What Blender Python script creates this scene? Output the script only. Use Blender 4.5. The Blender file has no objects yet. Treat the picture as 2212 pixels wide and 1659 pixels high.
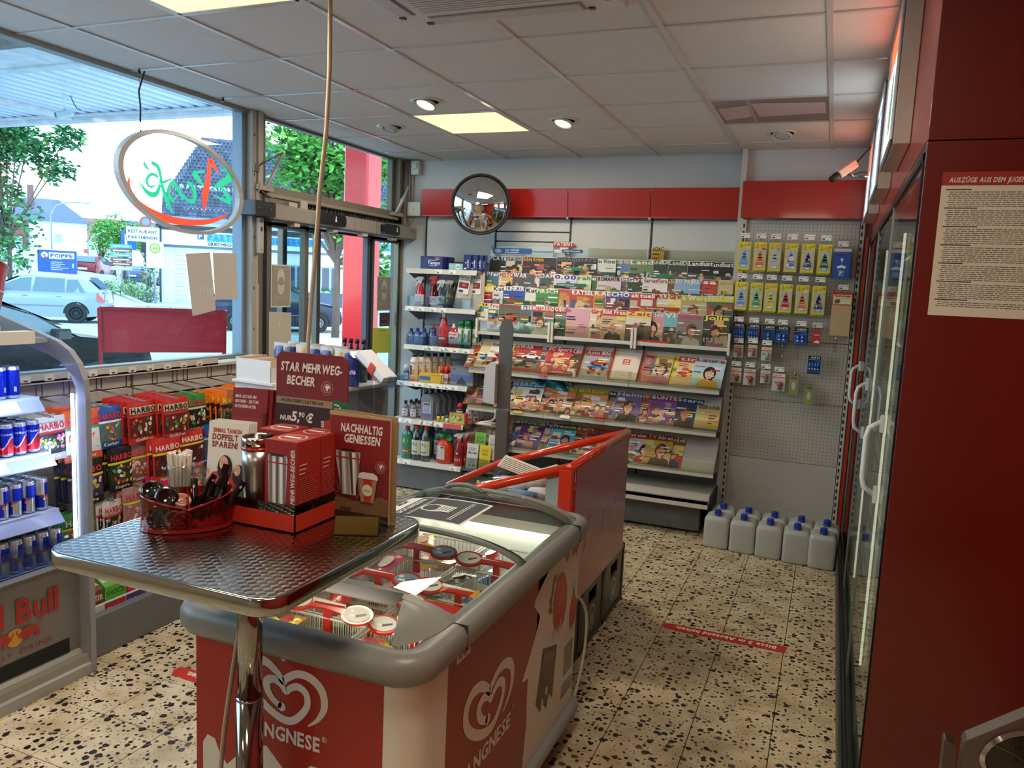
import bpy, math, random
from mathutils import Vector, Matrix, noise
PI = math.pi
sc = bpy.context.scene
COL = sc.collection
rnd = random.Random(7)
# camera, sky, lights, exposure
EYE = 1.715
cd = bpy.data.cameras.new('camera'); cam = bpy.data.objects.new('camera', cd); COL.objects.link(cam)
cd.sensor_width = 36; cd.lens = 36*1689.35/2212; cd.clip_start = .05; cd.clip_end = 600
_r = (0.92409964, 0.37953821, 0.04461611); _u = (-0.08787131, 0.09741134, 0.99135749); _f = (-0.37191193, 0.92003357, -0.12336830)
cam.matrix_world = Matrix(((_r[0], _u[0], -_f[0], 0), (_r[1], _u[1], -_f[1], 0), (_r[2], _u[2], -_f[2], EYE), (0, 0, 0, 1)))
sc.camera = cam
w = bpy.data.worlds.new('sky'); sc.world = w; w.use_nodes = True
nt = w.node_tree; nt.nodes.clear()
_tc = nt.nodes.new('ShaderNodeTexCoord'); _sx = nt.nodes.new('ShaderNodeSeparateXYZ'); _rp = nt.nodes.new('ShaderNodeValToRGB')
_nz = nt.nodes.new('ShaderNodeTexNoise'); _nz.inputs['Scale'].default_value = 2.2; _nz.inputs['Detail'].default_value = 4
_mx = nt.nodes.new('ShaderNodeMath'); _mx.operation = 'MULTIPLY_ADD'; _mx.inputs[1].default_value = .22
_bg = nt.nodes.new('ShaderNodeBackground'); _wo = nt.nodes.new('ShaderNodeOutputWorld')
nt.links.new(_tc.outputs['Generated'], _sx.inputs[0]); nt.links.new(_tc.outputs['Generated'], _nz.inputs['Vector'])
nt.links.new(_nz.outputs['Fac'], _mx.inputs[0]); nt.links.new(_sx.outputs['Z'], _mx.inputs[2]); nt.links.new(_mx.outputs[0], _rp.inputs[0])
_rp.color_ramp.elements[0].color = (.84, .94, 1, 1); _rp.color_ramp.elements[1].color = (.55, .76, 1, 1)
nt.links.new(_rp.outputs[0], _bg.inputs[0]); _bg.inputs[1].default_value = 4.0
nt.links.new(_bg.outputs[0], _wo.inputs[0])
def area(name, loc, size, power, color, rot=(0, 0, 0), spread=PI):
 l = bpy.data.lights.new(name, 'AREA'); l.shape = 'RECTANGLE'; l.size, l.size_y = size; l.energy = power; l.color = color; l.spread = spread
 o = bpy.data.objects.new(name, l); o.location = loc; o.rotation_euler = rot; COL.objects.link(o); return o
vs = sc.view_settings; vs.view_transform = 'Standard'; vs.look = 'None'; vs.gamma = 1; vs.use_curve_mapping = False; vs.exposure = 0.28
WARM = (1, .87, .69); CEILZ = 2.765
LAMPS = [(-2.285, 4.77), (-2.285, 2.28), (-.42, 1.0), (-2.285, -.2), (-.42, -1.2), (-2.285, -2.4)]
for i, (x, y) in enumerate(LAMPS):
 area('ceiling_lamp_light', (x, y, CEILZ-.03), (.56, .56), 20 if y > .5 else 9, WARM)
sc.cycles.max_bounces = 8; sc.cycles.diffuse_bounces = 3; sc.cycles.glossy_bounces = 3; sc.cycles.transmission_bounces = 6; sc.cycles.transparent_max_bounces = 24
sc.cycles.sample_clamp_indirect = 4; sc.cycles.caustics_reflective = False; sc.cycles.caustics_refractive = False
# colours and materials
def lin(c):
 c = c/255
 return c/12.92 if c <= .04045 else ((c+.055)/1.055)**2.4
def C(c):
 if isinstance(c, str): c = tuple(int(c[i:i+2], 16) for i in (0, 2, 4))
 return tuple(lin(v) for v in c[:3])+(1,)
MATS = {}
def mk(name, rough=.5, metal=0, coat=0, nscale=40, namt=.06, bump=0, bscale=200, spec=.5, emit=0, trans=0, glassy=None, aniso=0, col=None):
 m = bpy.data.materials.new(name); m.use_nodes = True; t = m.node_tree; n = t.nodes; L = t.links; n.clear()
 out = n.new('ShaderNodeOutputMaterial'); at = n.new('ShaderNodeAttribute'); at.attribute_name = 'Col'
 src = at.outputs['Color']
 if col is not None:
  rgb = n.new('ShaderNodeRGB'); rgb.outputs[0].default_value = C(col); src = rgb.outputs[0]
 if glassy is not None:
  tr = n.new('ShaderNodeBsdfTransparent'); gl = n.new('ShaderNodeBsdfGlossy'); gl.inputs['Roughness'].default_value = rough
  fr = n.new('ShaderNodeLayerWeight'); fr.inputs[0].default_value = .25
  mp = n.new('ShaderNodeMapRange'); mp.inputs['To Min'].default_value = glassy; mp.inputs['To Max'].default_value = min(1, glassy+.75)
  pw = n.new('ShaderNodeMath'); pw.operation = 'POWER'; pw.inputs[1].default_value = 2.2
  L.new(fr.outputs['Facing'], pw.inputs[0]); L.new(pw.outputs[0], mp.inputs[0]); L.new(src, tr.inputs[0])
  mx = n.new('ShaderNodeMixShader'); L.new(mp.outputs[0], mx.inputs[0]); L.new(tr.outputs[0], mx.inputs[1]); L.new(gl.outputs[0], mx.inputs[2])
  L.new(mx.outputs[0], out.inputs[0]); MATS[name] = m; return m
 b = n.new('ShaderNodeBsdfPrincipled'); L.new(b.outputs[0], out.inputs[0])
 b.inputs['Roughness'].default_value = rough; b.inputs['Metallic'].default_value = metal
 b.inputs['Coat Weight'].default_value = coat; b.inputs['Coat Roughness'].default_value = .08
 b.inputs['Specular IOR Level'].default_value = spec
 if trans: b.inputs['Transmission Weight'].default_value = trans
 tc = n.new('ShaderNodeTexCoord')
 if namt:
  nz = n.new('ShaderNodeTexNoise'); nz.inputs['Scale'].default_value = nscale; nz.inputs['Detail'].default_value = 3; L.new(tc.outputs['Object'], nz.inputs['Vector'])
  mr = n.new('ShaderNodeMapRange'); mr.inputs['To Min'].default_value = 1-namt; mr.inputs['To Max'].default_value = 1+namt; L.new(nz.outputs['Fac'], mr.inputs[0])
  mu = n.new('ShaderNodeVectorMath'); mu.operation = 'SCALE'; L.new(src, mu.inputs[0]); L.new(mr.outputs[0], mu.inputs['Scale']); src = mu.outputs[0]
 L.new(src, b.inputs['Base Color'])
 if emit: L.new(src, b.inputs['Emission Color']); b.inputs['Emission Strength'].default_value = emit
 if bump:
  nb = n.new('ShaderNodeTexNoise'); nb.inputs['Scale'].default_value = bscale; L.new(tc.outputs['Object'], nb.inputs['Vector'])
  bp = n.new('ShaderNodeBump'); bp.inputs['Strength'].default_value = bump; bp.inputs['Distance'].default_value = .01; L.new(nb.outputs['Fac'], bp.inputs['Height']); L.new(bp.outputs[0], b.inputs['Normal'])
 MATS[name] = m; return m
mk('paint', .55, nscale=6, namt=.04); mk('enamel', .3, coat=.3, nscale=5, namt=.03); mk('gloss', .16, coat=.6, nscale=5, namt=.02)
mk('plastic', .38, namt=.03); mk('paper', .6, namt=.03, nscale=90); mk('cover', .4, coat=.12, namt=.05, nscale=60); mk('card', .7, namt=.05)
mk('steel', .28, metal=1, namt=.08, nscale=12); mk('chrome', .08, metal=1, namt=.02); mk('aluminium', .42, metal=.85, namt=.06); mk('can', .22, metal=.75, namt=.03)
mk('foil', .3, coat=.5, bump=.5, bscale=28, namt=.12, nscale=24); mk('rubber', .7, namt=.1); mk('wall', .8, bump=.12, bscale=260, namt=.05, nscale=3)
mk('dirty', .7, namt=.4, nscale=5, bump=.1, bscale=60); mk('leaf', .6, namt=.35, nscale=1.1, spec=.2); mk('brick', .8, namt=.25, nscale=8)
mk('asphalt', .9, namt=.15, nscale=3, bump=.2, bscale=60); mk('carpaint', .25, metal=.2, coat=.35, namt=.02, spec=.3); mk('carglass', .06, coat=.2, namt=.05, nscale=1.5, spec=.5)
mk('carblack', .3, spec=.12, namt=.02); mk('boxlit', .4, emit=2.4, namt=0)
mk('milky', .35, namt=.05, nscale=8, trans=.35); mk('soil', .95, namt=.4, nscale=30, bump=.6, bscale=80)
mk('glass', .02, glassy=.012); mk('plexi', .05, glassy=.06); mk('tint', .05, glassy=.10); mk('pvc', .15, glassy=.14); mk('liquid', .08, glassy=.05)
mk('lit', .4, emit=1, namt=0); mk('lit2', .4, emit=2.6, namt=.04, nscale=3); mk('lit5', .4, emit=7, namt=0); mk('glow', .4, emit=.45, namt=0)
# mesh collector
GL = {}
def glyph(ch, bold):
 k = (ch, bold)
 if k in GL: return GL[k]
 cu = bpy.data.curves.new('g', 'FONT'); cu.body = ch; cu.size = 1; cu.resolution_u = 2; cu.offset = .034 if bold else 0; cu.fill_mode = 'FRONT' if hasattr(cu, 'fill_mode') else 'FRONT'
 o = bpy.data.objects.new('g', cu); COL.objects.link(o)
 me = o.to_mesh()
 V = [tuple(v.co[:2]) for v in me.vertices]; F = []
 for f_ in me.polygons:
  F.append(tuple(f_.vertices))
 o.to_mesh_clear(); bpy.data.objects.remove(o); bpy.data.curves.remove(cu)
 if V:
  x0 = min(v[0] for v in V); x1 = max(v[0] for v in V); V = [(v[0]-x0, v[1]) for v in V]; wd = x1-x0
 else: wd = .26
 FF = []
 for f_ in F:
  a = sum(V[f_[i]][0]*V[f_[(i+1) % len(f_)]][1]-V[f_[(i+1) % len(f_)]][0]*V[f_[i]][1] for i in range(len(f_)))
  if abs(a) < 1e-7: continue
  FF.append(f_ if a > 0 else tuple(reversed(f_)))
 GL[k] = (V, FF, wd); return GL[k]
def flat(o, ux, uy, n=None):
 o, ux, uy = Vector(o), Vector(ux), Vector(uy); nn = ux.cross(uy).normalized()
 return lambda u, v, h=0: o+ux*u+uy*v+nn*h
class MB:
 def __init__(s, mat='paint', col='cccccc'):
  s.V = []; s.F = []; s.M = []; s.K = []; s.S = []; s.mat = mat; s.col = C(col)
 def add(s, vs, fs, mat=None, col=None, smooth=False):
  b = len(s.V); s.V += [tuple(v) for v in vs]; c = C(col) if col is not None else s.col; m = mat or s.mat
  for f_ in fs:
   s.F.append(tuple(b+i for i in f_)); s.M.append(m); s.K.append(c); s.S.append(smooth)
  return s
 def box(s, x0, x1, y0, y1, z0, z1, mat=None, col=None):
  if x0 > x1: x0, x1 = x1, x0
  if y0 > y1: y0, y1 = y1, y0
  if z0 > z1: z0, z1 = z1, z0
  return s.add([(x, y, z) for z in (z0, z1) for y in (y0, y1) for x in (x0, x1)], [(0, 2, 3, 1), (4, 5, 7, 6), (0, 1, 5, 4), (2, 6, 7, 3), (0, 4, 6, 2), (1, 3, 7, 5)], mat, col)
 def obox(s, T, x0, x1, y0, y1, z0, z1, mat=None, col=None):   # box through a matrix or a function
  P = [(x, y, z) for z in (z0, z1) for y in (y0, y1) for x in (x0, x1)]
  P = [T @ Vector(p) for p in P] if isinstance(T, Matrix) else [T(*p) for p in P]
  return s.add(P, [(0, 2, 3, 1), (4, 5, 7, 6), (0, 1, 5, 4), (2, 6, 7, 3), (0, 4, 6, 2), (1, 3, 7, 5)], mat, col)
 def quad(s, a, b, c, d, mat=None, col=None): return s.add([a, b, c, d], [(0, 1, 2, 3)], mat, col)
 def prism(s, pts, a, b, T=None, mat=None, col=None, smooth=False):  # 2d outline (u,v) extruded from h=a to h=b
  T = T or (lambda u, v, h: (u, v, h)); n = len(pts)
  s.add([T(u, v, a) for u, v in pts]+[T(u, v, b) for u, v in pts], [tuple(range(n))[::-1], tuple(range(n, 2*n))], mat, col)
  return s.add([T(u, v, a) for u, v in pts]+[T(u, v, b) for u, v in pts], [(i, (i+1) % n, n+(i+1) % n, n+i) for i in range(n)], mat, col, smooth)
 def tube(s, pts, r, n=8, mat=None, col=None, closed=False, caps=True, sq=False):
  pts = [Vector(p) for p in pts]; N = len(pts); V = []; up = None; R = r if isinstance(r, (list, tuple)) else [r]*N
  for i, p in enumerate(pts):
   a = pts[(i-1) % N] if (closed or i) else p; b = pts[(i+1) % N] if (closed or i < N-1) else p
   d = (b-a).normalized()
   if up is None:
    up = Vector((0, 0, 1)) if abs(d.z) < .9 else Vector((1, 0, 0))
   side = d.cross(up).normalized(); up = side.cross(d).normalized()
   k = 1
   if 0 < i < N-1 or closed:
    d1 = (p-a).normalized(); cs = d1.dot(d); k = 1/max(.5, cs)
   for j in range(n):
    t = 2*PI*(j+(.5 if sq else 0))/n; V.append(p+(side*math.cos(t)+up*math.sin(t))*R[i]*(k if n > 4 else k))
  F = []
  for i in range(N if closed else N-1):
   for j in range(n):
    a = i*n+j; b = i*n+(j+1) % n; c = ((i+1) % N)*n+(j+1) % n; d = ((i+1) % N)*n+j; F.append((a, b, c, d))
  if not closed and caps: F.append(tuple(range(n))[::-1]); F.append(tuple((N-1)*n+j for j in range(n)))
  return s.add(V, F, mat, col, n > 5)
 def lathe(s, prof, n=16, c=(0, 0, 0), mat=None, col=None, sx=1, sy=1, T=None, smooth=True):
  V = []; N = len(prof)
  for r, z in prof:
   for j in range(n):
    t = 2*PI*j/n; p = Vector((c[0]+r*sx*math.cos(t), c[1]+r*sy*math.sin(t), c[2]+z)); V.append(T @ p if T else p)
  F = [(i*n+j, i*n+(j+1) % n, (i+1)*n+(j+1) % n, (i+1)*n+j) for i in range(N-1) for j in range(n)]
  if prof[0][0] > 1e-5: F.append(tuple(range(n))[::-1])
  if prof[-1][0] > 1e-5: F.append(tuple((N-1)*n+j for j in range(n)))
  return s.add(V, F, mat, col, smooth)
 def grid(s, fn, nu, nv, mat=None, col=None, smooth=True):
  V = [fn(i/nu, j/nv) for j in range(nv+1) for i in range(nu+1)]
  return s.add(V, [(j*(nu+1)+i, j*(nu+1)+i+1, (j+1)*(nu+1)+i+1, (j+1)*(nu+1)+i) for j in range(nv) for i in range(nu)], mat, col, smooth)
 def rect(s, M, u0, v0, u1, v1, col, mat=None, h=.0006, n=1, m=1):
  return s.grid(lambda a, b: M(u0+(u1-u0)*a, v0+(v1-v0)*b, h), n, m, mat, col, False)
 def pol(s, M, pts, col, mat=None, h=.0008): return s.add([M(u, v, h) for u, v in pts], [tuple(range(len(pts)))], mat, col)
 def ell(s, M, u, v, a, b, col, mat=None, h=.0008, n=14, rot=0, t0=0, t1=2*PI):
  cr, sr = math.cos(rot), math.sin(rot); P = []
  for i in range(n):
   t = t0+(t1-t0)*i/(n if t1-t0 > 6.28 else n-1); x, y = a*math.cos(t), b*math.sin(t); P.append((u+x*cr-y*sr, v+x*sr+y*cr))
  return s.pol(M, P, col, mat, h)
 def band(s, M, pts, wd, col, mat=None, h=.0008):   # stroke along a 2d polyline, width list or number
  n = len(pts); W = wd if isinstance(wd, (list, tuple)) else [wd]*n; A = []; B = []
  for i, (x, y) in enumerate(pts):
   x0, y0 = pts[max(0, i-1)]; x1, y1 = pts[min(n-1, i+1)]; dx, dy = x1-x0, y1-y0; l = math.hypot(dx, dy) or 1
   A.append(M(x-dy/l*W[i]/2, y+dx/l*W[i]/2, h)); B.append(M(x+dy/l*W[i]/2, y-dx/l*W[i]/2, h))
  return s.add(A+B, [(n+i, n+i+1, i+1, i) for i in range(n-1)], mat, col)
 def text(s, M, txt, u, v, hgt, col, mat=None, h=.0012, bold=True, width=None, cx=False, ital=0, rot=0, mirror=False, right=False, maxw=None, track=.07):
  sc_ = hgt/.70; items = []; x = 0
  for ch in txt:
   V, F, wd = glyph(ch, bold); items.append((x, V, F)); x += wd+track
  tw = (x-track)*sc_; kx = 1
  if width: kx = width/tw
  elif maxw and tw > maxw: kx = maxw/tw
  off = -tw*kx/2 if cx else (-tw*kx if right else 0); cr, sr = math.cos(rot), math.sin(rot)
  for x, V, F in items:
   if not V: continue
   P = []
   for a, b in V:
    X = off+((x+a)*sc_+b*sc_*ital)*kx; Y = b*sc_
    if mirror: X = -X
    P.append(M(u+X*cr-Y*sr, v+X*sr+Y*cr, h))
   s.add(P, [tuple(reversed(f_)) for f_ in F] if mirror else F, mat, col)
  return tw*kx
 def build(s, name, parent=None, bevel=0, label=None, seg=1):
  me = bpy.data.meshes.new(name); me.from_pydata(s.V, [], s.F)
  ms = sorted(set(s.M));
  for m in ms: me.materials.append(MATS[m])
  ix = {m: i for i, m in enumerate(ms)}; me.polygons.foreach_set('material_index', [ix[m] for m in s.M]); me.polygons.foreach_set('use_smooth', s.S)
  at = me.color_attributes.new('Col', 'FLOAT_COLOR', 'CORNER'); cc = []
  for f_, k in zip(s.F, s.K): cc += list(k)*len(f_)
  at.data.foreach_set('color', cc); me.update()
  o = bpy.data.objects.new(name, me); COL.objects.link(o)
  if parent is not None: o.parent = parent
  if bevel:
   b = o.modifiers.new('bevel', 'BEVEL'); b.width = bevel; b.segments = seg; b.limit_method = 'ANGLE'; b.angle_limit = .7
  if label: o['label'] = label
  return o
def thing(name, label, cat, loc=(0, 0, 0), rz=0, group=None):
 o = bpy.data.objects.new(name, None); o.empty_display_size = .05; COL.objects.link(o); o.location = loc; o.rotation_euler = (0, 0, rz)
 return tag(o, label, cat, group)
def tag(o, label, cat, group=None):
 o['label'] = label; o['category'] = cat
 if group: o['group'] = group
 return o
def struct(name, mb, parent=None, bevel=0):
 o = mb.build(name, parent, bevel)
 if parent is None: o['kind'] = 'structure'
 return o
def sempty(name):
 o = bpy.data.objects.new(name, None); COL.objects.link(o); o['kind'] = 'structure'; return o
def dup(root, loc, rz=None, label=None):
 r = root.copy(); COL.objects.link(r); r.location = loc
 if rz is not None: r.rotation_euler = (0, 0, rz)
 if label: r['label'] = label
 for ch in list(root.children):
  c = ch.copy(); COL.objects.link(c); c.parent = r
  for g in ch.children:
   d = g.copy(); COL.objects.link(d); d.parent = c
 return r
def dupm(o, name, loc, rz=0, parent=None):   # one more object sharing mesh data
 c = bpy.data.objects.new(name, o.data); COL.objects.link(c); c.location = loc; c.rotation_euler = (0, 0, rz); c.parent = parent; return c
ORD = ['leftmost', 'second', 'third', 'fourth', 'fifth', 'sixth', 'seventh', 'eighth', 'ninth', 'tenth', 'eleventh', 'twelfth', 'thirteenth', 'fourteenth', 'fifteenth', 'sixteenth', 'seventeenth', 'eighteenth', 'nineteenth', 'twentieth', 'twenty-first', 'twenty-second', 'twenty-third', 'twenty-fourth', 'twenty-fifth', 'twenty-sixth']
def arc(cx, cy, r, a0, a1, n=8): return [(cx+r*math.cos(a0+(a1-a0)*i/n), cy+r*math.sin(a0+(a1-a0)*i/n)) for i in range(n+1)]
def rrect(x0, y0, x1, y1, r, n=4):
 return arc(x1-r, y0+r, r, -PI/2, 0, n)+arc(x1-r, y1-r, r, 0, PI/2, n)+arc(x0+r, y1-r, r, PI/2, PI, n)+arc(x0+r, y0+r, r, PI, 1.5*PI, n)
# room shell
XL, XR, YB, YN = -3.59, .95, 6.12, -3.6
def terrazzo():
 m = bpy.data.materials.new('terrazzo'); m.use_nodes = True; t = m.node_tree; n = t.nodes; L = t.links; b = n['Principled BSDF']
 tc = n.new('ShaderNodeNewGeometry'); V = tc.outputs['Position']; cur = None
 rg = n.new('ShaderNodeRGB'); rg.outputs[0].default_value = C('d3c19c'); cur = rg.outputs[0]
 nz = n.new('ShaderNodeTexNoise'); nz.inputs['Scale'].default_value = 7; nz.inputs['Detail'].default_value = 5; L.new(V, nz.inputs['Vector'])
 cr = n.new('ShaderNodeValToRGB'); cr.color_ramp.elements[0].color = C('b5a078'); cr.color_ramp.elements[0].position = .3; cr.color_ramp.elements[1].color = C('ddceab'); cr.color_ramp.elements[1].position = .62
 L.new(nz.outputs['Fac'], cr.inputs[0]); cur = cr.outputs[0]
 for sca, thr, keep, cols in ((75, .33, .50, ('9a8f7d', 'b09a7a', '857b6c', 'c8bda3')), (50, .38, .36, ('2a2420', '3a3028', '1c1a18', '6b4a34')), (30, .40, .34, ('181615', '2c2622', '221e1c', '5d5046'))):
  nn = n.new('ShaderNodeTexNoise'); nn.inputs['Scale'].default_value = sca*.9; L.new(V, nn.inputs['Vector'])
  ad = n.new('ShaderNodeVectorMath'); ad.operation = 'SCALE'; ad.inputs['Scale'].default_value = .022*30/sca; L.new(nn.outputs['Color'], ad.inputs[0])
  su = n.new('ShaderNodeVectorMath'); su.operation = 'ADD'; L.new(V, su.inputs[0]); L.new(ad.outputs[0], su.inputs[1])
  vo = n.new('ShaderNodeTexVoronoi'); vo.inputs['Scale'].default_value = sca; vo.inputs['Randomness'].default_value = 1; L.new(su.outputs[0], vo.inputs['Vector'])
  lt = n.new('ShaderNodeMath'); lt.operation = 'LESS_THAN'; lt.inputs[1].default_value = thr; L.new(vo.outputs['Distance'], lt.inputs[0])
  sp = n.new('ShaderNodeSeparateColor'); L.new(vo.outputs['Color'], sp.inputs[0])
  l2 = n.new('ShaderNodeMath'); l2.operation = 'LESS_THAN'; l2.inputs[1].default_value = keep; L.new(sp.outputs[0], l2.inputs[0])
  mu = n.new('ShaderNodeMath'); mu.operation = 'MULTIPLY'; L.new(lt.outputs[0], mu.inputs[0]); L.new(l2.outputs[0], mu.inputs[1])
  rr = n.new('ShaderNodeValToRGB'); rr.color_ramp.interpolation = 'CONSTANT'; e = rr.color_ramp.elements; e[0].color = C(cols[0]); e[1].position = .3; e[1].color = C(cols[1])
  for p_, c_ in ((.6, cols[2]), (.85, cols[3])): q = e.new(p_); q.color = C(c_)
  L.new(sp.outputs[1], rr.inputs[0])
  mx = n.new('ShaderNodeMixRGB'); L.new(mu.outputs[0], mx.inputs[0]); L.new(cur, mx.inputs[1]); L.new(rr.outputs[0], mx.inputs[2]); cur = mx.outputs[0]
 L.new(cur, b.inputs['Base Color']); b.inputs['Roughness'].default_value = .32
 MATS['terrazzo'] = m
terrazzo()
T = .3
fl = sempty('floor')
mb = MB('dirty', '4a4032'); mb.box(XL-.2, XR+.3, YN, YB+.1, -.06, -.004); sub = mb.build('subfloor', fl)
tm = MB('terrazzo'); tm.box(-T/2+.0016, T/2-.0016, -T/2+.0016, T/2-.0016, -.02, 0)
tile0 = tm.build('tile', fl, .0012); x0, y0 = -.381, 4.465; used = False; rest = MB('terrazzo')
i0 = int((XL-x0)/T)-1
for j in range(-28, 7):
 for i in range(i0-1, 5):
  cx, cy = x0+T*(i+.5), y0+T*(j+.5)
  if cx < XL-.1 or cx > XR or cy > YB: continue
  vis = cy > 1.0 and cx < .3 and cx > -3.0
  if vis:
   if not used: tile0.location = (cx, cy, 0); used = True
   else: dupm(tile0, 'tile', (cx, cy, 0), 0, fl).modifiers.new('bevel', 'BEVEL').width = .0012
  else: rest.box(cx-T/2+.0016, cx+T/2-.0016, cy-T/2+.0016, cy+T/2-.0016, -.02, 0)
ro = rest.build('tile_field', fl); ro['kind'] = 'stuff'
ce = sempty('ceiling'); G = .622; gx0, gy0 = -.108, 4.46
mb = MB('paint', 'b9b4ab'); mb.box(XL-.3, XR+.3, YN, YB+.1, CEILZ+.05, CEILZ+.1); mb.build('ceiling_slab', ce)
xs = [gx0+G*k for k in range(-5, 2)]; ys = [gy0+G*k for k in range(-13, 3)]
mb = MB('enamel', 'c6c0b8')
for x in xs: mb.box(x-.012, x+.012, YN, YB, CEILZ-.006, CEILZ+.02)
for y in ys: mb.box(XL, XR, y-.009, y+.009, CEILZ-.005, CEILZ+.02)
mb.box(XL, XL+.012, YN, YB, CEILZ-.006, CEILZ+.01); mb.box(XL, XR, YB-.012, YB, CEILZ-.006, CEILZ+.01)
mb.build('grid_rail', ce)
ex = [XL]+xs+[XR]; ey = [YN]+ys+[YB]
mk('ceiltile', .9, nscale=9, namt=.05, bump=.25, bscale=400)
lampcells = {(round(x, 2), round(y, 2)) for x, y in [(-2.285, 4.77), (-2.285, 2.283), (-2.285, -.2)]}
off = MB('ceiltile', 'd9d3ca'); cache = {}
for a in range(len(ex)-1):
 for b in range(len(ey)-1):
  cx, cy = (ex[a]+ex[a+1])/2, (ey[b]+ey[b+1])/2; wx, wy = ex[a+1]-ex[a], ey[b+1]-ey[b]
  if any(abs(cx-x) < .32 and abs(cy-y) < .32 for x, y in [(-2.285, 4.77), (-2.285, 2.28), (-2.285, -.2), (-.42, 4.77)]): continue
  if cy > 1.2:
   k = (round(wx, 2), round(wy, 2))
   if k not in cache:
    tm = MB('ceiltile', 'd9d3ca'); tm.box(-wx/2+.003, wx/2-.003, -wy/2+.003, wy/2-.003, 0, .015); cache[k] = tm.build('ceiling_tile', ce); cache[k].location = (cx, cy, CEILZ+.001)
   else: dupm(cache[k], 'ceiling_tile', (cx, cy, CEILZ+.001), 0, ce)
  else: off.box(ex[a]+.003, ex[a+1]-.003, ey[b]+.003, ey[b+1]-.003, CEILZ+.001, CEILZ+.015)
o = off.build('ceiling_tile_field', ce); o['kind'] = 'stuff'
mb = MB('wall', 'c9cbc8'); mb.box(XL-.1, XR+.3, YB, YB+.15, -.05, CEILZ+.1); struct('wall_back', mb)
mb = MB('wall', 'c9c4ba'); mb.box(XL-.2, XR+.3, YN-.15, YN, -.05, CEILZ+.1); struct('wall_rear', mb)
mb = MB('wall', '9c2018'); mb.box(XR, XR+.15, YN, YB, -.05, CEILZ+.1); struct('wall_right', mb)
mb = MB('wall', 'c4c0b6'); mb.box(XL-.22, XL-.02, YN, 4.1, -.05, 1.15); mb.box(XL-.22, XL, YN, -.6, 1.15, CEILZ+.1); struct('wall_left', mb)
for i, (x, y) in enumerate([(-2.285, 4.77), (-2.285, 2.28), (-2.285, -.2), (-.42, 1.0), (-.42, -1.2), (-2.285, -2.4)]):
 t = thing('square_luminaire', ['square warm light panel in the ceiling near the back wall', 'square warm light panel in the ceiling at the top left of the photo', 'square warm light panel in the ceiling behind the photographer', 'square warm light panel above the fridge wall behind the photographer', 'far rear warm light panel on the fridge side', 'rearmost warm light panel on the window side'][i], 'light', (x, y, CEILZ))
 f_ = MB('enamel', 'd8d0c0')
 for a in (-1, 1): f_.box(a*.30, a*.285, -.30, .30, -.012 if i > 2 else -.006, .01); f_.box(-.30, .30, a*.30, a*.285, -.012 if i > 2 else -.006, .01)
 f_.build('frame', t); d = MB('lampface', 'ffffff');
 if 'lampface' not in MATS: mk('lampface', .5, emit=1.5, namt=.10, nscale=3, col='ffd694')
 d.box(-.286, .286, -.286, .286, -.004, .004); d.build('diffuser', t)
# window wall, mullion, sliding door
w1 = sempty('window_1')
mb = MB('aluminium', '9a9a92')
mb.box(XL-.05, XL+.02, -.6, 4.12, 1.150, 1.198); mb.box(XL-.05, XL+.02, -.6, 4.12, 2.74, 2.80); mb.box(XL-.05, XL+.02, 1.0, 1.05, 1.198, 2.74)
mb.build('window_frame', w1, .003)
mb = MB('paint', '8f959c'); mb.box(XL-.16, XL+.05, -.6, 4.10, 1.135, 1.152); mb.build('window_sill', w1, .003)
mb = MB('glass', 'eaf6fb'); mb.box(XL-.014, XL-.006, -.6, 4.10, 1.19, 2.745); mb.build('pane', w1)
mu = MB('paint', '948f86'); mu.box(XL-.08, XL+.0, 4.095, 4.135, 0, CEILZ+.05, col='7f95a6'); mu.box(XL-.07, XL+.05, 4.135, 4.175, 0, CEILZ, col='a6a298')
mu.box(XL-.07, XL+.03, 4.175, 4.185, 0, CEILZ, col='4a463f'); mu.box(XL-.07, XL+.055, 4.185, 4.235, 2.30, CEILZ, col='bdb9b0'); mu.box(XL-.07, XL+.04, 4.185, 4.215, 0, 2.30, col='b5b1a6')
mu.box(XL-.07, XL+.02, 4.215, 4.275, 0, 2.30, col='6b6458'); mu.box(XL-.07, XL+.03, 4.235, 4.285, 2.28, CEILZ, col='8a8374')
for z in (.4, .9, 1.35, 1.62, 1.95, 2.35, 2.6): mu.box(XL+.03, XL+.053, 4.150, 4.157, z, z+.02, col='3c3934')
struct('trim_1', mu, None, .002)
mb = MB('paint', 'b8b4aa'); mb.box(XL+.05, XL+.085, 4.165, 4.205, 1.86, 2.09); mb.box(XL+.085, XL+.088, 4.175, 4.192, 2.00, 2.03, col='333333')
for z in (1.88, 2.06): mb.box(XL+.085, XL+.089, 4.18, 4.186, z, z+.006, col='444444')
mb.tube([(XL+.06, 4.185, 1.86), (XL+.062, 4.18, 1.8), (XL+.055, 4.19, 1.72), (XL+.06, 4.185, 1.66)], .003, 5, col='555048'); mb.tube([(XL+.07, 4.185, 2.09), (XL+.075, 4.19, 2.18), (XL+.07, 4.17, 2.25), (XL+.08, 4.18, 2.32)], .005, 6, col='a9a59c')
tag(mb.build('cable_junction_box', None, .003), 'small pale grey cable box on the post beside the oval neon-style sign', 'electrical box')
w2 = sempty('window_2')
mb = MB('paint', '8c8576'); mb.box(XL-.05, XL+.03, 4.28, 5.98, 2.262, 2.312); mb.box(XL-.05, XL+.0, 5.94, 5.99, 2.31, CEILZ, col='6f6a5e')
mb.box(XL-.04, XL+.05, 4.28, 5.98, 2.238, 2.262, col='a39c8c'); mb.box(XL-.04, XL+.005, 4.27, 5.99, 2.745, CEILZ+.03, col='5d594f')
mb.build('window_frame', w2, .003)
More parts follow.
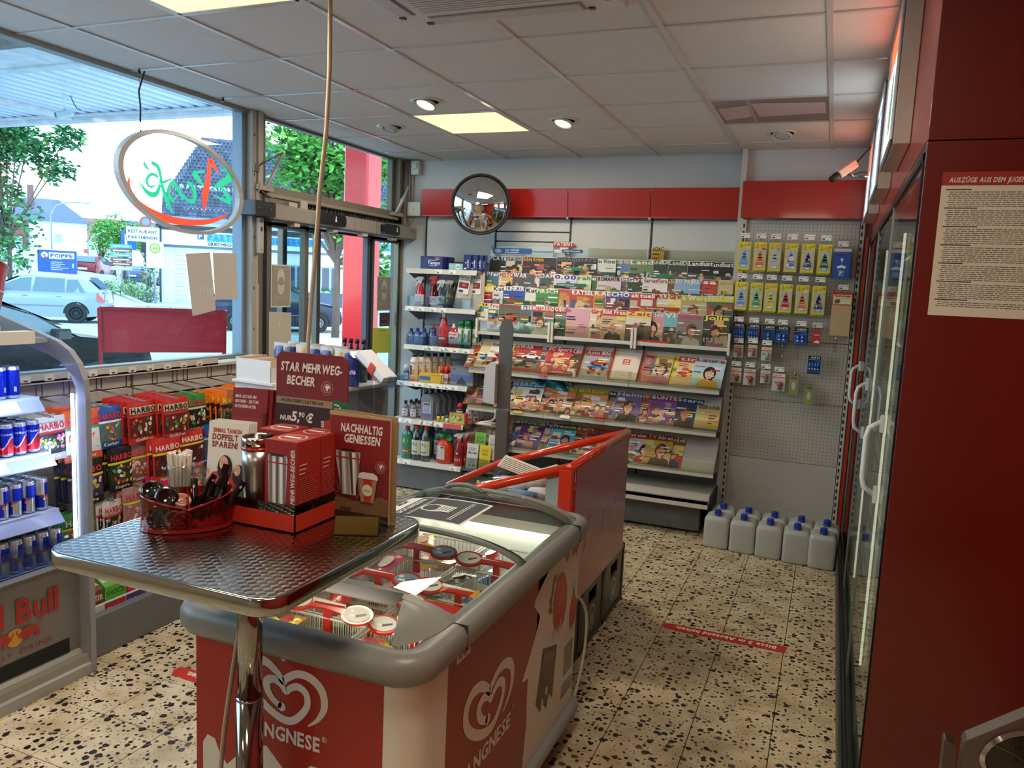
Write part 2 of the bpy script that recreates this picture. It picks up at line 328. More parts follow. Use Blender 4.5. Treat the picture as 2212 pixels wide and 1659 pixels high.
mb = MB('glass', 'e8f2f4'); mb.box(XL-.022, XL-.016, 4.28, 5.95, 2.30, 2.755); mb.build('pane', w2)
for nm, y, s in (('near', 4.28, 1), ('far', 5.90, -1)):
 mb = MB('enamel', 'b7b2a6'); mb.tube([(XL+.045, y-.1*s, 2.285), (XL+.06, y-.02*s, 2.29), (XL+.13, y+.06*s if s > 0 else y+.1, 2.53)], .009, 8)
 mb.tube([(XL+.04, y-.11*s, 2.405), (XL+.13, y+.06*s if s > 0 else y+.1, 2.53)], .005, 6, col='5c584f'); mb.box(XL+.02, XL+.06, y-.14*s, y-.09*s, 2.38, 2.43, col='6b6659'); mb.box(XL+.02, XL+.07, y-.12*s, y+.04*s, 2.27, 2.30)
 mb.build('window_stay', w2)
mb = MB('dirty', '6a6459'); mb.box(XL-.04, XL+.0, 4.28, 6.12, 2.06, 2.262, col='2a2722')
for k in range(46):
 y = 4.32+k*.036+rnd.uniform(-.01, .01); l = rnd.uniform(.02, .075); mb.box(XL+.0, XL+.003, y, y+rnd.uniform(.006, .02), 2.238-l, 2.238, col=rnd.choice(['6f7a7a', '5a6468', '8b8574', '4a5256']))
mb.box(XL-.02, XL+.03, 4.28, 4.6, 2.18, 2.238, col='8d8676')
struct('trim_2', mb)
d1 = sempty('door_1')
mb = MB('enamel', '9b978e'); mb.box(XL+.01, XL+.15, 4.23, 6.16, 2.085, 2.185); mb.box(XL+.01, XL+.135, 4.23, 6.12, 2.075, 2.09, col='57534c'); mb.build('operator_beam', d1, .008)
for y in (5.16, 5.47):
 mb = MB('enamel', '6b675f'); mb.box(XL+.012, XL+.1515, y, y+.002, 2.088, 2.182); mb.build('beam_joint', d1)
mb = MB('plastic', '22272d'); mb.box(XL+.012, XL+.158, 4.04, 4.235, 2.095, 2.188);
for y in (4.075, 4.19): mb.lathe([(.006, 0), (.006, .003), (0, .003)], 8, (0, 0, 0), 'chrome', '777777', T=Matrix.Translation((XL+.158, y, 2.14)) @ Matrix.Rotation(PI/2, 4, 'Y'))
mb.build('beam_end_cap', d1, .004)
for k, (a, b, z) in enumerate(((4.665, 5.0, 2.095), (5.53, 5.78, 2.092))):
 mb = MB('plastic', '15161a'); M = lambda u, v, h: (XL+.15+h, u, v)
 mb.prism(rrect(a, z, b, z+.085, .03), 0, .035, M); mb.pol(M, [(a+.19, z+.03), (a+.215, z+.03), (a+.21, z+.055), (a+.195, z+.055)], 'd8dcdf', h=.036); mb.ell(M, a+.203, z+.062, .008, .008, 'd8dcdf', h=.036)
 mb.build('motion_sensor', d1)
mb = MB('enamel', 'c5c0b4')
for y in (4.45, 4.9, 5.3, 5.75): mb.box(XL+.08, XL+.14, y, y+.06, 2.055, 2.078)
mb.box(XL-.0, XL+.06, 4.62, 4.70, 2.18, 2.25); mb.box(XL+.02, XL+.07, 4.48, 4.57, 2.19, 2.225); mb.build('bracket', d1)
mb = MB('rubber', '8d8a80')
mb.tube([(XL+.05, 4.2, 2.27), (XL+.06, 4.36, 2.22), (XL+.08, 4.45, 2.19), (XL+.05, 4.6, 2.2)], .003, 5); mb.tube([(XL+.02, 5.75, 2.19), (XL+.08, 5.9, 2.2), (XL+.09, 6.0, 2.205), (XL+.1, 6.09, 2.24)], .004, 5); mb.tube([(XL+.05, 5.8, 2.2), (XL+.1, 5.95, 2.19), (XL+.12, 6.05, 2.21), (XL+.13, 6.10, 2.26)], .003, 5); mb.tube([(XL+.09, 5.9, 2.19), (XL+.14, 6.0, 2.17), (XL+.16, 6.07, 2.15), (XL+.1, 6.1, 2.19)], .003, 5)
mb.build('cable', d1)
def leaf(nm, y0, y1, col, x=XL):
 mb = MB('aluminium', col)
 mb.box(x-.05, x+.0, y0, y0+.045, .02, 2.11); mb.box(x-.05, x+.0, y1-.045, y1, .02, 2.11); mb.box(x-.05, x+.0, y0, y1, 2.045, 2.11); mb.box(x-.05, x, y0, y1, .02, .12)
 o = mb.build(nm, d1, .003); g = MB('glass', 'dfeaec'); g.box(x-.03, x-.022, y0+.04, y1-.04, .11, 2.05); g.build('pane', o); return o
leaf('fixed_side_panel', 4.345, 4.80, '8d887c'); l2 = leaf('sliding_leaf', 4.60, 5.05, '6b6a66', XL-.075); leaf('fixed_side_panel', 5.645, 6.12, '777467', XL)
mb = MB('rubber', '14171a'); mb.box(XL-.04, XL+.004, 4.275, 4.33, .02, 2.07, col='0d0f12'); mb.box(XL-.05, XL-.005, 5.585, 5.645, .02, 2.08, col='4a5564'); mb.box(XL-.05, XL+.001, 5.63, 5.648, .02, 2.08); mb.box(XL-.125, XL-.07, 4.62, 4.64, .02, 2.05); mb.box(XL-.05, XL, 4.3, 6.15, 0, .02, col='55524b')
mb.build('door_seal', d1)
mb = MB('wall', '8d897f'); mb.box(XL-.1, XL+.02, 6.11, 6.125, 0, CEILZ); mb.box(XL-.08, XL+.02, 6.12, 6.14, 0, CEILZ); mb.box(XL-.08, XL+.0, 5.99, 6.12, 2.19, CEILZ+.03, col='58544a'); mb.box(XL-.02, XL+.05, 5.985, 6.02, 2.30, CEILZ, col='7d786c'); struct('trim_3', mb)
def sheet(nm, pts, lab, cat, col='c9c4bd', x=None, marks=None, mat='paper'):
 x = XL+.004 if x is None else x
 mb = MB(mat, col); M = lambda u, v, h: (x+h, u, v); mb.prism(pts, 0, .0012, M)
 if marks: marks(mb, M)
 return tag(mb.build(nm), lab, cat)
def tears(mb, M):
 for k in range(5): mb.rect(M, 3.70+k*.028, 1.60-.004*k, 3.702+k*.028, 1.63-.004*k+rnd.uniform(-.01, .012), 'ffffff', h=.0016)
sheet('notice_sheet', [(3.665, 1.452), (3.858, 1.486), (3.808, 1.842), (3.613, 1.822)], 'tilted blank back of a paper notice taped left on the window pane', 'notice', marks=tears)
sheet('notice_sheet', [(3.852, 1.552), (4.053, 1.555), (4.04, 1.85), (3.832, 1.840)], 'straight blank back of a paper notice beside the window post', 'notice')
def mask(mb, M, u, v, s, c1, c2, flip=1):
 mb.ell(M, u, v+.10*s, .035*s, .055*s, c1, h=.002); mb.ell(M, u, v+.07*s, .028*s, .034*s, c2, h=.0024); mb.pol(M, [(u-.034*s, v+.06*s), (u-.03*s, v+.01*s), (u, v-.01*s), (u+.03*s, v+.01*s), (u+.034*s, v+.06*s), (u, v+.045*s)], c1, h=.0028)
 for k in range(3): mb.rect(M, u-.024*s, v+(.012+.012*k)*s, u+.024*s, v+(.0145+.012*k)*s, c2, h=.0032)
for nm, a, b, z0, z1, lab in (('door_notice', 4.378, 4.59, 1.50, 1.795, 'grey face-mask notice on the left glass door panel'), ('door_notice', 5.735, 5.957, 1.46, 1.753, 'grey face-mask notice with white border on the right glass door panel')):
 def mk_(mb, M, a=a, b=b, z0=z0, z1=z1):
  mb.rect(M, a+.008, z0+.008, b-.008, z1-.008, '9a9384', h=.0016); mask(mb, M, (a+b)/2, (z0+z1)/2-.05, 1.1, 'c6c6bd', '9a9384')
  mb.text(M, 'MASKENPFLICHT', (a+b)/2, z1-.035, .014, 'b5b2a6', cx=True, h=.002, mirror=True);
  for k in range(3): mb.rect(M, a+.03, z0+.05+k*.011, b-.03, z0+.053+k*.011, 'b3afa2', h=.002)
 sheet(nm, [(a, z0), (b, z0), (b, z1), (a, z1)], lab, 'notice', 'ccd6dc', XL+.002, mk_)
sheet('door_notice', [(4.36, 1.10), (4.60, 1.10), (4.60, 1.46), (4.36, 1.47)], 'pale beige blank sheet low on the left glass door panel', 'notice', 'bdbcae', XL+.002, lambda mb, M: mb.rect(M, 4.47, 1.36, 4.473, 1.40, 'ffffff', h=.0018))
def veh(mb, M):
 mb.text(M, 'VERKEHRSHINWEIS', 5.83, 1.285, .009, '8a4a20', cx=True, bold=True); mb.pol(M, [(5.72, 1.235), (5.74, 1.25), (5.80, 1.245), (5.93, 1.25), (5.94, 1.235), (5.93, 1.228), (5.73, 1.228)], '22251a'); mb.ell(M, 5.76, 1.228, .012, .012, '22251a'); mb.ell(M, 5.9, 1.228, .012, .012, '22251a')
 mb.ell(M, 5.76, 1.17, .03, .022, '2a2c1c'); mb.ell(M, 5.80, 1.165, .012, .022, 'c9cf4a', h=.002); mb.ell(M, 5.83, 1.17, .018, .02, '2a2c1c'); mb.rect(M, 5.885, 1.16, 5.89, 1.19, '2a2c1c'); mb.rect(M, 5.74, 1.185, 5.85, 1.188, '2a2c1c')
sheet('door_notice', [(5.684, 1.105), (5.973, 1.09), (5.976, 1.305), (5.684, 1.318)], 'yellow-green notice with black vehicle drawings on the right door panel', 'notice', 'c9cf4a', XL+.003, veh)
def mkst(mb, M):
 mb.text(M, 'WIR L', 5.87, 1.395, .028, 'e8f4fa', ital=.15); mb.text(M, 'EINEN', 5.87, 1.35, .028, 'e8f4fa', ital=.15)
sheet('door_sticker', [(5.86, 1.32), (6.03, 1.32), (6.03, 1.44), (5.86, 1.44)], 'red sticker with pale italic words above the yellow door notice', 'sticker', 'c2493f', XL-.045, mkst)
mb = MB('plastic', 'cfcfc8'); mb.box(-.04, .04, -.055, -.0, 0, .12); mb.lathe([(0, 0), (.022, .002), (.03, .01), (.03, .05), (.022, .058), (0, .06)], 12, (0, -.055, .045), col='dadad2', sy=.5)
o = mb.build('alarm_sensor', None, .006); o.location = (-3.445, YB-.002, 2.635); tag(o, 'white alarm motion sensor high in the corner by the door', 'sensor')
mb = MB('plastic', 'd6d4c6'); mb.box(-.066, .066, -.05, 0, -.06, .06); mb.box(-.062, .062, -.054, -.05, -.056, .056, col='dddbce'); mb.lathe([(.005, 0), (.005, .002), (0, .002)], 8, (0, 0, 0), col='55534c', T=Matrix.Translation((0, -.0535, .0)) @ Matrix.Rotation(PI/2, 4, 'X'))
o = mb.build('wall_junction_box', None, .003); o.location = (-3.443, YB-.002, 2.345); o.name = 'junction_box'; tag(o, 'square cream junction box on the wall right of the door beam', 'electrical box')
mb = MB('enamel', 'b5b3aa');
for x in (-3.515, -3.485): mb.tube([(x, YB-.014, 2.24 if x < -3.5 else 2.42), (x, YB-.014, CEILZ)], .011, 8)
tag(mb.build('conduit_pipe'), 'pair of pale wall conduits running up beside the alarm sensor', 'pipe')
t = thing('oval_window_sign', 'oval white-rimmed cafe sign with green script and red swoosh, hanging in the window', 'sign', (XL+.11, 3.50, 2.21))
AX = .465; AZ = .272; tilt = -.13
mb = MB('enamel', 'b9b3ac'); pts = []
for i in range(56):
 a = 2*PI*i/56; y, z = AX*math.cos(a), AZ*math.sin(a); pts.append((0, y*math.cos(tilt)-z*math.sin(tilt), y*math.sin(tilt)+z*math.cos(tilt)))
V = []; n = len(pts)
for s_, x in ((1.0, -.018), (1.0, .018), (.93, .018), (.93, -.018)): V += [(x, p[1]*s_, p[2]*s_) for p in pts]
mb.add(V, [(k*n+i, ((k+1) % 4)*n+i, ((k+1) % 4)*n+(i+1) % n, k*n+(i+1) % n) for k in range(4) for i in range(n)], smooth=False); mb.build('rim', t)
mb = MB('plexi', 'f4fbff'); mb.add([(0, p[1]*.94, p[2]*.94) for p in pts], [tuple(range(n))]); mb.build('clear_panel', t)
mb = MB('signlit', '10b08a'); mk('signlit', .4, emit=.75, namt=0)
M = lambda u, v, h: (.004+h, u, v); g = '06c090'; r_ = 'ff4a30'
for c_, P_, W_ in [('r', [(0.191, 0.175), (0.186, 0.093), (0.169, 0.014), (0.153, -0.05), (0.144, -0.132)], [0.03, 0.035, 0.045, 0.048, 0.01]), ('r', [(0.202, 0.169), (0.229, 0.138), (0.262, 0.101)], [0.035, 0.025, 0.012]), ('g', [(0.273, 0.122), (0.34, 0.128), (0.369, 0.104), (0.329, 0.067), (0.273, 0.036), (0.218, 0.009)], [0.006, 0.02, 0.045, 0.045, 0.035, 0.005]), ('g', [(0.284, 0.021), (0.329, -0.017), (0.363, -0.057)], [0.018, 0.028, 0.034]), ('g', [(0.366, -0.058), (0.295, -0.049), (0.223, -0.034)], [0.028, 0.018, 0.004]), ('g', [(0.154, 0.095), (0.112, 0.086), (0.06, 0.075)], [0.014, 0.014, 0.012]), ('g', [(0.06, 0.076), (0.101, 0.043), (0.137, 0.016)], [0.035, 0.035, 0.012]), ('g', [(0.019, 0.013), (0.059, -0.008), (0.074, -0.052), (0.059, -0.088), (0.018, -0.085), (-0.017, -0.059)], [0.022, 0.028, 0.028, 0.025, 0.016, 0.008]), ('g', [(-0.094, 0.005), (-0.061, -0.024), (-0.032, -0.057), (-0.01, -0.084)], [0.024, 0.026, 0.024, 0.018]), ('g', [(-0.094, 0.002), (-0.12, -0.039), (-0.114, -0.082), (-0.09, -0.098), (-0.056, -0.068)], [0.016, 0.02, 0.022, 0.018, 0.006]), ('g', [(-0.237, 0.084), (-0.196, 0.069), (-0.178, 0.032), (-0.17, -0.01), (-0.152, -0.065), (-0.129, -0.113), (-0.096, -0.168)], [0.018, 0.024, 0.02, 0.02, 0.024, 0.028, 0.012]), ('g', [(-0.188, -0.016), (-0.146, -0.006), (-0.099, 0.018)], [0.008, 0.014, 0.006]), ('g', [(-0.179, -0.025), (-0.203, -0.075), (-0.24, -0.087), (-0.28, -0.07), (-0.314, -0.033)], [0.016, 0.026, 0.028, 0.02, 0.004]), ('g', [(-0.193, 0.01), (-0.22, 0.023), (-0.254, 0.011), (-0.27, -0.023), (-0.248, -0.047), (-0.212, -0.035)], [0.014, 0.016, 0.016, 0.016, 0.012, 0.006]), ('g', [(-0.288, 0.074), (-0.273, 0.057), (-0.254, 0.037)], [0.016, 0.016, 0.006]), ('r', [(-0.383, -0.018), (-0.388, -0.067), (-0.363, -0.112), (-0.312, -0.155), (-0.223, -0.188), (-0.101, -0.209), (0.037, -0.211), (0.163, -0.196), (0.272, -0.166), (0.346, -0.127)], [0.008, 0.026, 0.034, 0.04, 0.042, 0.04, 0.036, 0.03, 0.02, 0.004])]:
 Q_ = [(a, b, k) for (a, b), k in zip(P_, W_)]; n_ = len(Q_); F_ = []
 for i in range(n_-1):
  p0, p1, p2, p3 = Q_[max(0, i-1)], Q_[i], Q_[i+1], Q_[min(n_-1, i+2)]
  for k in range(5): u = k/5; F_.append([.5*(2*b+(c-a)*u+(2*a-5*b+4*c-d)*u*u+(3*b-a-3*c+d)*u**3) for a, b, c, d in zip(p0, p1, p2, p3)])
 F_.append(list(Q_[-1])); mb.band(M, [f_[:2] for f_ in F_], [max(.001, f_[2]) for f_ in F_], r_ if c_ == 'r' else g)
mb.build('lettering', t)
for y, z1, z0 in ((-.305, CEILZ-2.21, .20), (.305, CEILZ-2.21, .185)):
 mb = MB('chrome', '8a8a86'); mb.tube([(0, y, z0), (0, y, z1)], .0012, 5); mb.lathe([(.008, 0), (.008, .02), (.003, .022), (.003, .03)], 8, (0, y, z1-.032), col='4a4a46'); mb.build('suspension_wire', t)
mb = MB('rubber', '3b3f44'); mb.tube([(0.01, -.28, .545), (0.015, -.3, .50), (0, -.31, .44), (.005, -.305, .36), (0, -.303, .28)], .0045, 6); mb.tube([(0, -.303, .24), (.004, -.302, .215)], .004, 5); mb.build('power_cord', t)
mb = MB('rubber', 'b39d82'); mb.tube([(-1.79, 2.5, CEILZ), (-1.788, 2.5, 2.476), (-1.798, 2.5, 2.262), (-1.825, 2.5, 2.027), (-1.842, 2.5, 1.785), (-1.857, 2.5, 1.626), (-1.869, 2.5, 1.447), (-1.86, 2.48, 1.2), (-1.8, 2.45, .8), (-1.75, 2.4, .3), (-1.7, 2.4, .02)], .0085, 8)
cabl = mb.build('hanging_cable'); tag(cabl, 'long beige cable hanging from the ceiling down in front of the glass door', 'cable')
# outside: street, canopy, buildings, cars, trees
def hg(x, y):
 t = -x/max(y, 1); s = max(0, min(1, (t-1.08)/.1)); return -.05+max(0, -x-27)*.1*s*s*(3-2*s)
mb = MB('asphalt', 'b4bcc0'); xs_ = [XL-.2-i*1.2 for i in range(90)]; ys_ = [-12+i*1.3 for i in range(85)]
mb.grid(lambda a, b: ((XL-.22)-a*(a*.6+.4)*120, -12+b*110, hg((XL-.22)-a*(a*.6+.4)*120, -12+b*110)), 70, 70)
struct('forecourt_ground', mb)
mb = MB('asphalt', 'b5b3ad'); e1 = Vector((.755, .656, 0)); nrm = Vector((.656, -.755, 0))
for k in range(16):
 p = Vector((-30.5, 31.5, -.045))+e1*(k*1.0-3); q_ = p+e1*.97
 mb.add([p, q_, q_+nrm*3.2, p+nrm*3.2, p+Vector((0, 0, .1)), q_+Vector((0, 0, .1)), q_+nrm*3.2+Vector((0, 0, .1)), p+nrm*3.2+Vector((0, 0, .1))], [(4, 7, 6, 5), (3, 2, 6, 7), (0, 3, 7, 4), (1, 5, 6, 2)])
struct('pavement', mb)
t = thing('forecourt_canopy', 'pale corrugated forecourt canopy seen through the big window', 'canopy', (0, 0, 4.6))
mb = MB('enamel', 'c8d8ee'); X0, X1 = -30, -6.2; P = []; x = X0
while x < X1: P += [(x, 0), (x+.15, 0), (x+.165, .2), (x+.275, .2)]; x += .29
prof = P+[(x, 0)]
V = [(u, 8.15, z) for u, z in prof]+[(u, 11.1, z) for u, z in prof]; n = len(prof); mb.add(V, [(i, i+1, n+i+1, n+i) for i in range(n-1)])
V = [(u, 2.5, z) for u, z in prof]+[(u, 7.35, z) for u, z in prof]; mb.add(V, [(i, i+1, n+i+1, n+i) for i in range(n-1)]); mb.build('corrugated_sheet', t)
mb = MB('dirty', 'c2c8cc'); mb.box(X0, X1, 7.35, 8.15, -.06, .2); mb.box(X0, X1, 7.2, 7.35, -.10, .2, col='6f675f'); mb.box(X0, X1, 11.1, 11.3, -.12, .25); mb.box(X0, X1, 11.0, 11.1, -.05, 0); mb.box(X0, X1, 8.15, 8.3, -.10, .2)
for x in (-13.9, -21): mb.box(x-.1, x+.1, 8.2, 11.1, -.1, .1)
mb.build('beam', t, .01)
mb = MB('enamel', 'c9ced2'); mb.box(X0, X1, 2.4, 11.4, .3, .42); mb.build('roof_deck', t)
t = thing('canopy_camera', 'white security camera hanging under the forecourt canopy', 'camera', (-12.58, 9.95, 4.33))
mb = MB('enamel', 'c7d3dc'); mb.tube([(0, 0, .06), (.02, 0, .45)], .025, 8); mb.box(-.05, .09, -.04, .04, .43, .46); mb.build('mount', t)
mb = MB('enamel', 'a9bcc4'); T_ = Matrix.Rotation(.35, 4, 'Z') @ Matrix.Rotation(-.2, 4, 'Y'); mb.obox(T_, -.13, .15, -.055, .055, -.05, .05); mb.build('housing', t, .02)
mb = MB('plastic', '4a6a78'); mb.obox(T_, -.16, -.128, -.045, .045, -.04, .04); mb.build('lens', t, .01)
mb = MB('rubber', '3c4a52'); mb.tube([(.15, 0, .3), (.22, 0, .18), (.3, 0, .08), (.4, 0, .05)], .008, 5); mb.build('lead', t)
t = thing('red_column', 'tall glossy red square column outside beyond the sliding door', 'column', (-6.67, 10.2, -.05))
mb = MB('enamel', 'c31e22'); mb.box(-.21, .21, -.2, .2, 0, 5.4); mb.build('shaft', t, .03); mb = MB('enamel', 'c31e22'); mb.box(-.24, .24, -.23, .23, 0, .04); mb.build('base_plate', t, .01)
O = Vector((-31.8, 37.2, -.13)); BD = thing('restaurant_building', 'white restaurant with steep slate-tiled roof and blue fascia across the street', 'building')
def B(u, v, z): p = O+e1*u+nrm*v; return (p.x, p.y, p.z+z)
U0, U1 = -4.97, 12
mb = MB('wall', 'eef1f2'); mb.obox(B, U0, U1, -6, 0, 0, 3.2); mb.build('wall', BD)
mb = MB('wall', '4c6076'); mb.obox(B, -1.3, U1, 0, .05, 0, .95); mb.build('plinth', BD)
mb = MB('paint', '3b3238'); mb.obox(B, U0-.2, U1, 0, .35, 4.30, 4.48); mb.build('gutter', BD)
mb = MB('paint', '9aa8b0'); mb.add([B(U0-.2, .4, 4.46), B(U1, .4, 4.46), B(U1, -.6, 4.95), B(U0-.2, -.6, 4.95)], [(0, 1, 2, 3)]); mb.obox(B, U0-.1, U1, -.6, 0, 3.2, 4.95, col='8e9aa2'); mb.build('porch_roof', BD)
rf = MB('paint', '3c4658'); yr = 4.9; za, zb_ = 4.9, 9.95
def edge(z): return -4.95+max(0, z-6)*.53
rf.add([B(edge(za), -.6, za), B(U1, -.6, za), B(U1, -3.4, zb_), B(edge(zb_), -3.4, zb_)], [(0, 1, 2, 3)]); rf.add([B(edge(za), -.6, za), B(edge(zb_), -3.4, zb_), B(edge(za), -6, za)], [(0, 1, 2)])
rf.obox(B, edge(za), U1, -6, -.6, 3.2, za, col='55606f'); rf.build('roof', BD)
tl = MB('paint', '485468'); nr = 24
for k in range(nr):
 z = za+(zb_-za)*k/nr; z2 = za+(zb_-za)*(k+1)/nr; v1 = -.6-2.8*k/nr; v2 = -.6-2.8*(k+1)/nr; x = edge(z)
 while x < 9:
  w_ = .235; c_ = rnd.choice(['465266', '3f4a5c', '525e72', '4b5668', '394354'])
  tl.add([B(x, v1+.05, z-.015), B(x+w_*.55, v1+.10, z+.005), B(x+w_*.97, v1+.05, z-.02), B(x+w_*.97, v2+.02, z2), B(x+w_*.55, v2+.06, z2+.02), B(x, v2+.02, z2)], [(0, 1, 4, 5), (1, 2, 3, 4)], col=c_); x += w_
o = tl.build('roof_tile', BD); o['kind'] = 'stuff'
mb = MB('enamel', '5aa0c8'); mb.obox(B, U0+.1, U1-1, 0, .3, 3.35, 4.15, col='3ea7dc'); M = lambda u, v, h: B(u, .3+h, v)
mb.rect(M, U0+.1, 3.35, U1-1, 3.62, 'e8f4f6', h=.01); mb.rect(M, U0+.1, 4.08, U1-1, 4.15, 'dff0f4', h=.01); mb.rect(M, U0+.1, 3.60, -2.5, 4.12, 'dfeff4', h=.008)
mb.rect(M, -3.0, 3.72, -2.65, 4.12, '1b4f86', h=.012); mb.text(M, 'P', -2.93, 3.78, .24, 'e6f2fa', h=.02)
mb.text(M, 'PARTHENON', -2.42, 3.70, .36, '1f7cb8', h=.03, width=2.85, track=.2); mb.text(M, 'SOMMERGARTEN', .65, 3.70, .36, '1f7cb8', h=.03, width=3.7, track=.2); mb.text(M, 'GRIECHISCHE SPEZIALITÄTEN', -2.45, 3.41, .17, '16323f', h=.03, width=3.4)
mb.build('fascia_sign', BD)
mb = MB('enamel', 'e9e4f0'); M2 = lambda u, v, h: B(u, -.9+h, v)
mb.obox(B, -3.85, -1.45, -1.1, -.9, 5.16, 5.54); mb.text(M2, 'MITTAGSTISCH', -2.5, 5.25, .21, '9c2f8c', h=.02, cx=True, width=1.8); mb.ell(M2, -3.65, 5.35, .08, .11, '7fc4b0', h=.02); mb.build('lunch_sign', BD)
for u in (-3.5, -1.7):
 m2 = MB('paint', '6d7a88'); m2.tube([B(u, -.95, 4.9), B(u, -.95, 5.2)], .03, 5); m2.build('sign_post', BD)
mb = MB('enamel', 'c9edf2'); M2 = lambda u, v, h: B(u, -1.6+h, v); mb.text(M2, 'PARTHENON', -4.05, 6.45, .45, 'bfeaf0', h=.05, width=2.95); mb.build('roof_lettering', BD)
for k, (u, w_) in enumerate(((1.9, 1.1), (3.9, 1.1), (6.9, 1.2))):
 f_ = MB('paint', '8fb0cc'); f_.obox(B, u, u+w_, .01, .05, 1.0, 2.55); f_.build('window_frame', BD);
 g = MB('carglass', '2c4058');
 for s_ in (0, 1): g.obox(B, u+.08+s_*w_/2, u+w_/2-.06+s_*w_/2, .05, .07, 1.1, 2.45)
 g.build('pane', BD)
 h_ = MB('leaf', '3e7a3a');
 for _ in range(60):
  uu, vv, zz = u+rnd.random()*w_, .1+rnd.random()*.2, .95+rnd.random()*.25; a = rnd.uniform(-.08, .08); h_.add([B(uu, vv, zz), B(uu+.09, vv, zz+a), B(uu+.05, vv+.05, zz+.1)], [(0, 1, 2)])
 o = h_.build('window_box_plant', BD); o['kind'] = 'stuff'
mb = MB('brick', 'e6f0f2')
for k in range(24): mb.obox(B, -4.15, -3.6, .0, .05+.05*(k % 2), .15+k*.125, .26+k*.125); mb.obox(B, -4.1+.6, -3.25+.1*(k % 2), 0, .04, .15+k*.125, .25+k*.125)
mb.build('quoin_strip', BD)
mb = MB('paint', '49586c'); mb.tube([B(U0+.0, .1, 0), B(U0+.0, .1, 4.3)], .06, 6); mb.build('downpipe', BD)
t = thing('hanging_restaurant_sign', 'white two-line restaurant sign projecting from the corner of the tiled building', 'sign', B(-5.75, 1.0, 3.4)); t.rotation_euler = (0, 0, math.atan2(.656, .755))
mb = MB('enamel', 'eef6f6'); mb.box(-.85, .85, -.06, .06, 0, .78); Mx = lambda u, v, h: (u, -.06-h, v); mb.text(Mx, 'RESTAURANT', 0, .46, .16, '2c5560', cx=True, width=1.45, h=.01); mb.text(Mx, 'PARTHENON', 0, .14, .16, '2c5560', cx=True, width=1.45, h=.01)
for a, b, c_, d in ((-.85, -.82, 0, .78), (.82, .85, 0, .78)): mb.rect(Mx, a, c_, b, d, '39606a', h=.008)
mb.build('panel', t, .01); mb = MB('enamel', 'b04048'); mb.prism([(.3*math.cos(a*PI/9), .3*math.sin(a*PI/9)) for a in range(18)], -.05, .05, lambda u, v, h: (u+.15, h, v+1.08)); mb.ell(lambda u, v, h: (u+.15, -.051-h, v+1.08), 0, 0, .2, .2, '6a8fc0'); mb.build('emblem', t)
mb = MB('plastic', '22303a'); mb.box(-.1, .8, -.05, .05, -.6, -.08); mb.rect(lambda u, v, h: (u, -.05-h, v), .3, -.5, .7, -.3, '9fb8c0'); mb.build('lower_box', t)
def post(nm, lab, cat, D_, px_, base, hgt, build, hd=0):
 t = thing(nm, lab, cat, (px_[0], px_[1], base)); t.rotation_euler = (0, 0, math.atan2(-px_[0], px_[1])+hd); m = MB('enamel', '9aa6ac'); m.tube([(0, 0, 0), (0, 0, hgt)], .04, 7); m.build('pole', t); m = MB('enamel', 'ffffff'); build(m, lambda u, v, h: (u, -.05-h, v)); m.build('sign_plate', t); return t
def dirp(px, D_): pass
def bP(m, M): m.box(-.42, .42, -.05, -.0, 2.5, 3.7, col='1560b0'); m.text(M, 'P', 0, 2.85, .6, 'f2f8ff', cx=True, h=.01); m.box(-.2, .2, -.05, 0, 2.15, 2.42, col='e8f2f6')
post('parking_sign', 'blue parking sign with white P on a post beyond the van', 'sign', 0, (-40.5, 36.2), .4, 3.4, bP)
def bH(m, M): m.box(-.42, .42, -.05, 0, 1.9, 3.3, col='eef8f4'); m.prism([(.27*math.cos(a*PI/10), 2.95+.27*math.sin(a*PI/10)) for a in range(20)], 0, .02, lambda u, v, h: (u, -.05-h, v), col='58b052'); m.ell(M, 0, 2.95, .2, .2, 'eef07a', h=.022); m.text(M, 'H', 0, 2.85, .2, '3c9c46', cx=True, h=.025)
post('bus_stop_sign', 'white bus stop sign with a round green and yellow H', 'sign', 0, (-33.9, 32.0), -.05, 3.2, bH)
def bD(m, M):
 for k, c_ in enumerate(('36b0c4', '8a5a50', '36b0c4', '8c4c48', '8c4c48', 'b8c4c8')): m.box(-.55, .55, -.05, 0, 2.55-k*.25, 2.76-k*.25, col=c_); m.rect(M, -.42, 2.62-k*.25, .4, 2.68-k*.25, 'e8f2f2', h=.006)
post('direction_sign_stack', 'stack of blue and brown direction signs behind the round bush', 'sign', 0, (-37.6, 33.1), .35, 2.7, bD)
def bB(m, M): m.box(-.3, .3, -.05, 0, 2.3, 2.95, col='2a8fd0'); m.box(-.3, .3, -.04, 0, 1.4, 2.28, col='e4f2f6')
post('blue_info_sign', 'small blue and white sign between the parking and bus stop signs', 'sign', 0, (-39.5, 37.2), .2, 3.0, bB)
def house(nm, lab, px, D_, W_, Dp, H_, roof, colr, wall2=None):
 cx, cy, z0 = px; t = thing(nm, lab, 'building', (cx, cy, z0), math.atan2(-cx, cy)+roof[2]); mb = MB('wall', 'f0f4f4'); mb.box(-W_/2, W_/2, 0, Dp, -2.5, H_)
 mb.build('wall', t); r = MB('paint', colr); rh = roof[0]; ov = .25; r.add([(-W_/2-ov, -ov, H_), (W_/2+ov, -ov, H_), (W_/2+ov, Dp+ov, H_), (-W_/2-ov, Dp+ov, H_), (-W_/2+roof[1], Dp/2, H_+rh), (W_/2-roof[1], Dp/2, H_+rh)], [(0, 1, 5, 4), (2, 3, 4, 5), (3, 0, 4), (1, 2, 5), (0, 3, 2, 1)]); r.build('roof', t); return t
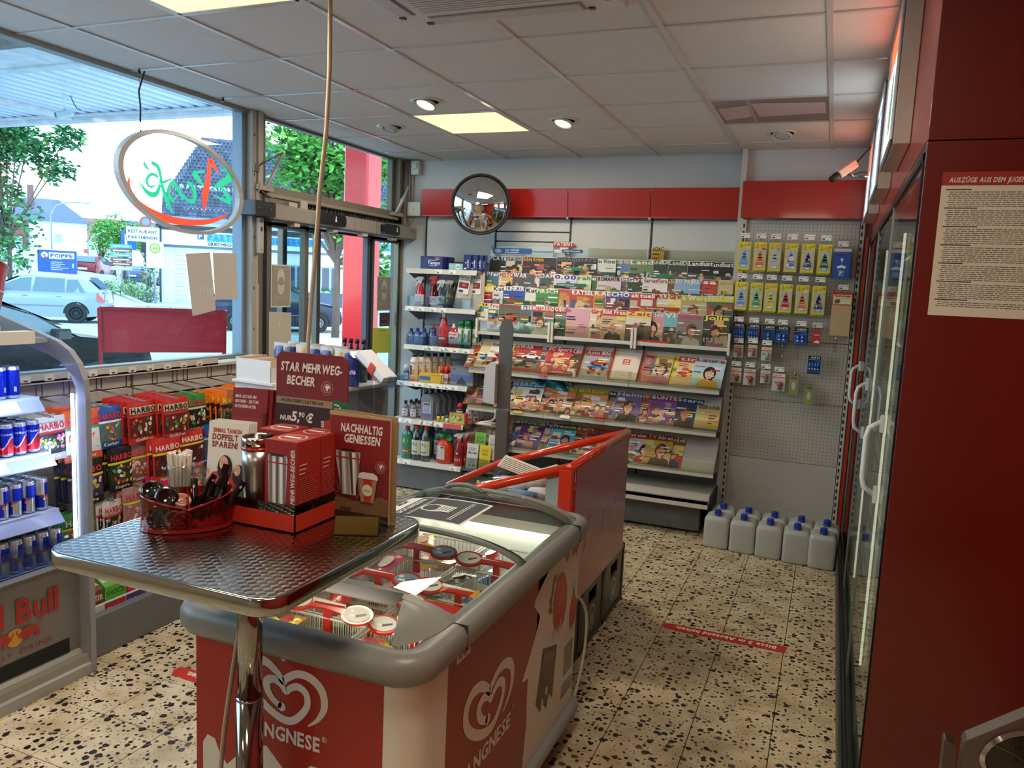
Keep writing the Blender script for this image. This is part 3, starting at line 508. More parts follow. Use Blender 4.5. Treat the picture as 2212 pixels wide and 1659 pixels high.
h1 = house('corner_house', 'cream house with dark hipped roof and brick end up the street', (-56.2, 42.4, 1.0), 60, 5.9, 7, 4.1, (1.9, 1.8, -.0), '56617a')
mb = MB('brick', '9c5a50'); mb.box(-2.97, -.98, -.05, 1, -1, 4.05); mb.build('brick_facing', h1)
for x, z, w_, hh in ((-1.9, 1.6, .6, 1.3), (.75, 2.55, .5, .65), (.85, .7, .6, 1.1)):
 mb = MB('paint', '6a5058' if x < 0 else 'd6e6e0'); mb.box(x, x+w_, -.1, -.05, z, z+hh); o = mb.build('window_frame', h1); mb = MB('carglass', '9fd0d0' if x > 0 else 'a6bcc0'); mb.box(x+.06, x+w_-.06, -.12, -.1, z+.06, z+hh/2-.03); mb.box(x+.06, x+w_-.06, -.12, -.1, z+hh/2+.03, z+hh-.06); mb.build('pane', h1)
mb = MB('brick', '7a5a58'); mb.box(-1.0, -.55, 2.2, 2.7, 5.2, 6.9); mb.build('chimney', h1)
mb = MB('paint', '6d88b0'); mb.tube([(-.95, -.15, -1), (-.95, -.15, 4.0)], .05, 6); mb.build('downpipe', h1)
mb = MB('enamel', 'f0c840'); mb.box(.2, 1.3, -.2, -.05, -.05, .2); mb.build('yellow_sign', h1)
house('far_house', 'distant house with reddish roof behind the small trees', (-66, 55.5, .5), 80, 6, 7, 3.9, (2.2, 1, 0), '9a5a5a')
house('distant_row_house', 'far grey-roofed house at the end of the street', (-82, 75.5, 0), 110, 16, 7, 5.0, (3.0, 2, 0), '5d6670')
t = thing('street_lamp', 'grey curved street lamp in front of the cream house', 'lamp', (-53.5, 41.0, .8)); mb = MB('enamel', '8fa0b4'); mb.tube([(0, 0, -1), (0, 0, 4.6), (.3, .2, 5.3), (.9, .7, 5.6), (1.7, 1.3, 5.65)], .06, 6); mb.build('pole', t); mb = MB('plastic', 'b0bcc8'); mb.box(1.6, 2.3, 1.15, 1.5, 5.58, 5.68); mb.build('lamp_head', t, .02)
t = thing('traffic_light', 'traffic light on a curved arm above the van', 'traffic light', (-48.6, 40.0, .5)); mb = MB('enamel', '9ab0a8'); mb.tube([(0, 0, -1), (0, 0, 2.8), (.25, .2, 3.4), (.8, .6, 3.75), (3.6, 2.9, 3.8)], .06, 6); mb.build('pole', t); mb = MB('plastic', 'd8e4e0'); mb.box(3.4, 3.8, 2.7, 3.0, 3.3, 4.2); mb.build('signal_head', t, .02); mb = MB('lit', 'e0402a'); mb.box(-.12, .12, -.25, -.12, 2.2, 2.5); mb.build('red_lamp', t, .02)
def wheel(m, x, y, r=.31, s=1, hub='8d959a'):
 T_ = Matrix.Translation((x, y, r)) @ Matrix.Rotation(-PI/2*s, 4, 'X')
 m.lathe([(0, -.08), (r-.02, -.08), (r, -.05), (r, .07), (r-.03, .09), (r*.64, .10), (r*.62, .07), (r*.6, .06)], 22, mat='rubber', col='26282a', T=T_); m.lathe([(r*.62, .065), (r*.5, .08), (r*.3, .06), (0, .085)], 22, mat='aluminium', col=hub, T=T_)
 for k in range(10): a = 2*PI*k/10; m.lathe([(.022, .09), (0, .091)], 6, (r*.42*math.cos(a), r*.42*math.sin(a), 0), 'rubber', '2a2c2e', T=T_)
def car(nm, lab, loc, rz, body, roofc=None, kind='hatch', parts=True, hub='8d959a', L_=4.1):
 t = thing(nm, lab, 'car', loc, rz); W_ = .87
 if kind == 'hatch': st_ = [(-2.05, .55, .35), (-2.03, .95, .28), (-1.95, 1.05, .25), (-1.55, 1.40, .2), (-1.3, 1.47, .18), (-.3, 1.5, .18), (.35, 1.42, .18), (.75, 1.22, .18), (1.15, 1.0, .18), (1.7, .88, .2), (1.98, .72, .25), (2.05, .5, .35)]
 elif kind == 'sedan': st_ = [(-2.25, .6, .35), (-2.2, .98, .28), (-1.7, 1.08, .2), (-1.25, 1.32, .18), (-.7, 1.43, .18), (.1, 1.44, .18), (.6, 1.28, .18), (1.1, 1.02, .18), (1.8, .9, .2), (2.15, .75, .25), (2.25, .5, .35)]
 belt = .93; top = max(s_[1] for s_ in st_)
 def hw(x, z):
  e = 1-max(0, abs(x)-1.2)**2*.22; k = 1-.24*max(0, z-belt)/(top-belt)-.05*max(0, .5-z)/.5; return W_*e*k
 rows = []
 for x, zt, zb in st_:
  sec = []; zs = [zb, (zb+.55)/2, .6, .75, belt, (belt+zt)/2, zt-.05, zt-.01, zt]
  zs = [min(z, zt) for z in zs]
  for j, z in enumerate(zs): y = hw(x, z); y = y-.06 if j == 7 else y*.0 if j == 8 else y; y = y*.93 if j == 7 else y; sec.append((x, y, z+(0.02 if j == 8 else 0)))
  full = [(x, -a[1], a[2]) for a in sec]+[a for a in sec[::-1][1:]]; rows.append(full)
 n = len(rows[0]); mb = MB('carblack' if body == '0b1414' else 'carpaint', body); V = [p for r_ in rows for p in r_]; F = [(i*n+j, i*n+j+1, (i+1)*n+j+1, (i+1)*n+j) for i in range(len(rows)-1) for j in range(n-1)]
 mb.add(V, [f_[::-1] for f_ in F]+[tuple(range(n)), tuple(range((len(rows)-1)*n, len(rows)*n))[::-1]], smooth=True); mb.build('body', t)
 g = MB('carglass', '5d7a84');
 for s_ in (1, -1):
  def S(u, v, h): return (u, s_*(hw(u, v)+.006+h), v)
  wins = ([(-1.52, .97), (-.98, .97), (-.98, 1.36), (-1.28, 1.37)], [(-.93, .97), (-.05, .97), (-.1, 1.41), (-.93, 1.39)], [(0.02, .97), (1.0, .98), (.62, 1.22), (.3, 1.36), (0, 1.4)]) if kind == 'hatch' else ([(-1.35, .98), (-.75, .98), (-.75, 1.33), (-1.0, 1.30)], [(-.68, .98), (.12, .98), (.1, 1.38), (-.68, 1.36)], [(.18, .98), (1.02, .98), (.62, 1.22), (.18, 1.36)])
  for w_ in wins: g.add([S(u, v, 0) for u, v in (w_ if s_ > 0 else w_[::-1])], [tuple(range(len(w_)))[::-1]])
 a, b = (st_[2], st_[3]) if kind == 'hatch' else (st_[2], st_[3])
 def sl(p, q, f, wd): x = p[0]+(q[0]-p[0])*f; z = p[1]+(q[1]-p[1])*f; return x, z
 for (p, q, f0, f1) in ((a, b, .1, 1.05), (st_[-4] if kind == 'hatch' else st_[-4], st_[-6] if kind == 'hatch' else st_[-6], .12, .92)):
  x0, z0 = sl(p, q, f0, 0); x1, z1 = sl(p, q, f1, 0); d = -.035 if p[0] < 0 else .035
  g.add([(x0+d, -.68, z0+.03), (x0+d, .68, z0+.03), (x1+d, .56, z1+.035), (x1+d, -.56, z1+.035)], [(0, 1, 2, 3)])
 g.build('windows', t)
 wm = MB('rubber', '222426')
 for x in (-1.25, 1.28):
  for s_ in (1, -1):
   wl = MB('rubber', '1a1c1e'); wheel(wl, x, s_*.80, .31, s_, hub); wl.build('wheel', t)
   def S(u, v, h): return (u, s_*(hw(u, v)+.004), v)
   P_ = [(x+.37*math.cos(a_*PI/10), .31+.37*math.sin(a_*PI/10)) for a_ in range(11)]; P_ = [(u, max(.22, v)) for u, v in P_]; wm.add([S(u, v, 0) for u, v in P_], [tuple(range(11))])
 wm.build('wheel_arch', t)
 m = MB('gloss', 'd43a30')
 for s_ in (1, -1):
  x = st_[1][0]; m.add([(x-.02, s_*.83*.8, .68), (x-.02, s_*.83*.95-.02*s_, .68), (x+.18, s_*.84, .72), (x+.2, s_*.80, .98), (x+.06, s_*.72, 1.0), (x-.01, s_*.6, .98)], [(0, 1, 2, 3, 4, 5) if s_ > 0 else (5, 4, 3, 2, 1, 0)])
 m.build('tail_light', t)
 m = MB('paint', 'eef2f4'); x = st_[1][0]; m.box(x-.05, x-.02, -.26, .26, .64, .76); m.build('licence_plate', t)
 m = MB('plastic', '2a2e30')
 for s_ in (1, -1): m.box(.72, .9, s_*.86, s_*1.0, .95, 1.08);
 m.box(-2.06 if kind == 'hatch' else -2.27, -1.95, -.78, .78, .25, .34); m.build('wing_mirror', t, .02)
 if kind == 'hatch':
  m = MB('plastic', '7d868c')
  for s_ in (1, -1):
   for x in (-.35, -1.0+.02): pass
   m.box(-.85, -.7, s_*.875, s_*.885, .82, .84); m.box(.08, .24, s_*.875, s_*.885, .82, .84); m.box(-.9, 1.0, s_*.868, s_*.88, .52, .56)
  m.build('door_trim', t)
 return t
car('silver_hatchback', 'silver hatchback driving left across the street outside', (-23.6, 17.6, -.05), math.atan2(-.62, -.78)+.0, '9fb0bc', hub='3a4046')
car('dark_blue_car', 'dark blue car parked behind the red board and the paper notices', (-16.9, 20.9, -.05), math.atan2(.656, .755), '28324c', kind='hatch')
bc = car('black_car', 'black car parked close outside the shop window', (-8.87, 5.38, -.05), math.atan2(1, .06), '0b1414', kind='sedan', hub='303438')
for k, (x, y, z, a, c_, kd, lb) in enumerate(((-43.5, 36.2, .95, 2.25, '8c3038', 'hatch', 'red hatchback seen from behind beside the van'), (-46.5, 42.6, .6, 2.25, '5a6a88', 'sedan', 'dark saloon parked behind the round bush'), (-50, 48.2, .45, 2.25, '46424e', 'hatch', 'dark hatchback parked further up the street'), (-54.5, 54.4, .4, 2.25, 'a8b4bc', 'hatch', 'pale car farthest up the parked row'))): car('parked_car', lb, (x, y, z), a-.1, c_, kind=kd)
t = thing('box_van', 'blue-backed box van with white lettering stopped up the street', 'van', (-41.0, 31.75, .55), math.atan2(28.2, -35.95)+.16)
mb = MB('enamel', '1450b4'); mb.box(-.05, 0, -.98, .98, .42, 2.05); M = lambda u, v, h: (-.055-h, -u, v)
mb.rect(M, -.42, 1.60, .84, 1.93, 'eef6fa', h=.004); mb.text(M, 'POPPE', .21, 1.66, .2, '1a3f8c', cx=True, width=1.12, h=.01); mb.rect(M, -.42, 1.555, .2, 1.575, 'dfe9f2', h=.004)
mb.ell(M, -.64, 1.77, .17, .17, 'eef4fa', h=.004); mb.text(M, 'dp', -.64, 1.72, .12, '1a3f8c', cx=True, h=.01); mb.ell(M, -.60, 1.64, .08, .05, 'c23a44', h=.007)
for k, s_ in enumerate(('- Unfallreparatur', '- Fahrzeuglackierung', '- Smart Repair', '- Nutzfahrzeuglackierung', '- Möbellackierung')): mb.text(M, s_, -.37, 1.37-k*.105, .055, 'e6f0fa', h=.008, ital=.1)
mb.text(M, 'www.poppe-gmbh.de', -.37, .70, .05, 'e6f0fa', h=.008); mb.text(M, 'info@poppe-gmbh.de', -.37, .61, .05, 'e6f0fa', h=.008); mb.rect(M, .72, 1.1, .82, 1.35, '9fc0e8', h=.005); mb.ell(M, -.74, .63, .08, .08, 'bcd0ee', h=.005); mb.rect(M, .66, .5, .84, .56, 'bcd0ee', h=.005)
mb.build('rear_door', t, .0)
mb = MB('enamel', 'f2f6f8'); mb.box(0, 3.3, -1.0, 1.0, .42, 2.1); mb.build('box_body', t, .03); mb = MB('enamel', 'e8f0f4'); mb.prism([(3.3, .3), (5.0, .3), (5.0, .95), (4.4, 1.15), (3.8, 1.75), (3.3, 1.8)], -.9, .9, lambda u, v, h: (u, h, v)); mb.build('cab', t, .05); mb = MB('carglass', '3a4c58'); mb.box(3.6, 4.2, -.92, .92, 1.1, 1.5); mb.build('cab_windows', t)
mb = MB('plastic', '2a3a58'); mb.box(-.03, 3.2, -.9, .9, .22, .42); mb.build('chassis', t)
mb = MB('lit', 'ff4a38');
for s_ in (1, -1): mb.box(-.06, -.03, s_*.6, s_*.9, .26, .40)
mb.build('tail_light', t); mb = MB('paint', 'e8eef2'); mb.box(-.065, -.03, -.25, .25, .27, .37); mb.build('licence_plate', t)
for x in (.9, 4.2):
 for s_ in (1, -1): wl = MB('rubber'); wheel(wl, x, s_*.82, .33, s_); wl.build('wheel', t)
def leafcloud(mb, blobs, n, size, cols, T=None, droop=0):
 for _ in range(n):
  c, r = rnd.choice(blobs) if not isinstance(blobs[0][1], tuple) else rnd.choice(blobs); r = r if isinstance(r, tuple) else (r, r, r)
  d = Vector((rnd.gauss(0, 1), rnd.gauss(0, 1), rnd.gauss(0, 1))).normalized()*(rnd.random()**.33); p = Vector((c[0]+d.x*r[0], c[1]+d.y*r[1], c[2]+d.z*r[2]))
  a = Vector((rnd.uniform(-1, 1), rnd.uniform(-1, 1), rnd.uniform(-.6, .3))).normalized(); b = a.cross(Vector((rnd.uniform(-1, 1), rnd.uniform(-1, 1), 1))).normalized(); s = size*rnd.uniform(.6, 1.3)
  mb.add([p, p+a*s*.5+b*s*.28, p+a*s, p+a*s*.5-b*s*.28], [(0, 1, 2, 3)], col=rnd.choice(cols))
GRN = ['5fa84a', '74bc55', '4a8f3e', '8ccb62', '3c7a36', '66b04e']
def tree(nm, lab, loc, trunk, blobs, n, size, cols=GRN, cat='tree', branches=True):
 t = thing(nm, lab, cat, loc); mb = MB('dirty', '5d5148')
 if trunk: mb.tube([(0, 0, -.5), (.05, 0, trunk[0]*.5), (0, .05, trunk[0])], [trunk[1], trunk[1]*.8, trunk[1]*.6], 8)
 for c, r in blobs:
  if trunk: mb.tube([(0, 0, trunk[0]*.7), (c[0]*.5, c[1]*.5, (trunk[0]*.7+c[2])/2+.1), c], [trunk[1]*.45, trunk[1]*.25, .02], 5)
  else: mb.tube([(c[0], c[1], 0), c], [.03, .01], 4)
 mb.build('trunk' if trunk else 'stem', t); l = MB('leaf'); leafcloud(l, blobs, n, size, cols); o = l.build('foliage', t); o['kind'] = 'stuff'; return t
def bl(n, cx, cz, R, rz, r0, r1, seed=1, cy=0, ry=None):
 q = random.Random(seed); out = []
 for _ in range(n):
  d = Vector((q.gauss(0, 1), q.gauss(0, 1), q.gauss(0, 1))).normalized()*q.uniform(.5, 1); r = q.uniform(r0, r1); out.append(((cx+d.x*R, cy+d.y*(ry or R), cz+d.z*rz), (r, r, r*.7)))
 return out
tree('maple_tree', 'bright green leafy tree behind the sliding door and red column', (-13.9, 19.9, -.05), (3.2, .13), bl(30, .1, 6.3, 1.85, 2.6, .6, .95, 3)+[((-.9, -.8, 3.6), (.6, .6, .5)), ((.9, .8, 1.9), (.4, .4, .4)), ((.3, .2, 3.4), (.8, .8, .6)), ((.8, .6, 2.7), (.6, .6, .6)), ((0, .2, 4.2), (.9, .9, .7)), ((.6, .5, 2.1), (.5, .5, .5))], 11000, .24)
tree('maple_tree', 'second leafy tree seen right of the red column', (-14.2, 24.6, -.05), (3.2, .15), bl(20, 1.4, 5.0, 1.9, 2.6, .7, 1.1, 5), 5200, .26)
tree('oak_tree', 'large dark green tree at the far left of the window', (-30.2, 21.3, .5), (3.0, .10), bl(28, -1.7, 6.0, 2.3, 2.6, .8, 1.3, 8)+[((-1.4, -.5, 3.4), (1.9, 1.6, 1.7)), ((-.2, .3, 2.8), (1.3, 1.3, 1.2)), ((-.8, .2, 1.6), (1.5, 1.2, 1.5)), ((.8, 1.5, 5.1), (.8, .8, .6)), ((1.1, 1.8, 6.4), (.7, .7, .5))], 13000, .26, ['3f7f4e', '2f6a44', '55985a', '6cb46a', '2c5c3e'])
tree('hillside_shrubs', 'green overgrown slope below the large tree at the far left', (-46.5, 30.6, 1.0), None, [((-3.4, -1.4, 1.6), (1.6, 1.6, 2.0)), ((-2.2, -.8, 2.6), (1.4, 1.4, 1.5)), ((-1.2, .3, 2.4), (1.3, 1.3, 1.2)), ((-.6, 1.4, 1.0), (1.2, 1.2, .9)), ((.5, 2.5, .6), (1.0, 1.0, .6)), ((-1.8, .8, .9), (1.5, 1.5, 1.2)), ((-1.0, 0, 3.6), (1, 1, .8))], 5200, .24, ['6ab85e', '58a24e', '86cc70', '4c8f48'], 'shrub')
for k, (x, y, z, h_, R, sd, lb) in enumerate(((-50.5, 42.6, .3, 2.5, 1.3, 11, 'small round street tree left of the parking sign'), (-43.6, 38.6, .2, 2.4, 1.6, 12, 'street tree right behind the parking sign'), (-56, 52, .2, 3, 1.9, 13, 'farther street tree between the house and the parked cars'))):
 tree('street_tree', lb, (x, y, z), (h_, .12), bl(14, 0, h_+1.3, R*.75, R*.8, .55, .9, sd), 2600, .2)
tree('round_bush', 'low round bush on the traffic island', (-33.6, 29.5, .35), None, [((0, 0, .45), (.9, .9, .5)), ((.5, .4, .4), (.7, .7, .42)), ((-.5, -.4, .38), (.6, .6, .4))], 1600, .11, ['6a8f52', '7da860', '587c48', '8fb86c'], 'bush')
tree('wall_hedge', 'narrow hedge with flowers climbing the corner of the white restaurant', B(-5.6, 1.0, 0), None, [((0, 0, .7), (.7, .6, .7)), ((.2, 0, 1.6), (.5, .5, .6)), ((.3, 0, 2.3), (.4, .4, .5)), ((-.6, -.5, .5), (.5, .5, .5)), ((.5, -.4, .4), (.6, .5, .4))], 1900, .13, ['5c8a58', '6e9c5c', '4a6f5a', '7d7a9a', '86b05e'], 'hedge')
t = thing('red_a_board', 'blank red back of a folding A-frame board outside the window', 'signboard', (-4.9, 4.705, -.05), math.atan2(.67, .6))
mb = MB('enamel', 'b02230'); mb.obox(lambda u, v, z: (u, -.045+(1.45-z)*.06+v, z), -.44, .44, -.012, .012, 1.125, 1.46); mb.build('panel', t, .002)
for s_ in (-1, 1):
 mb = MB('enamel', 'a81c28'); mb.tube([(s_*.44, .05, 0), (s_*.45, -.06, 1.47)], .02, 4, sq=True); mb.build('front_leg', t)
 mb = MB('enamel', 'a81c28'); mb.tube([(s_*.47, .5, 0), (s_*.45, -.02, 1.44)], .015, 4, sq=True); mb.build('rear_leg', t)
mb = MB('enamel', 'a81c28'); mb.tube([(-.45, -.06, 1.465), (.45, -.06, 1.465)], .016, 4, sq=True); mb.build('top_rail', t)
# back wall gondola rack
RX = [-3.305, -2.652, -2.0, -1.347, -.694]
rack = thing('magazine_rack', 'long grey wall rack of magazine shelves under a red header band', 'shelf unit', (0, 0, 0))
YF = 6.05
for a in range(4):
 x0, x1 = RX[a]+.006, RX[a+1]-.006
 mb = MB('enamel', 'ac1a0e'); mb.prism([(5.93, 2.495), (5.945, 2.497), (6.0, 2.29), (6.0, 2.275), (5.96, 2.275), (5.96, 2.285)], x0-.003, x1+.003, lambda u, v, h: (h, u, v)); mb.build('header_panel', rack, .002)
 ups = [(1.90, 2.265)] if a != 1 else [(1.90, 2.00), (2.01, 2.08), (2.09, 2.16), (2.17, 2.265)]
 for z0, z1 in ups: mb = MB('paint', 'cfd1cc'); mb.box(x0, x1, YF, YF+.02, z0, z1); mb.build('back_panel', rack, .003)
 for z0, z1 in ((1.36, 1.89), (1.07, 1.355), (.72, 1.06), (.42, .715), (.06, .415)): mb = MB('paint', '9aa0a4'); mb.box(x0, x1, YF, YF+.02, z0, z1); mb.build('back_panel', rack, .003)
for x in RX:
 mb = MB('paint', '2a2a28'); mb.box(x-.005, x+.005, YF-.006, YF+.03, .05, 2.29); mb.build('upright', rack)
for a in (1, 2, 3): mb = MB('chrome', '8a8a88'); mb.box(RX[a]-.008, RX[a]+.008, 5.95, 6.0, 2.262, 2.28); mb.build('header_bracket', rack)
mb = MB('dirty', '5e625f'); mb.box(-2.66, -.76, 5.60, 6.06, .02, .20); mb.build('base_plinth', rack, .006); mb = MB('dirty', '66686a'); mb.box(-3.37, -2.67, 5.60, 6.06, .01, .235); mb.build('base_plinth', rack, .006)
mb = MB('paint', 'c9c5ba'); mb.box(-2.0, -.695, 5.47, 6.04, .255, .285); mb.box(-2.0, -.695, 5.47, 5.485, .225, .285); mb.build('base_shelf', rack, .003)
mb = MB('dirty', '3b3d3c'); mb.box(-.70, -.69, 5.55, 6.05, .02, .30); mb.build('side_panel', rack)
INC = math.radians(47); TIERS = [(5.62, 1.057), (5.62, .754), (5.64, .45)]; LT = .31
def tier_pt(k, x, s, n=0):   # s along the slope, n out of it
 y, z = TIERS[k]; return Vector((x, y+.012+s*math.cos(INC)-n*math.sin(INC), z+.0+s*math.sin(INC)+n*math.cos(INC)))
for k in range(3):
 y, z = TIERS[k]
 for a in range(1, 4):
  x0, x1 = RX[a]+.002, RX[a+1]-.002
  mb = MB('paint', 'c6c2b6'); mb.prism([(y, z), (y, z-.035), (y+.008, z-.035), (y+.012, z-.008), (y+.012+LT*math.cos(INC), z-.008+LT*math.sin(INC)), (y+.012+LT*math.cos(INC), z+LT*math.sin(INC)), (y+.012, z)], x0, x1, lambda u, v, h: (h, u, v)); mb.build('sloped_shelf', rack, .0015)
  mb = MB('plexi', 'f2f2ea'); mb.box(x0+.003, x1-.003, y-.003, y, z-.01, z+.075); mb.box(x1-.004, x1-.001, y, y+.10, z, z+.07); mb.build('clear_lip', rack)
  mb = MB('paint', 'a7a59c')
  for xx in (x0, x1): mb.add([(xx, y+.05, z-.01), (xx, YF, z-.05), (xx, YF, z+.2), (xx, y+.2, z+.2)], [(0, 1, 2, 3)])
  mb.build('shelf_bracket', rack)
STEP = [(5.745, 1.350), (5.80, 1.485), (5.86, 1.60), (5.92, 1.735), (5.98, 1.84)]
for a in range(1, 4):
 x0, x1 = RX[a]+.004, RX[a+1]+(.026 if a == 3 else -.004)
 mb = MB('paint', 'd0ccc0'); mb.box(x0, x1, 5.72, 6.04, 1.325, 1.347); mb.box(x0, x1, 5.715, 5.722, 1.325, 1.352); mb.build('display_shelf', rack, .002)
 mb = MB('paint', '8f918c');
 for k in range(1, 5): y, z = STEP[k]; mb.box(x0, x1, y-.02, y+.04, z-.01, z)
 mb.build('display_step', rack)
 for k in range(5):
  y, z = STEP[k]; mb = MB('plexi', 'eef0ea'); hh = (.085, .07, .07, .07, .20)[k]; mb.box(x0, x1, y-.022, y-.019, z-.005, z+hh); mb.build('clear_lip', rack)
for x, o_ in ((RX[1]+.02, 0), (RX[2]-.018, 0), (RX[2]+.008, 0), (RX[3]-.018, 0), (RX[3]+.008, 0), (-.665, 0)):
 mb = MB('plastic', 'ded9cc'); mb.box(x-.009, x+.009, 5.695, 5.715, 1.30, 1.455); mb.build('plastic_clip', rack, .002)
CS = [(5.72, 1.83, 6.03), (5.72, 1.52, 6.03), (5.72, 1.20, 6.03), (5.618, .906, 6.03), (5.57, .602, 6.03), (5.553, .262, 6.03)]
for k, (y, z, yb) in enumerate(CS):
 mb = MB('paint', 'c2c0b6'); mb.box(RX[0]+.004, RX[1]-.006, y+.004, yb, z-.02, z-.002); mb.prism([(y, z), (y-.012, z-.04), (y-.008, z-.042), (y+.006, z-.004)], RX[0]+.002, RX[1]-.004, lambda u, v, h: (h, u, v), col='cfcdc2')
 mb.build('flat_shelf', rack, .0015)
 mb = MB('paper', 'f0ede2'); M = lambda u, v, h, y=y, z=z: (u, y-.013+.012*(v)/.04+h*-1, z-.041+v)
 spots = ((.42, .62), (0.02, .18, .36, .5), (.27, .34, .52, .60, .70, .86), (.02, .2, .3, .45, .56, .68, .78), (.02, .17, .38, .52, .62), (.02, .18, .86))[k]
 for f_ in spots:
  u = RX[0]+.01+f_*.63; mb.rect(M, u, .006, u+.065, .036, 'efece2', h=.001); mb.rect(M, u+.006, .018, u+.03, .022, '8a8880', h=.0016); mb.rect(M, u+.018, .009, u+.04, .015, '33322e', h=.0016)
 if k == 4: mb.rect(M, -2.83, .004, -2.67, .038, 'd2483a', h=.0018);
 if k == 4:
  for u in (-3.03, -2.93): mb.rect(M, u, .004, u+.012, .038, 'c9443a', h=.002)
 mb.build('price_tag', rack)
 if k < 3:
  if k: mb = MB('plexi', 'dfeaf0'); mb.box(RX[0]+.02, RX[1]-.03, y+.0, y+.003, z, z+.085); mb.build('clear_lip', rack)
 if k == 3: mb = MB('plexi', 'd6e2e6'); mb.box(RX[0], RX[0]+.12, y, y+.003, z, z+.06); mb.build('clear_lip', rack)
 mb = MB('paint', 'a9a89f')
 for xx in (RX[0]+.003, RX[1]-.004): mb.add([(xx, y+.02, z-.004), (xx, 6.04, z-.004), (xx, 6.04, z-.12), (xx, 5.95, z-.12), (xx, y+.02, z-.03)], [(0, 1, 2, 3, 4)], col='20302c' if (k == 3 and xx < -3) else None)
 mb.build('shelf_bracket', rack)
mb = MB('paint', '9c9d98'); mb.prism([(5.9, .9), (6.04, 1.8), (6.04, .2), (5.6, .26)][::1], RX[1]-.003, RX[1]-.001, lambda u, v, h: (h, u, v));
# magazines
SKIN = ['e0b090', 'd49c7c', 'ecc4a4', 'c98e6e']; HAIR = ['4a2c1c', '2a1a14', 'c9a060', '7a4a28', 'e0c080']
def face(mb, M, u, v, s, h=.0014, hair=None):
 hr = hair or rnd.choice(HAIR); sk = rnd.choice(SKIN)
 mb.ell(M, u, v+.003*s, .052*s, .070*s, hr, h=h, n=12); mb.pol(M, [(u-.09*s, v-.14*s), (u-.075*s, v-.085*s), (u-.02*s, v-.06*s), (u+.02*s, v-.06*s), (u+.075*s, v-.085*s), (u+.09*s, v-.14*s)], rnd.choice(['b03040', 'e8e0d8', '40506a', 'c87890', '50403a', 'd8b040']), h=h+.0002)
 mb.pol(M, [(u-.016*s, v-.08*s), (u+.016*s, v-.08*s), (u+.016*s, v-.04*s), (u-.016*s, v-.04*s)], sk, h=h+.0003); mb.ell(M, u, v-.004*s, .036*s, .050*s, sk, h=h+.0004, n=12)
 for a in (-1, 1): mb.ell(M, u+a*.014*s, v+.006*s, .006*s, .003*s, '2c2020', h=h+.0006, n=6)
 mb.pol(M, [(u-.034*s, v+.012*s), (u-.036*s, v+.045*s), (u, v+.058*s), (u+.036*s, v+.045*s), (u+.034*s, v+.012*s), (u+.01*s, v+.034*s)], hr, h=h+.0007); mb.ell(M, u, v-.027*s, .011*s, .0035*s, 'b03a3a', h=h+.0006, n=6)
def minicar(mb, M, u, v, s, col, h=.0016):
 mb.pol(M, [(u-.06*s, v), (u-.062*s, v+.016*s), (u-.035*s, v+.02*s), (u-.02*s, v+.034*s), (u+.02*s, v+.034*s), (u+.035*s, v+.019*s), (u+.062*s, v+.014*s), (u+.062*s, v)], col, h=h); mb.pol(M, [(u-.026*s, v+.02*s), (u-.016*s, v+.031*s), (u+.016*s, v+.031*s), (u+.026*s, v+.02*s)], '1c242c', h=h+.0003)
 for a in (-.036, .038): mb.ell(M, u+a*s, v, .012*s, .012*s, '181818', h=h+.0003, n=8)
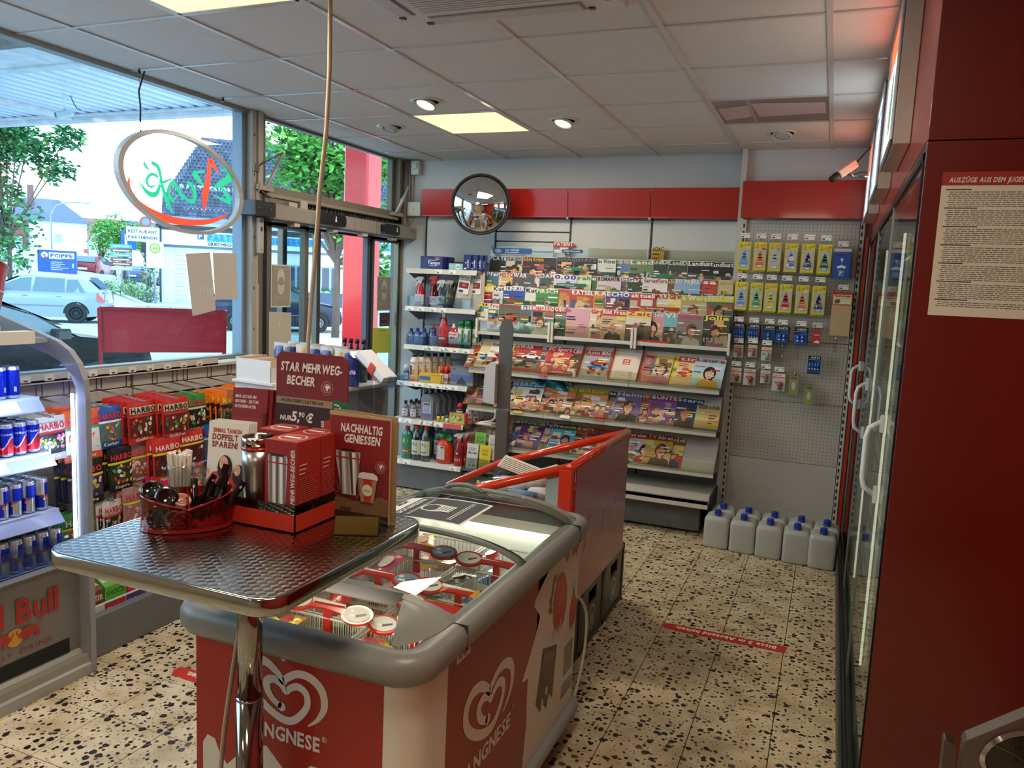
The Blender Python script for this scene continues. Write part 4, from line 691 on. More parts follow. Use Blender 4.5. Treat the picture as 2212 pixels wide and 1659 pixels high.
def cover(mb, M, w_, h_, title, tc, bg, style, band=None, sub=None, big=.16):
 mb.rect(M, -w_/2, 0, w_/2, h_, bg, h=.0004, mat='cover'); mb.rect(M, -w_/2, h_-.003, w_/2, h_, 'e8e4da', h=.0005); mb.rect(M, -w_/2, 0, -w_/2+.0015, h_, 'd8d2c6', h=.0005)
 q = rnd
 if style in ('face', 'faces'):
  for k in range(9): a, b = q.uniform(-w_/2, w_*.25), q.uniform(0, h_*.7); mb.rect(M, a, b, min(w_/2, a+q.uniform(.03, .09)), b+q.uniform(.015, .05), q.choice(['d8c8b0', 'e8b090', 'c85040', 'e8d870', '404858', 'f0ece4', '8a6a50', bg]), h=.0006+k*.00008)
 if style == 'face': face(mb, M, q.uniform(-.02, .03), h_*.46, .95*h_/.28)
 elif style == 'faces':
  for k in range(5): face(mb, M, -w_*.38+k*w_*.19, h_*q.uniform(.12, .62), q.uniform(.3, .5), .0014+k*.0001)
 elif style == 'car':
  mb.rect(M, -w_/2, h_*.1, w_/2, h_*.42, q.choice(['8a9aa8', '7c8a6a', '9aa4b4', 'b0a890']), h=.0008)
  for k in range(3): minicar(mb, M, q.uniform(-.03, .03), h_*(.16+.17*k), q.uniform(.9, 1.35), q.choice(['c82a20', '1f5fae', 'e8e8e4', 'e0b020', '2c2f33', 'd86020']))
 elif style == 'bike':
  mb.rect(M, -w_/2, 0, w_/2, h_*.6, q.choice(['4c6a3a', '5c7a6a', '6a6e5c']), h=.0008)
  for a in (-.04, .04): mb.ell(M, a, h_*.3, .028, .028, '16181a', h=.0012, n=10)
  mb.pol(M, [(-.05, h_*.3), (-.02, h_*.42), (.03, h_*.44), (.05, h_*.34), (0, h_*.28)], q.choice(['c03020', '20282c', 'e0e0d8']), h=.0016); mb.ell(M, -.005, h_*.52, .02, .028, '1c1c20', h=.0018, n=8)
 elif style == 'land':
  mb.rect(M, -w_/2, 0, w_/2, h_*.55, q.choice(['4a6a38', '6a5a40', '3c5a4a']), h=.0008)
  for k in range(12): mb.ell(M, q.uniform(-w_*.42, w_*.42), q.uniform(.02, h_*.6), q.uniform(.008, .028), q.uniform(.008, .024), q.choice(['6a8250', 'a8606a', 'b8a868', '50643c', '8a4038', 'd0c8b8', '7a6048']), h=.001+k*.00012, n=7)
 elif style == 'grid':
  for k in range(14): a, b = q.uniform(-w_/2, w_*.2), q.uniform(0, h_*.62); mb.rect(M, a, b, min(w_/2, a+q.uniform(.03, .09)), b+q.uniform(.02, .07), q.choice(['b8483c', 'd8c070', '4a688c', 'e8e2d6', '5c8458', 'c88a94', 'c88a54', '34343a', '8a7c6c', 'c8b8a4']), h=.0008+k*.0001)
  if q.random() < .5: face(mb, M, q.uniform(-.03, .04), h_*.42, .75, .0026)
 elif style == 'food':
  for k in range(7): mb.ell(M, q.uniform(-w_*.35, w_*.35), q.uniform(.03, h_*.6), q.uniform(.018, .036), q.uniform(.012, .024), q.choice(['f4e4c0', 'd8602c', 'e8c040', '7aa040', 'fff4e0', 'b84030']), h=.001+k*.00015, n=10)
 if band: mb.rect(M, -w_/2, h_*.80, w_/2, h_*.985, band, h=.0028)
 if title:
  f = .095*h_/.28*1.0; mb.text(M, title, -w_/2+.008, h_*.855, min(.030, f*.85), tc, h=.0034, maxw=w_-.014, width=(w_-.014) if len(title) > 3 else None)
 y = h_*.76
 for k in range(q.randint(6, 10)):
  y -= q.uniform(.010, .026)
  if y < .02: break
  a = q.choice([-w_/2+.01, 0.01]); mb.rect(M, a, y, a+q.uniform(.03, .085), y+q.uniform(.003, .011), q.choice(['ffffff', '1c1c1c', 'f4e23a', 'd02a2a', tc, 'ffffff', '20406a']), h=.0031)
 if sub: mb.text(M, sub, -w_/2+.012, h_*.14, big*.2, 'ffffff', h=.0036, maxw=w_-.02)
CN = {'c': 'cream'}
def colname(c):
 r, g, b = [int(c[i:i+2], 16) for i in (0, 2, 4)]; mx, mn = max(r, g, b), min(r, g, b)
 if mx-mn < 28: return 'white' if mx > 215 else 'grey' if mx > 90 else 'black'
 if mx < 70: return 'dark'
 if r == mx:
  if g > .82*r: return 'yellow' if b < .75*r else 'cream'
  if b > .62*r and g < .75*r: return 'pink'
  if g > .5*r: return 'orange' if b < .5*r else ('peach' if mx > 170 else 'brown')
  return 'red' if mx > 120 else 'maroon'
 if g == mx: return 'teal' if b > .8*g else 'green'
 return 'light blue' if g > .7*b and mx > 170 else ('purple' if r > .6*b and g < .7*b else 'blue')
def mag(place, T, title, tc, bg, style, w_=.205, h_=.275, th=.004, band=None, sub=None, group=None, idx=0, nm='magazine', extra=''):
 mb = MB('paper', 'e9e6de'); mb.obox(lambda x, y, z: T(x, z, y), -w_/2, w_/2, -th, 0, 0, h_)
 cover(mb, lambda u, v, h: T(u, v, h), w_, h_, title, tc, bg, style, band, sub)
 o = mb.build(nm); pic = {'face': 'portrait', 'faces': 'small portraits', 'car': 'cars', 'bike': 'motorbike', 'land': 'garden scene', 'grid': 'picture grid', 'food': 'food', 'plain': 'plain front'}[style]
 return tag(o, f"{extra}magazine, {colname(tc)} title on {colname(band or bg)}, {pic}, {ORD[idx]} {place}", 'magazine', group)
def standT(x, y, z, tilt=.12, yaw=0, rot=0):
 def T(u, v, n):
  cu, su = math.cos(rot), math.sin(rot); u, v = u*cu-v*su, u*su+v*cu
  return Vector((x+u*math.cos(yaw), y+v*math.sin(tilt)-n*math.cos(tilt)+u*math.sin(yaw), z+v*math.cos(tilt)+n*math.sin(tilt)))
 return T
def slopeT(k, x, s0=.006, lift=.004, rot=0, shear=0):
 def T(u, v, n):
  cu, su = math.cos(rot), math.sin(rot); u, v = u*cu-v*su, u*su+v*cu
  return tier_pt(k, x+u, s0+v, lift+n)
 return T
def row(k, place, items, x0, x1, group):
 y, z = STEP[k]; n = len(items)
 for i, it in enumerate(items):
  title, tc, bg, st_ = it[:4]; kw = it[4] if len(it) > 4 else {}
  x = x0+(x1-x0)*i/max(1, n-1); w_ = kw.pop('w_', .19); dz = kw.pop('dz', rnd.uniform(-.012, .008))
  mag(place, standT(x, y+.024-.0030*(i if not kw.pop('back', 0) else 0) % .02-.0045*(i % 3), z+dz*0+max(0, dz), .07+rnd.uniform(-.01, .01), 0, rnd.uniform(-.015, .015)), title, tc, bg, st_, w_, kw.pop('h_', .225), .003, kw.pop('band', None), kw.pop('sub', None), group, i)
row(0, 'in front display row', [('AUTO', 'f4e23a', '3c5a3a', 'grid'), ('Trucker', 'c22a2a', '6a7a5a', 'car', dict(band='dfe4dc')), ('Truck', 'd02a2a', '58684a', 'car'), ('TOUREN FAHRER', 'f2ea3a', '3f5a44', 'bike'), ('bike', 'e8e8e8', '5a6468', 'bike'), ('MOTORRAD', 'e8e8e0', '68b070', 'grid', dict(band='c9443a')), ('MOTORRAD NEWS', 'f4f4ee', '8a8c88', 'bike', dict(band='b83a34')),
 ('myself', 'd8663a', 'a8988a', 'face'), ('In', 'd04a9a', 'e0a8b4', 'plain'), ('inStyle', 'd84aa8', 'e6aeb8', 'face', dict(sub='SOMMER')), ('Grazia', 'd02a30', 'e4d8b0', 'grid'), ('Bild Frau', 'f4f0ea', 'd8b48c', 'face', dict(band='c8382e')), ('COSMO', 'e4e4dc', 'cf8a78', 'grid'), ('Zeit', 'd83a3a', 'e8dfc4', 'land', dict(band='f0da60')), ('Emotion', 'f0e0e0', 'dc98a0', 'face'), ('Brigitte', 'f05a30', 'd89888', 'face', dict(band='5a4a8a')), ('Vital', 'f4f4f4', '80c0c0', 'land'), ('Glamour', 'e04a90', '8a8478', 'face'), ('flow', '5a5a54', 'a09686', 'face'), ('Jolie', 'e8ea3a', '43443c', 'face', dict(sub='KYLIE JENNER'))], -2.57, -.77, 'magazines in the front row of the stepped display')
row(1, 'in second display row', [('AUTO', 'f4f4f4', 'a83028', 'car', dict(band='f0d430')), ('Kutter', '20262c', 'c8d8e4', 'land', dict(band='e8e8dc')), ('BLINKER', 'f4f4f4', '2c4a94', 'land'), ('FISCH', 'f0f4f6', '4a7a98', 'land'), ('Kutter', '222628', 'e0dccc', 'land'), ('PIRSCH', 'e0f0c8', '4a8a38', 'land'), ('TV', 'f4e8e0', 'c84a3a', 'grid'), ('aRätsel', 'f4f4f4', '3a3a9a', 'grid', dict(band='c83a3a')), ('RÄTSEL', 'f8f8f0', 'c04a2a', 'grid'), ('Bild Film', 'd82c2c', 'e8c85a', 'grid', dict(band='e8d8a0')), ('RATE', 'f0f0f0', 'e08a30', 'grid'), ('ECHO', 'f4f0ec', '8a3a6a', 'grid', dict(band='4a4a9c')), ('RÄTSEL', 'f4f4f4', '3a58a0', 'grid'), ('aktuell', 'f4f4f4', 'c03c30', 'grid', dict(band='c8342a')), ('FRAU', 'd02828', 'e0dcc8', 'faces'), ('RÄTSEL', 'f0f2f4', '3a68a8', 'grid', dict(band='2f5ca4')), ('GEWINN', 'c82828', 'f0e4a0', 'faces'), ('a Wort', 'f0f0e4', 'b8ae7a', 'face', dict(band='c8b848')), ('WORTSUCHE', 'f2f2ea', 'a89c6a', 'face'), ('BEST OF', 'e8e4c8', '48705c', 'face', dict(band='e0d040'))], -2.56, -.76, 'magazines in the second row of the stepped display')
row(2, 'in third display row', [('Pferde', 'eaf2f8', '5a7a94', 'land'), ('HISTORY', 'c22a28', 'e4e0d8', 'grid'), ('WAR', 'f2f2ee', '5a5048', 'land'), ('agrarheute', 'c83c30', 'd8dce0', 'land'), ('DAMPF', 'e4e0d4', '4a5048', 'land'), ('0.00', '4a3a8a', 'd8d4e0', 'grid', dict(band='e8e0ec')), ('Sarah', '5a9a4a', 'd8e4c8', 'food'), ('Liebes Land', 'f0f0e8', '3f6a38', 'land'), ('ROMANTIK', '40303c', 'd8c8cc', 'land'), ('WOHNEN', 'efe8e4', '6a5c50', 'land'), ('Garten', 'ece8dc', '3a4430', 'land'), ('GartenFlora', 'a8385a', 'e8e4dc', 'land', dict(band='e8e4dc')), ('Shabby', 'd8b860', '7a5240', 'land'), ('SO PRIMA', 'e8f0f8', '8ab0cc', 'land'), ('Lisa', 'f4f0ea', 'd04838', 'land', dict(band='c8392e')), ('Dekoideen', 'e0cc50', 'd8c4a0', 'land')], -2.56, -.78, 'magazines in the third row of the stepped display')
row(3, 'in fourth display row', [('PLAYER', 'f0f0f0', '2c2c2c', 'plain'), ('SPIEGEL', 'b8b4a8', '2f3034', 'face'), ('Echte Krimis', 'e0a030', '30241e', 'face'), ('P', 'd84038', '2a2624', 'face'), ('SHAPE', '6a6a6a', '191a1c', 'face'), ('SHAPE', '707070', '1a1a1c', 'face'), ('Altes Wissen', '3a4a5c', 'd8dccc', 'land', dict(band='dde2da')), ('SCHÖNER WOHNEN', 'e8e4a0', '5a7cb0', 'land'), ('Land', 'e8ecd8', '6a8458', 'land'), ('LandIDEE', 'dce4cc', '2f3a28', 'land'), ('LandIDEE', 'd0d8c0', '37402c', 'land'), ('Landlust', 'f4f4f0', '17171c', 'land'), ('Landlust', 'e8e8e4', '1b1b20', 'land')], -2.56, -.79, 'magazines in the fourth row of the stepped display')
for i, (x, w_, h_, a, b_, c_, st_, ex, dz) in enumerate(((-2.04, .17, .20, 'PATIENT', 'e8e4e0', '4a2c2c', 'face', 'maroon-topped ', .045), (-1.28, .10, .17, 'ADAC', '20306a', 'e8c020', 'plain', 'yellow and blue ', .05), (-1.12, .10, .13, 'KOMPASS', 'd8e0c0', '2c6a44', 'plain', 'small green ', 0), (-1.0, .08, .13, 'KOMPASS', 'd8e0c0', '2c6a44', 'plain', 'narrow green ', .0), (-.90, .10, .13, 'KOMPASS', 'd8d090', '2a6040', 'plain', 'dark green ', 0), (-.77, .10, .13, 'KOMPASS', 'd8e0c0', '2c6a44', 'plain', 'rightmost green ', 0))):
 mag('in top back row', standT(x, STEP[4][0]+.02, STEP[4][1]+dz, .06), a, b_, c_, st_, w_, h_, .006, 'b8342e' if i == 0 else None, None, 'maps and magazines in the top back row of the display', i, extra=ex)
for i, (x0, x1, k, c_, s_, dz, lb) in enumerate(((-2.63, -2.29, 4, '2a5a9a', 'Jeder Diebstahl wird angezeigt', .17, 'blue theft warning strip above the top left magazines'), (-2.03, -1.86, 4, '1f4a80', 'Politik Wirtschaft', .19, 'dark blue topic strip clipped to the maroon magazine'), (-2.0, -1.83, 3, '1f8060', 'Wohnen', .155, 'green topic strip under the top right magazines, leftmost'), (-1.32, -1.10, 3, '1f8060', 'Garten', .125, 'green topic strip in the middle of the right bays'), (-2.02, -1.78, 2, '1f7058', 'Kochen & Backen', .165, 'green topic strip above the second row near the left bay'), (-1.30, -1.04, 1, 'b83a2c', 'Romane & Rätsel', .135, 'red topic strip above the fashion magazines'), (-1.35, -1.10, 0, 'c23a2c', 'Frauen', .022, 'red topic strip low on the front row of the display'), (-1.44, -1.2, 1, '3aa08a', 'Gesund', .09, 'teal topic strip in the middle of the second row'))):
 y = STEP[k][0]-.026; z = STEP[k][1]+dz-.03; mb = MB('plastic', c_); mb.box(x0, x1, y-.002, y, z, z+(.045 if i == 0 else .026)); M = lambda u, v, h, y=y: (u, y-.002-h, v)
 if i == 0: mb.text(M, 'Jeder Diebstahl', x0+.11, z+.026, .012, 'e8f0f8'); mb.text(M, 'wird angezeigt', x0+.11, z+.008, .012, 'e8f0f8'); mb.ell(M, x0+.05, z+.022, .03, .016, 'b8cce8')
 else: mb.text(M, s_, x0+.015, z+.008, .011, 'f0f0ea')
 tag(mb.build('topic_strip'), lb, 'sign')
def tier(k, place, items, x0, x1, group):
 n = len(items)
 for i, it in enumerate(items):
  title, tc, bg, st_ = it[:4]; kw = dict(it[4]) if len(it) > 4 else {}
  x = kw.pop('x', x0+(x1-x0)*i/max(1, n-1)); mag(place, slopeT(k, x, .008, .004+.0042*(i % 3)+kw.pop('lift', 0), rnd.uniform(-.05, .02)), title, tc, bg, st_, kw.pop('w_', .2), kw.pop('h_', .26), .003, kw.pop('band', None), kw.pop('sub', None), group, i)
tier(0, 'on upper sloped shelf', [('PROFI', 'f0e8e0', 'b8482c', 'car'), ('TEST', 'f4d030', 'd8c8a8', 'car'), ('Gute Fahrt', 'c82828', 'e4e0d4', 'car'), ('OLDTIMER', 'f4f0e0', 'e0842c', 'car', dict(band='d86a20')), ('MARKT', 'f0e060', 'a8502c', 'car'), ('WAR', 'f0f0f0', 'b03a30', 'car'), ('Alpin', '6a9a4a', 'd8d4c0', 'land'), ('Fit', 'f4f0f0', '7a5470', 'face'), ('FC Sport', 'f4f4f4', 'c23a30', 'faces', dict(band='c8342c')), ('KICKER', 'f4f4f4', '303236', 'face', dict(band='b8302a', sub='EXTRA'))], -2.60, -1.86, 'magazines on the upper sloped shelf')
tier(0, 'right of blank card', [('Auto Bild', 'f4f0f0', '9aa8b4', 'car', dict(band='c83a34', x=-1.635)), ('Neue Frau', 'd02c34', 'e89098', 'grid', dict(x=-1.21, w_=.14)), ('Sudoku', 'e0c040', 'd8d088', 'face', dict(x=-1.13, w_=.13)), ('Sonja', 'e8572c', 'f0d850', 'food', dict(x=-1.03)), ('tina', 'f4f4f0', 'e8d0a0', 'food', dict(x=-.93, band='d8382c')), ('Laura', 'd83a40', 'b8dce8', 'face', dict(x=-.80, w_=.22))], 0, 1, 'magazines right of the empty slot on the upper sloped shelf')
tier(1, 'on middle sloped shelf', [('HOBBY', 'd8c0b0', '9a5040', 'grid'), ('KIDS', 'f0d0b0', '8a5a4a', 'grid'), ('SPIDER', 'e8304a', '3a2c58', 'faces', dict(band='a82048')), ('MATCH', 'e84868', '2a2c48', 'faces', dict(band='b02454')), ('EURO', 'e8f0f0', 'e8e4d8', 'faces', dict(band='2a8aa8', w_=.21)), ('EURO 2020', 'e8f0f0', 'ece8dc', 'faces', dict(band='1f88ac', w_=.22, lift=.008)), ('FREIZEIT', 'e8d830', 'e8a068', 'faces'), ('FREUNDIN', 'e8e048', 'd87a5a', 'faces'), ('DIE FRAU', 'e8d840', 'e88860', 'faces', dict(band='a88a28')), ('FREIZEIT', 'f0e048', 'c86a50', 'faces'), ('NEUE', 'f0e440', '8a8a38', 'faces'), ('FREIZEIT', 'f0e040', 'e89a70', 'faces', dict(band='9a8420')), ('PRALINE', 'f0e850', 'e4a878', 'faces'), ('Das Neue', 'f0f0f0', '3a3c48', 'grid'), ('Heim', 'e8e8f0', '7a6a9a', 'face'), ('aktuell', 'f4e8e8', '7a3c50', 'faces', dict(band='8a3450', sub='Sie')), ('Woche', 'f0e0d8', 'a8584a', 'faces'), ('BUNTE', 'f4f4f4', '8a5aa0', 'faces', dict(band='a02c6a')), ('Neue Post', 'f4f0e0', 'c87a50', 'faces', dict(band='5a8a3a')), ('Stern', 'e8e8f0', '35507a', 'face'), ('WESER KURIER', '6a5a30', 'd8c080', 'plain', dict(x=-.775, w_=.17, h_=.2, lift=.006))], -2.60, -.84, 'magazines on the middle sloped shelf')
tier(2, 'on lower sloped shelf', [('DIDDL', 'f0d8e8', 'c86a3c', 'grid'), ('LEO', 'e8d0b0', '8a6a3a', 'grid'), ('BASTELN', 'f0b0d8', 'b86a48', 'grid'), ('SUPER', 'e8e8f8', '5c3c80', 'grid'), ('NICK', 'c8e858', '4c2c68', 'grid'), ('MONSTER', 'c0e050', '5a3a78', 'grid'), ('WENDY', 'f0e850', '6a4a88', 'grid'), ('Pony', 'f4e4f0', 'e08ab0', 'grid', dict(band='5a3a7a')), ('Freunde', 'f4e050', '5ab8c8', 'grid', dict(band='483a6a')), ('RÄTSEL', 'e0e030', '2c3c8c', 'grid'), ('tv 14', 'f0e0b8', 'b0582c', 'faces'), ('tv', 'f0e0b8', 'b84a30', 'faces'), ('tvDirekt', 'f4e8c0', '9a3c34', 'faces'), ('tv', 'f0ece0', 'c0503c', 'faces')], -2.60, -1.42, 'magazines on the lower sloped shelf')
tier(2, 'lower shelf, right end', [('TV 7', 'f4e040', '3a5cae', 'grid', dict(x=-1.36, w_=.14)), ('auf einen Blick', 'f4f0f0', 'd8c8b8', 'grid', dict(x=-1.25, band='c23428')), ('TV hören', 'f4f4f4', 'c8a850', 'face', dict(x=-1.12, band='b83a30')), ('Gold', 'f0e8d0', 'b84848', 'face', dict(x=-1.03, w_=.19, band='8a7a3a'))], 0, 1, 'television magazines right of the bin corner')
mb = MB('foil', '1f7c94'); mb.grid(lambda a, b: tuple(tier_pt(1, -2.17+a*.30+.03*math.sin(b*3), .255+b*.10-.05*a, .03+.03*math.sin(a*9+b*5)*math.sin(b*PI))), 16, 5); tag(mb.build('foil_wrapper'), 'crumpled teal foil wrapper over the back of the middle sloped shelf', 'wrapper')
mb = MB('foil', 'e0a898'); mb.grid(lambda a, b: tuple(tier_pt(1, -2.42+a*.36, .0+b*.07, .02+.012*math.sin(a*14+b*4))), 16, 3); tag(mb.build('foil_wrapper'), 'pinkish clear wrapper along the lip of the middle sloped shelf', 'wrapper')
mb = MB('paint', 'e4dccb'); mb.obox(lambda x, y, z: tier_pt(0, x, z, y), -1.505, -1.30, 0, .012, .01, .27); M = lambda u, v, h: tuple(tier_pt(0, u, v, .012+h)); mb.rect(M, -1.43, .15, -1.375, .2, 'd83a30'); mb.text(M, 'Bild', -1.402, .178, .014, 'f4f0ea', cx=True); mb.text(M, 'Frau', -1.402, .157, .014, 'f4f0ea', cx=True)
for k in range(3): mb.rect(M, -1.47, .085-k*.02, -1.34, .09-k*.02, 'b8ae9c')
tag(mb.build('blank_card'), 'blank cream card with a small red square on the upper sloped shelf', 'card')
for i, x in enumerate((-1.755, -1.515, -1.29)):
 mb = MB('tint', 'f0b8b0'); mb.prism([(0, 0), (.30, 0), (.30, .045), (.02, .05)], 0, .003, lambda u, v, h, x=x: tuple(tier_pt(0, x+h, u, v))); tag(mb.build('clear_divider'), ('pinkish clear divider left of the car magazine', 'pinkish clear divider left of the blank card', 'pinkish clear divider right of the blank card')[i]+' on the upper sloped shelf', 'divider')
mb = MB('cover', 'c8392e'); M = lambda u, v, h: tuple(tier_pt(0, u, v, .03+h)); mb.obox(lambda x, y, z: tier_pt(0, x, z, y), -1.98, -1.79, .02, .028, .004, .03); mb.text(M, 'Unterhaltung', -1.95, .012, .011, 'f0e0dc', h=.0); tag(mb.build('topic_strip'), 'red topic strip at the foot of the football magazines', 'sign')
# back-right pegboard bay
pg = thing('pegboard_bay', 'tall perforated pegboard bay with red header and price-tagged hooks', 'shelf unit')
mb = MB('wall', 'cdcfcc'); mb.box(-.705, .19, 5.99, 6.119, 0, CEILZ); struct('trim_4', mb)
mb = MB('enamel', 'a81c14'); mb.box(-.672, .16, 5.855, 5.875, 2.272, 2.53); mb.box(-.672, .16, 5.86, 5.98, 2.51, 2.53); mb.build('header_panel', pg, .003)
for z0, z1 in ((1.886, 2.268), (1.42, 1.883), (.98, 1.417), (.542, .977)): mb = MB('paint', 'bdb9ad'); mb.box(-.632, .118, 5.945, 5.965, z0, z1); mb.build('peg_panel', pg, .002)
mb = MB('paint', 'c2beb2'); mb.box(-.632, .118, 5.945, 5.965, .03, .539); mb.build('plain_panel', pg, .002)
mb = MB('paint', '3a3834'); z = .565
while z < 2.25:
 x = -.61
 while x < .11: mb.box(x, x+.005, 5.9438, 5.9446, z, z+.005); x += .025
 z += .025
o = mb.build('peg_holes', pg); o['kind'] = 'stuff'
for x in (-.66, .121): mb = MB('paint', 'c9c6bb'); mb.box(x, x+.028, 5.925, 5.99, 0, 2.27); mb.box(x-.04 if x < 0 else x, x if x < 0 else x+.028, 5.93, 5.99, 0, CEILZ if x < 0 else 2.27); mb.build('upright', pg, .001)
mb = MB('paint', '15140f')
for x in (-.655, .125):
 z = .06
 while z < 2.24: mb.box(x, x+.011, 5.9235, 5.9255, z, z+.028); z += .05
o = mb.build('upright_slots', pg); o['kind'] = 'stuff'
def hook(x, z, tagc='f2efe6', L_=.14):
 mb = MB('chrome', 'b0b0ac')
 for dx in (-.006, .006): mb.tube([(x+dx, 5.944, z-.015), (x+dx, 5.944-L_, z-.01)], .0016, 5)
 mb.tube([(x, 5.944, z+.01), (x, 5.938-L_, z+.01), (x, 5.938-L_, z-.005)], .0016, 5); mb.tube([(x-.006, 5.944-L_, z-.01), (x-.006, 5.944-L_, z+.008)], .0016, 4); mb.tube([(x+.006, 5.944-L_, z-.01), (x+.006, 5.944-L_, z+.008)], .0016, 4); o = mb.build('hook', pg)
 if tagc:
  m = MB('paper', tagc); yy = 5.936-L_; m.box(x-.032, x+.032, yy-.001, yy, z, z+.034); M = lambda u, v, h: (u, yy-.001-h, v); m.box(x-.036, x+.036, yy, yy+.001, z-.004, z+.038, mat='plexi', col='ffffff')
  m.rect(M, x-.026, z+.022, x+.002, z+.025, '6a6860'); m.rect(M, x-.026, z+.006, x-.008, z+.013, '2a2824'); m.text(M, '4,99', x+.014, z+.02, .006, '3a3834'); m.build('price_tag', o)
def zy(y): return 2.244-(y-481)*.0034
def xp(px, y): return -.655+(px+(y-481)*.077-1607)*.00308
def freshener(i, px, y, card, treec, kind, lab):
 x, z1 = xp(px, y), zy(y)-.005*max(0, (px-1607)/100); z0 = z1-.198; hook(x, z1+.022)
 T = (x, 5.815, z0); n = rnd.randint(2, 4); mb = MB('cover', card)
 for k in range(n): d = k*.011; o_ = -.003*k; mb.box(-.041+o_, .041+o_, d, d+.006, 0-.004*k, .195-.004*k)
 M = lambda u, v, h: (u, -h, v); mb.rect(M, -.035, .012, .035, .148, 'b9bdb4', h=.0012, mat='foil')
 mb.pol(M, [(-.035, .154), (-.032, .166), (.032, .184), (.035, .170)], 'c8281e', h=.0014); mb.text(M, 'WUNDER-BAUM', 0, .163, .012, 'f4ec50', cx=True, h=.002, width=.06, rot=.25)
 mb.pol(M, [(-.034, .155), (-.028, .16), (-.024, .192), (-.02, .16), (-.014, .155)], '2a7a34', h=.0018)
 tr = [(-.008, .02), (.008, .02), (.008, .038), (.034, .038), (.022, .058), (.028, .058), (.016, .082), (.022, .082), (.010, .104), (.014, .104), (0, .134), (-.014, .104), (-.010, .104), (-.022, .082), (-.016, .082), (-.028, .058), (-.022, .058), (-.034, .038), (-.008, .038)]
 for p_ in ([(-.008, .02), (.008, .02), (.008, .04), (-.008, .04)], [(-.033, .038), (.033, .038), (.012, .07), (-.012, .07)], [(-.027, .060), (.027, .060), (.009, .092), (-.009, .092)], [(-.021, .083), (.021, .083), (.006, .112), (-.006, .112)], [(-.014, .104), (.014, .104), (0, .138)]): mb.pol(M, p_, treec, h=.0022)
 mb.rect(M, -.018, .02, .018, .036, treec, h=.0024); mb.rect(M, -.014, .022, .014, .034, 'e8e4da', h=.0026); mb.text(M, kind[0], 0, .058, .009, 'f0f0ea', cx=True, h=.0028, maxw=.04)
 for f_ in kind[1]:
  if f_ == 'daisy':
   for (a, b, s_) in ((.004, .09, 1), (-.02, .045, .7), (.018, .028, .6)):
    for q_ in range(10): t = q_*PI/5; mb.ell(M, a+.012*s_*math.cos(t), b+.012*s_*math.sin(t), .008*s_, .0035*s_, 'f4f4f4', h=.003, n=6, rot=t)
    mb.ell(M, a, b, .005*s_, .005*s_, 'f0c020', h=.0034, n=8)
  elif f_ == 'camo':
   for a, b, c_ in ((-.012, .05, 'e0e040'), (.012, .05, '1a5a9a'), (.0, .075, '1c2c5a'), (-.018, .045, '1a5a9a'), (.006, .1, '1c2c5a'), (.01, .088, 'd8dc40')): mb.ell(M, a, b, .009, .006, c_, h=.003, n=7)
  else: mb.ell(M, .022, .150, .013, .009, f_, h=.003, n=8)
 o = mb.build('air_freshener'); o.location = T; tag(o, lab, 'air freshener', 'tree-shaped air fresheners on the pegboard')
FA = [(1615, 'e6d62a', '6a9ad8', ('FRISCHE', ['b8d4e8']), 'light blue tree'), (1650, 'e6d62a', 'f06a28', ('GRENADE', ['b83a50']), 'orange tree'), (1682, 'd8cc3a', 'b8c0bc', ('PURE', ['6aa8d0']), 'silver-white tree'), (1717, 'e0d43a', '5a7cc0', ('FLOWER', ['daisy']), 'daisy-covered blue tree'), (1753, 'e0d43a', '2a4a8a', ('SPORT', ['camo']), 'blue and yellow camouflage tree'), (1788, 'e6d62a', '1c6a3c', ('GRÜNER', ['8ab850']), 'plain dark green tree')]
for i, (px, c_, t_, k_, lb) in enumerate(FA): freshener(i, px, 521, c_, t_, k_, f"air freshener with {lb}, upper row, {ORD[i]}{' from left' if i else ''}")
FB = [(1609, 'e6d62a', '6a9ad8', ('FRISCHE', ['b8d4e8']), 'light blue tree'), (1643, 'e0d43a', '4a9a5c', ('APFEL', ['7ab850']), 'mid green tree'), (1674, 'e6d62a', 'e8d020', ('VANILLE', []), 'yellow tree'), (1707, 'e0d43a', 'c0202c', ('KIRSCHE', ['d8c8b0']), 'red tree'), (1742, 'e0d43a', 'e8782c', ('KOKOS', ['e8e0d0']), 'orange tree'), (1777, 'e6d62a', '2a2c74', ('NEW CAR', ['camo']), 'dark navy tree')]
for i, (px, c_, t_, k_, lb) in enumerate(FB): freshener(i, px, 604, c_, t_, k_, f"air freshener with {lb}, lower row, {ORD[i]}{' from left' if i else ''}")
def pack(nm, cat, px, y, w_, h_, col, draw, lab, d=.01, n=2, group=None, htag='f2efe6', depth=5.82):
 x, z1 = xp(px, y), zy(y)-.005*max(0, (px-1607)/100); hook(x, z1+.014, htag, 5.944-depth+.005)
 mb = MB('cover', col)
 for k in range(n): mb.box(-w_/2+.002*k, w_/2+.002*k, k*(d+.004), k*(d+.004)+d, -h_+.003*k, 0)
 draw(mb, lambda u, v, h: (u, -h, v)); o = mb.build(nm); o.location = (x, depth, z1); return tag(o, lab, cat, group)
def dPark(mb, M):
 mb.rect(M, -.055, -.02, .055, 0, 'd8d4cc', h=.001); mb.rect(M, -.05, -.19, .05, -.022, '1c50a4', h=.0012); mb.text(M, 'PARKSCHEIBE', -.045, -.045, .006, 'd8e4f4'); mb.pol(M, [(-.01, -.065), (.01, -.065), (0, -.095)], 'f0f4f8', h=.0016)
 mb.pol(M, [(-.03, -.12), (0, -.108), (.03, -.12), (.022, -.135), (0, -.126), (-.022, -.135)], 'f0f4f8', h=.0016); mb.rect(M, -.016, -.18, .016, -.148, 'f0f4f8', h=.0014); mb.rect(M, -.014, -.178, .014, -.15, '1c50a4', h=.0016); mb.text(M, 'P', 0, -.175, .022, 'f0f4f8', cx=True, h=.0022)
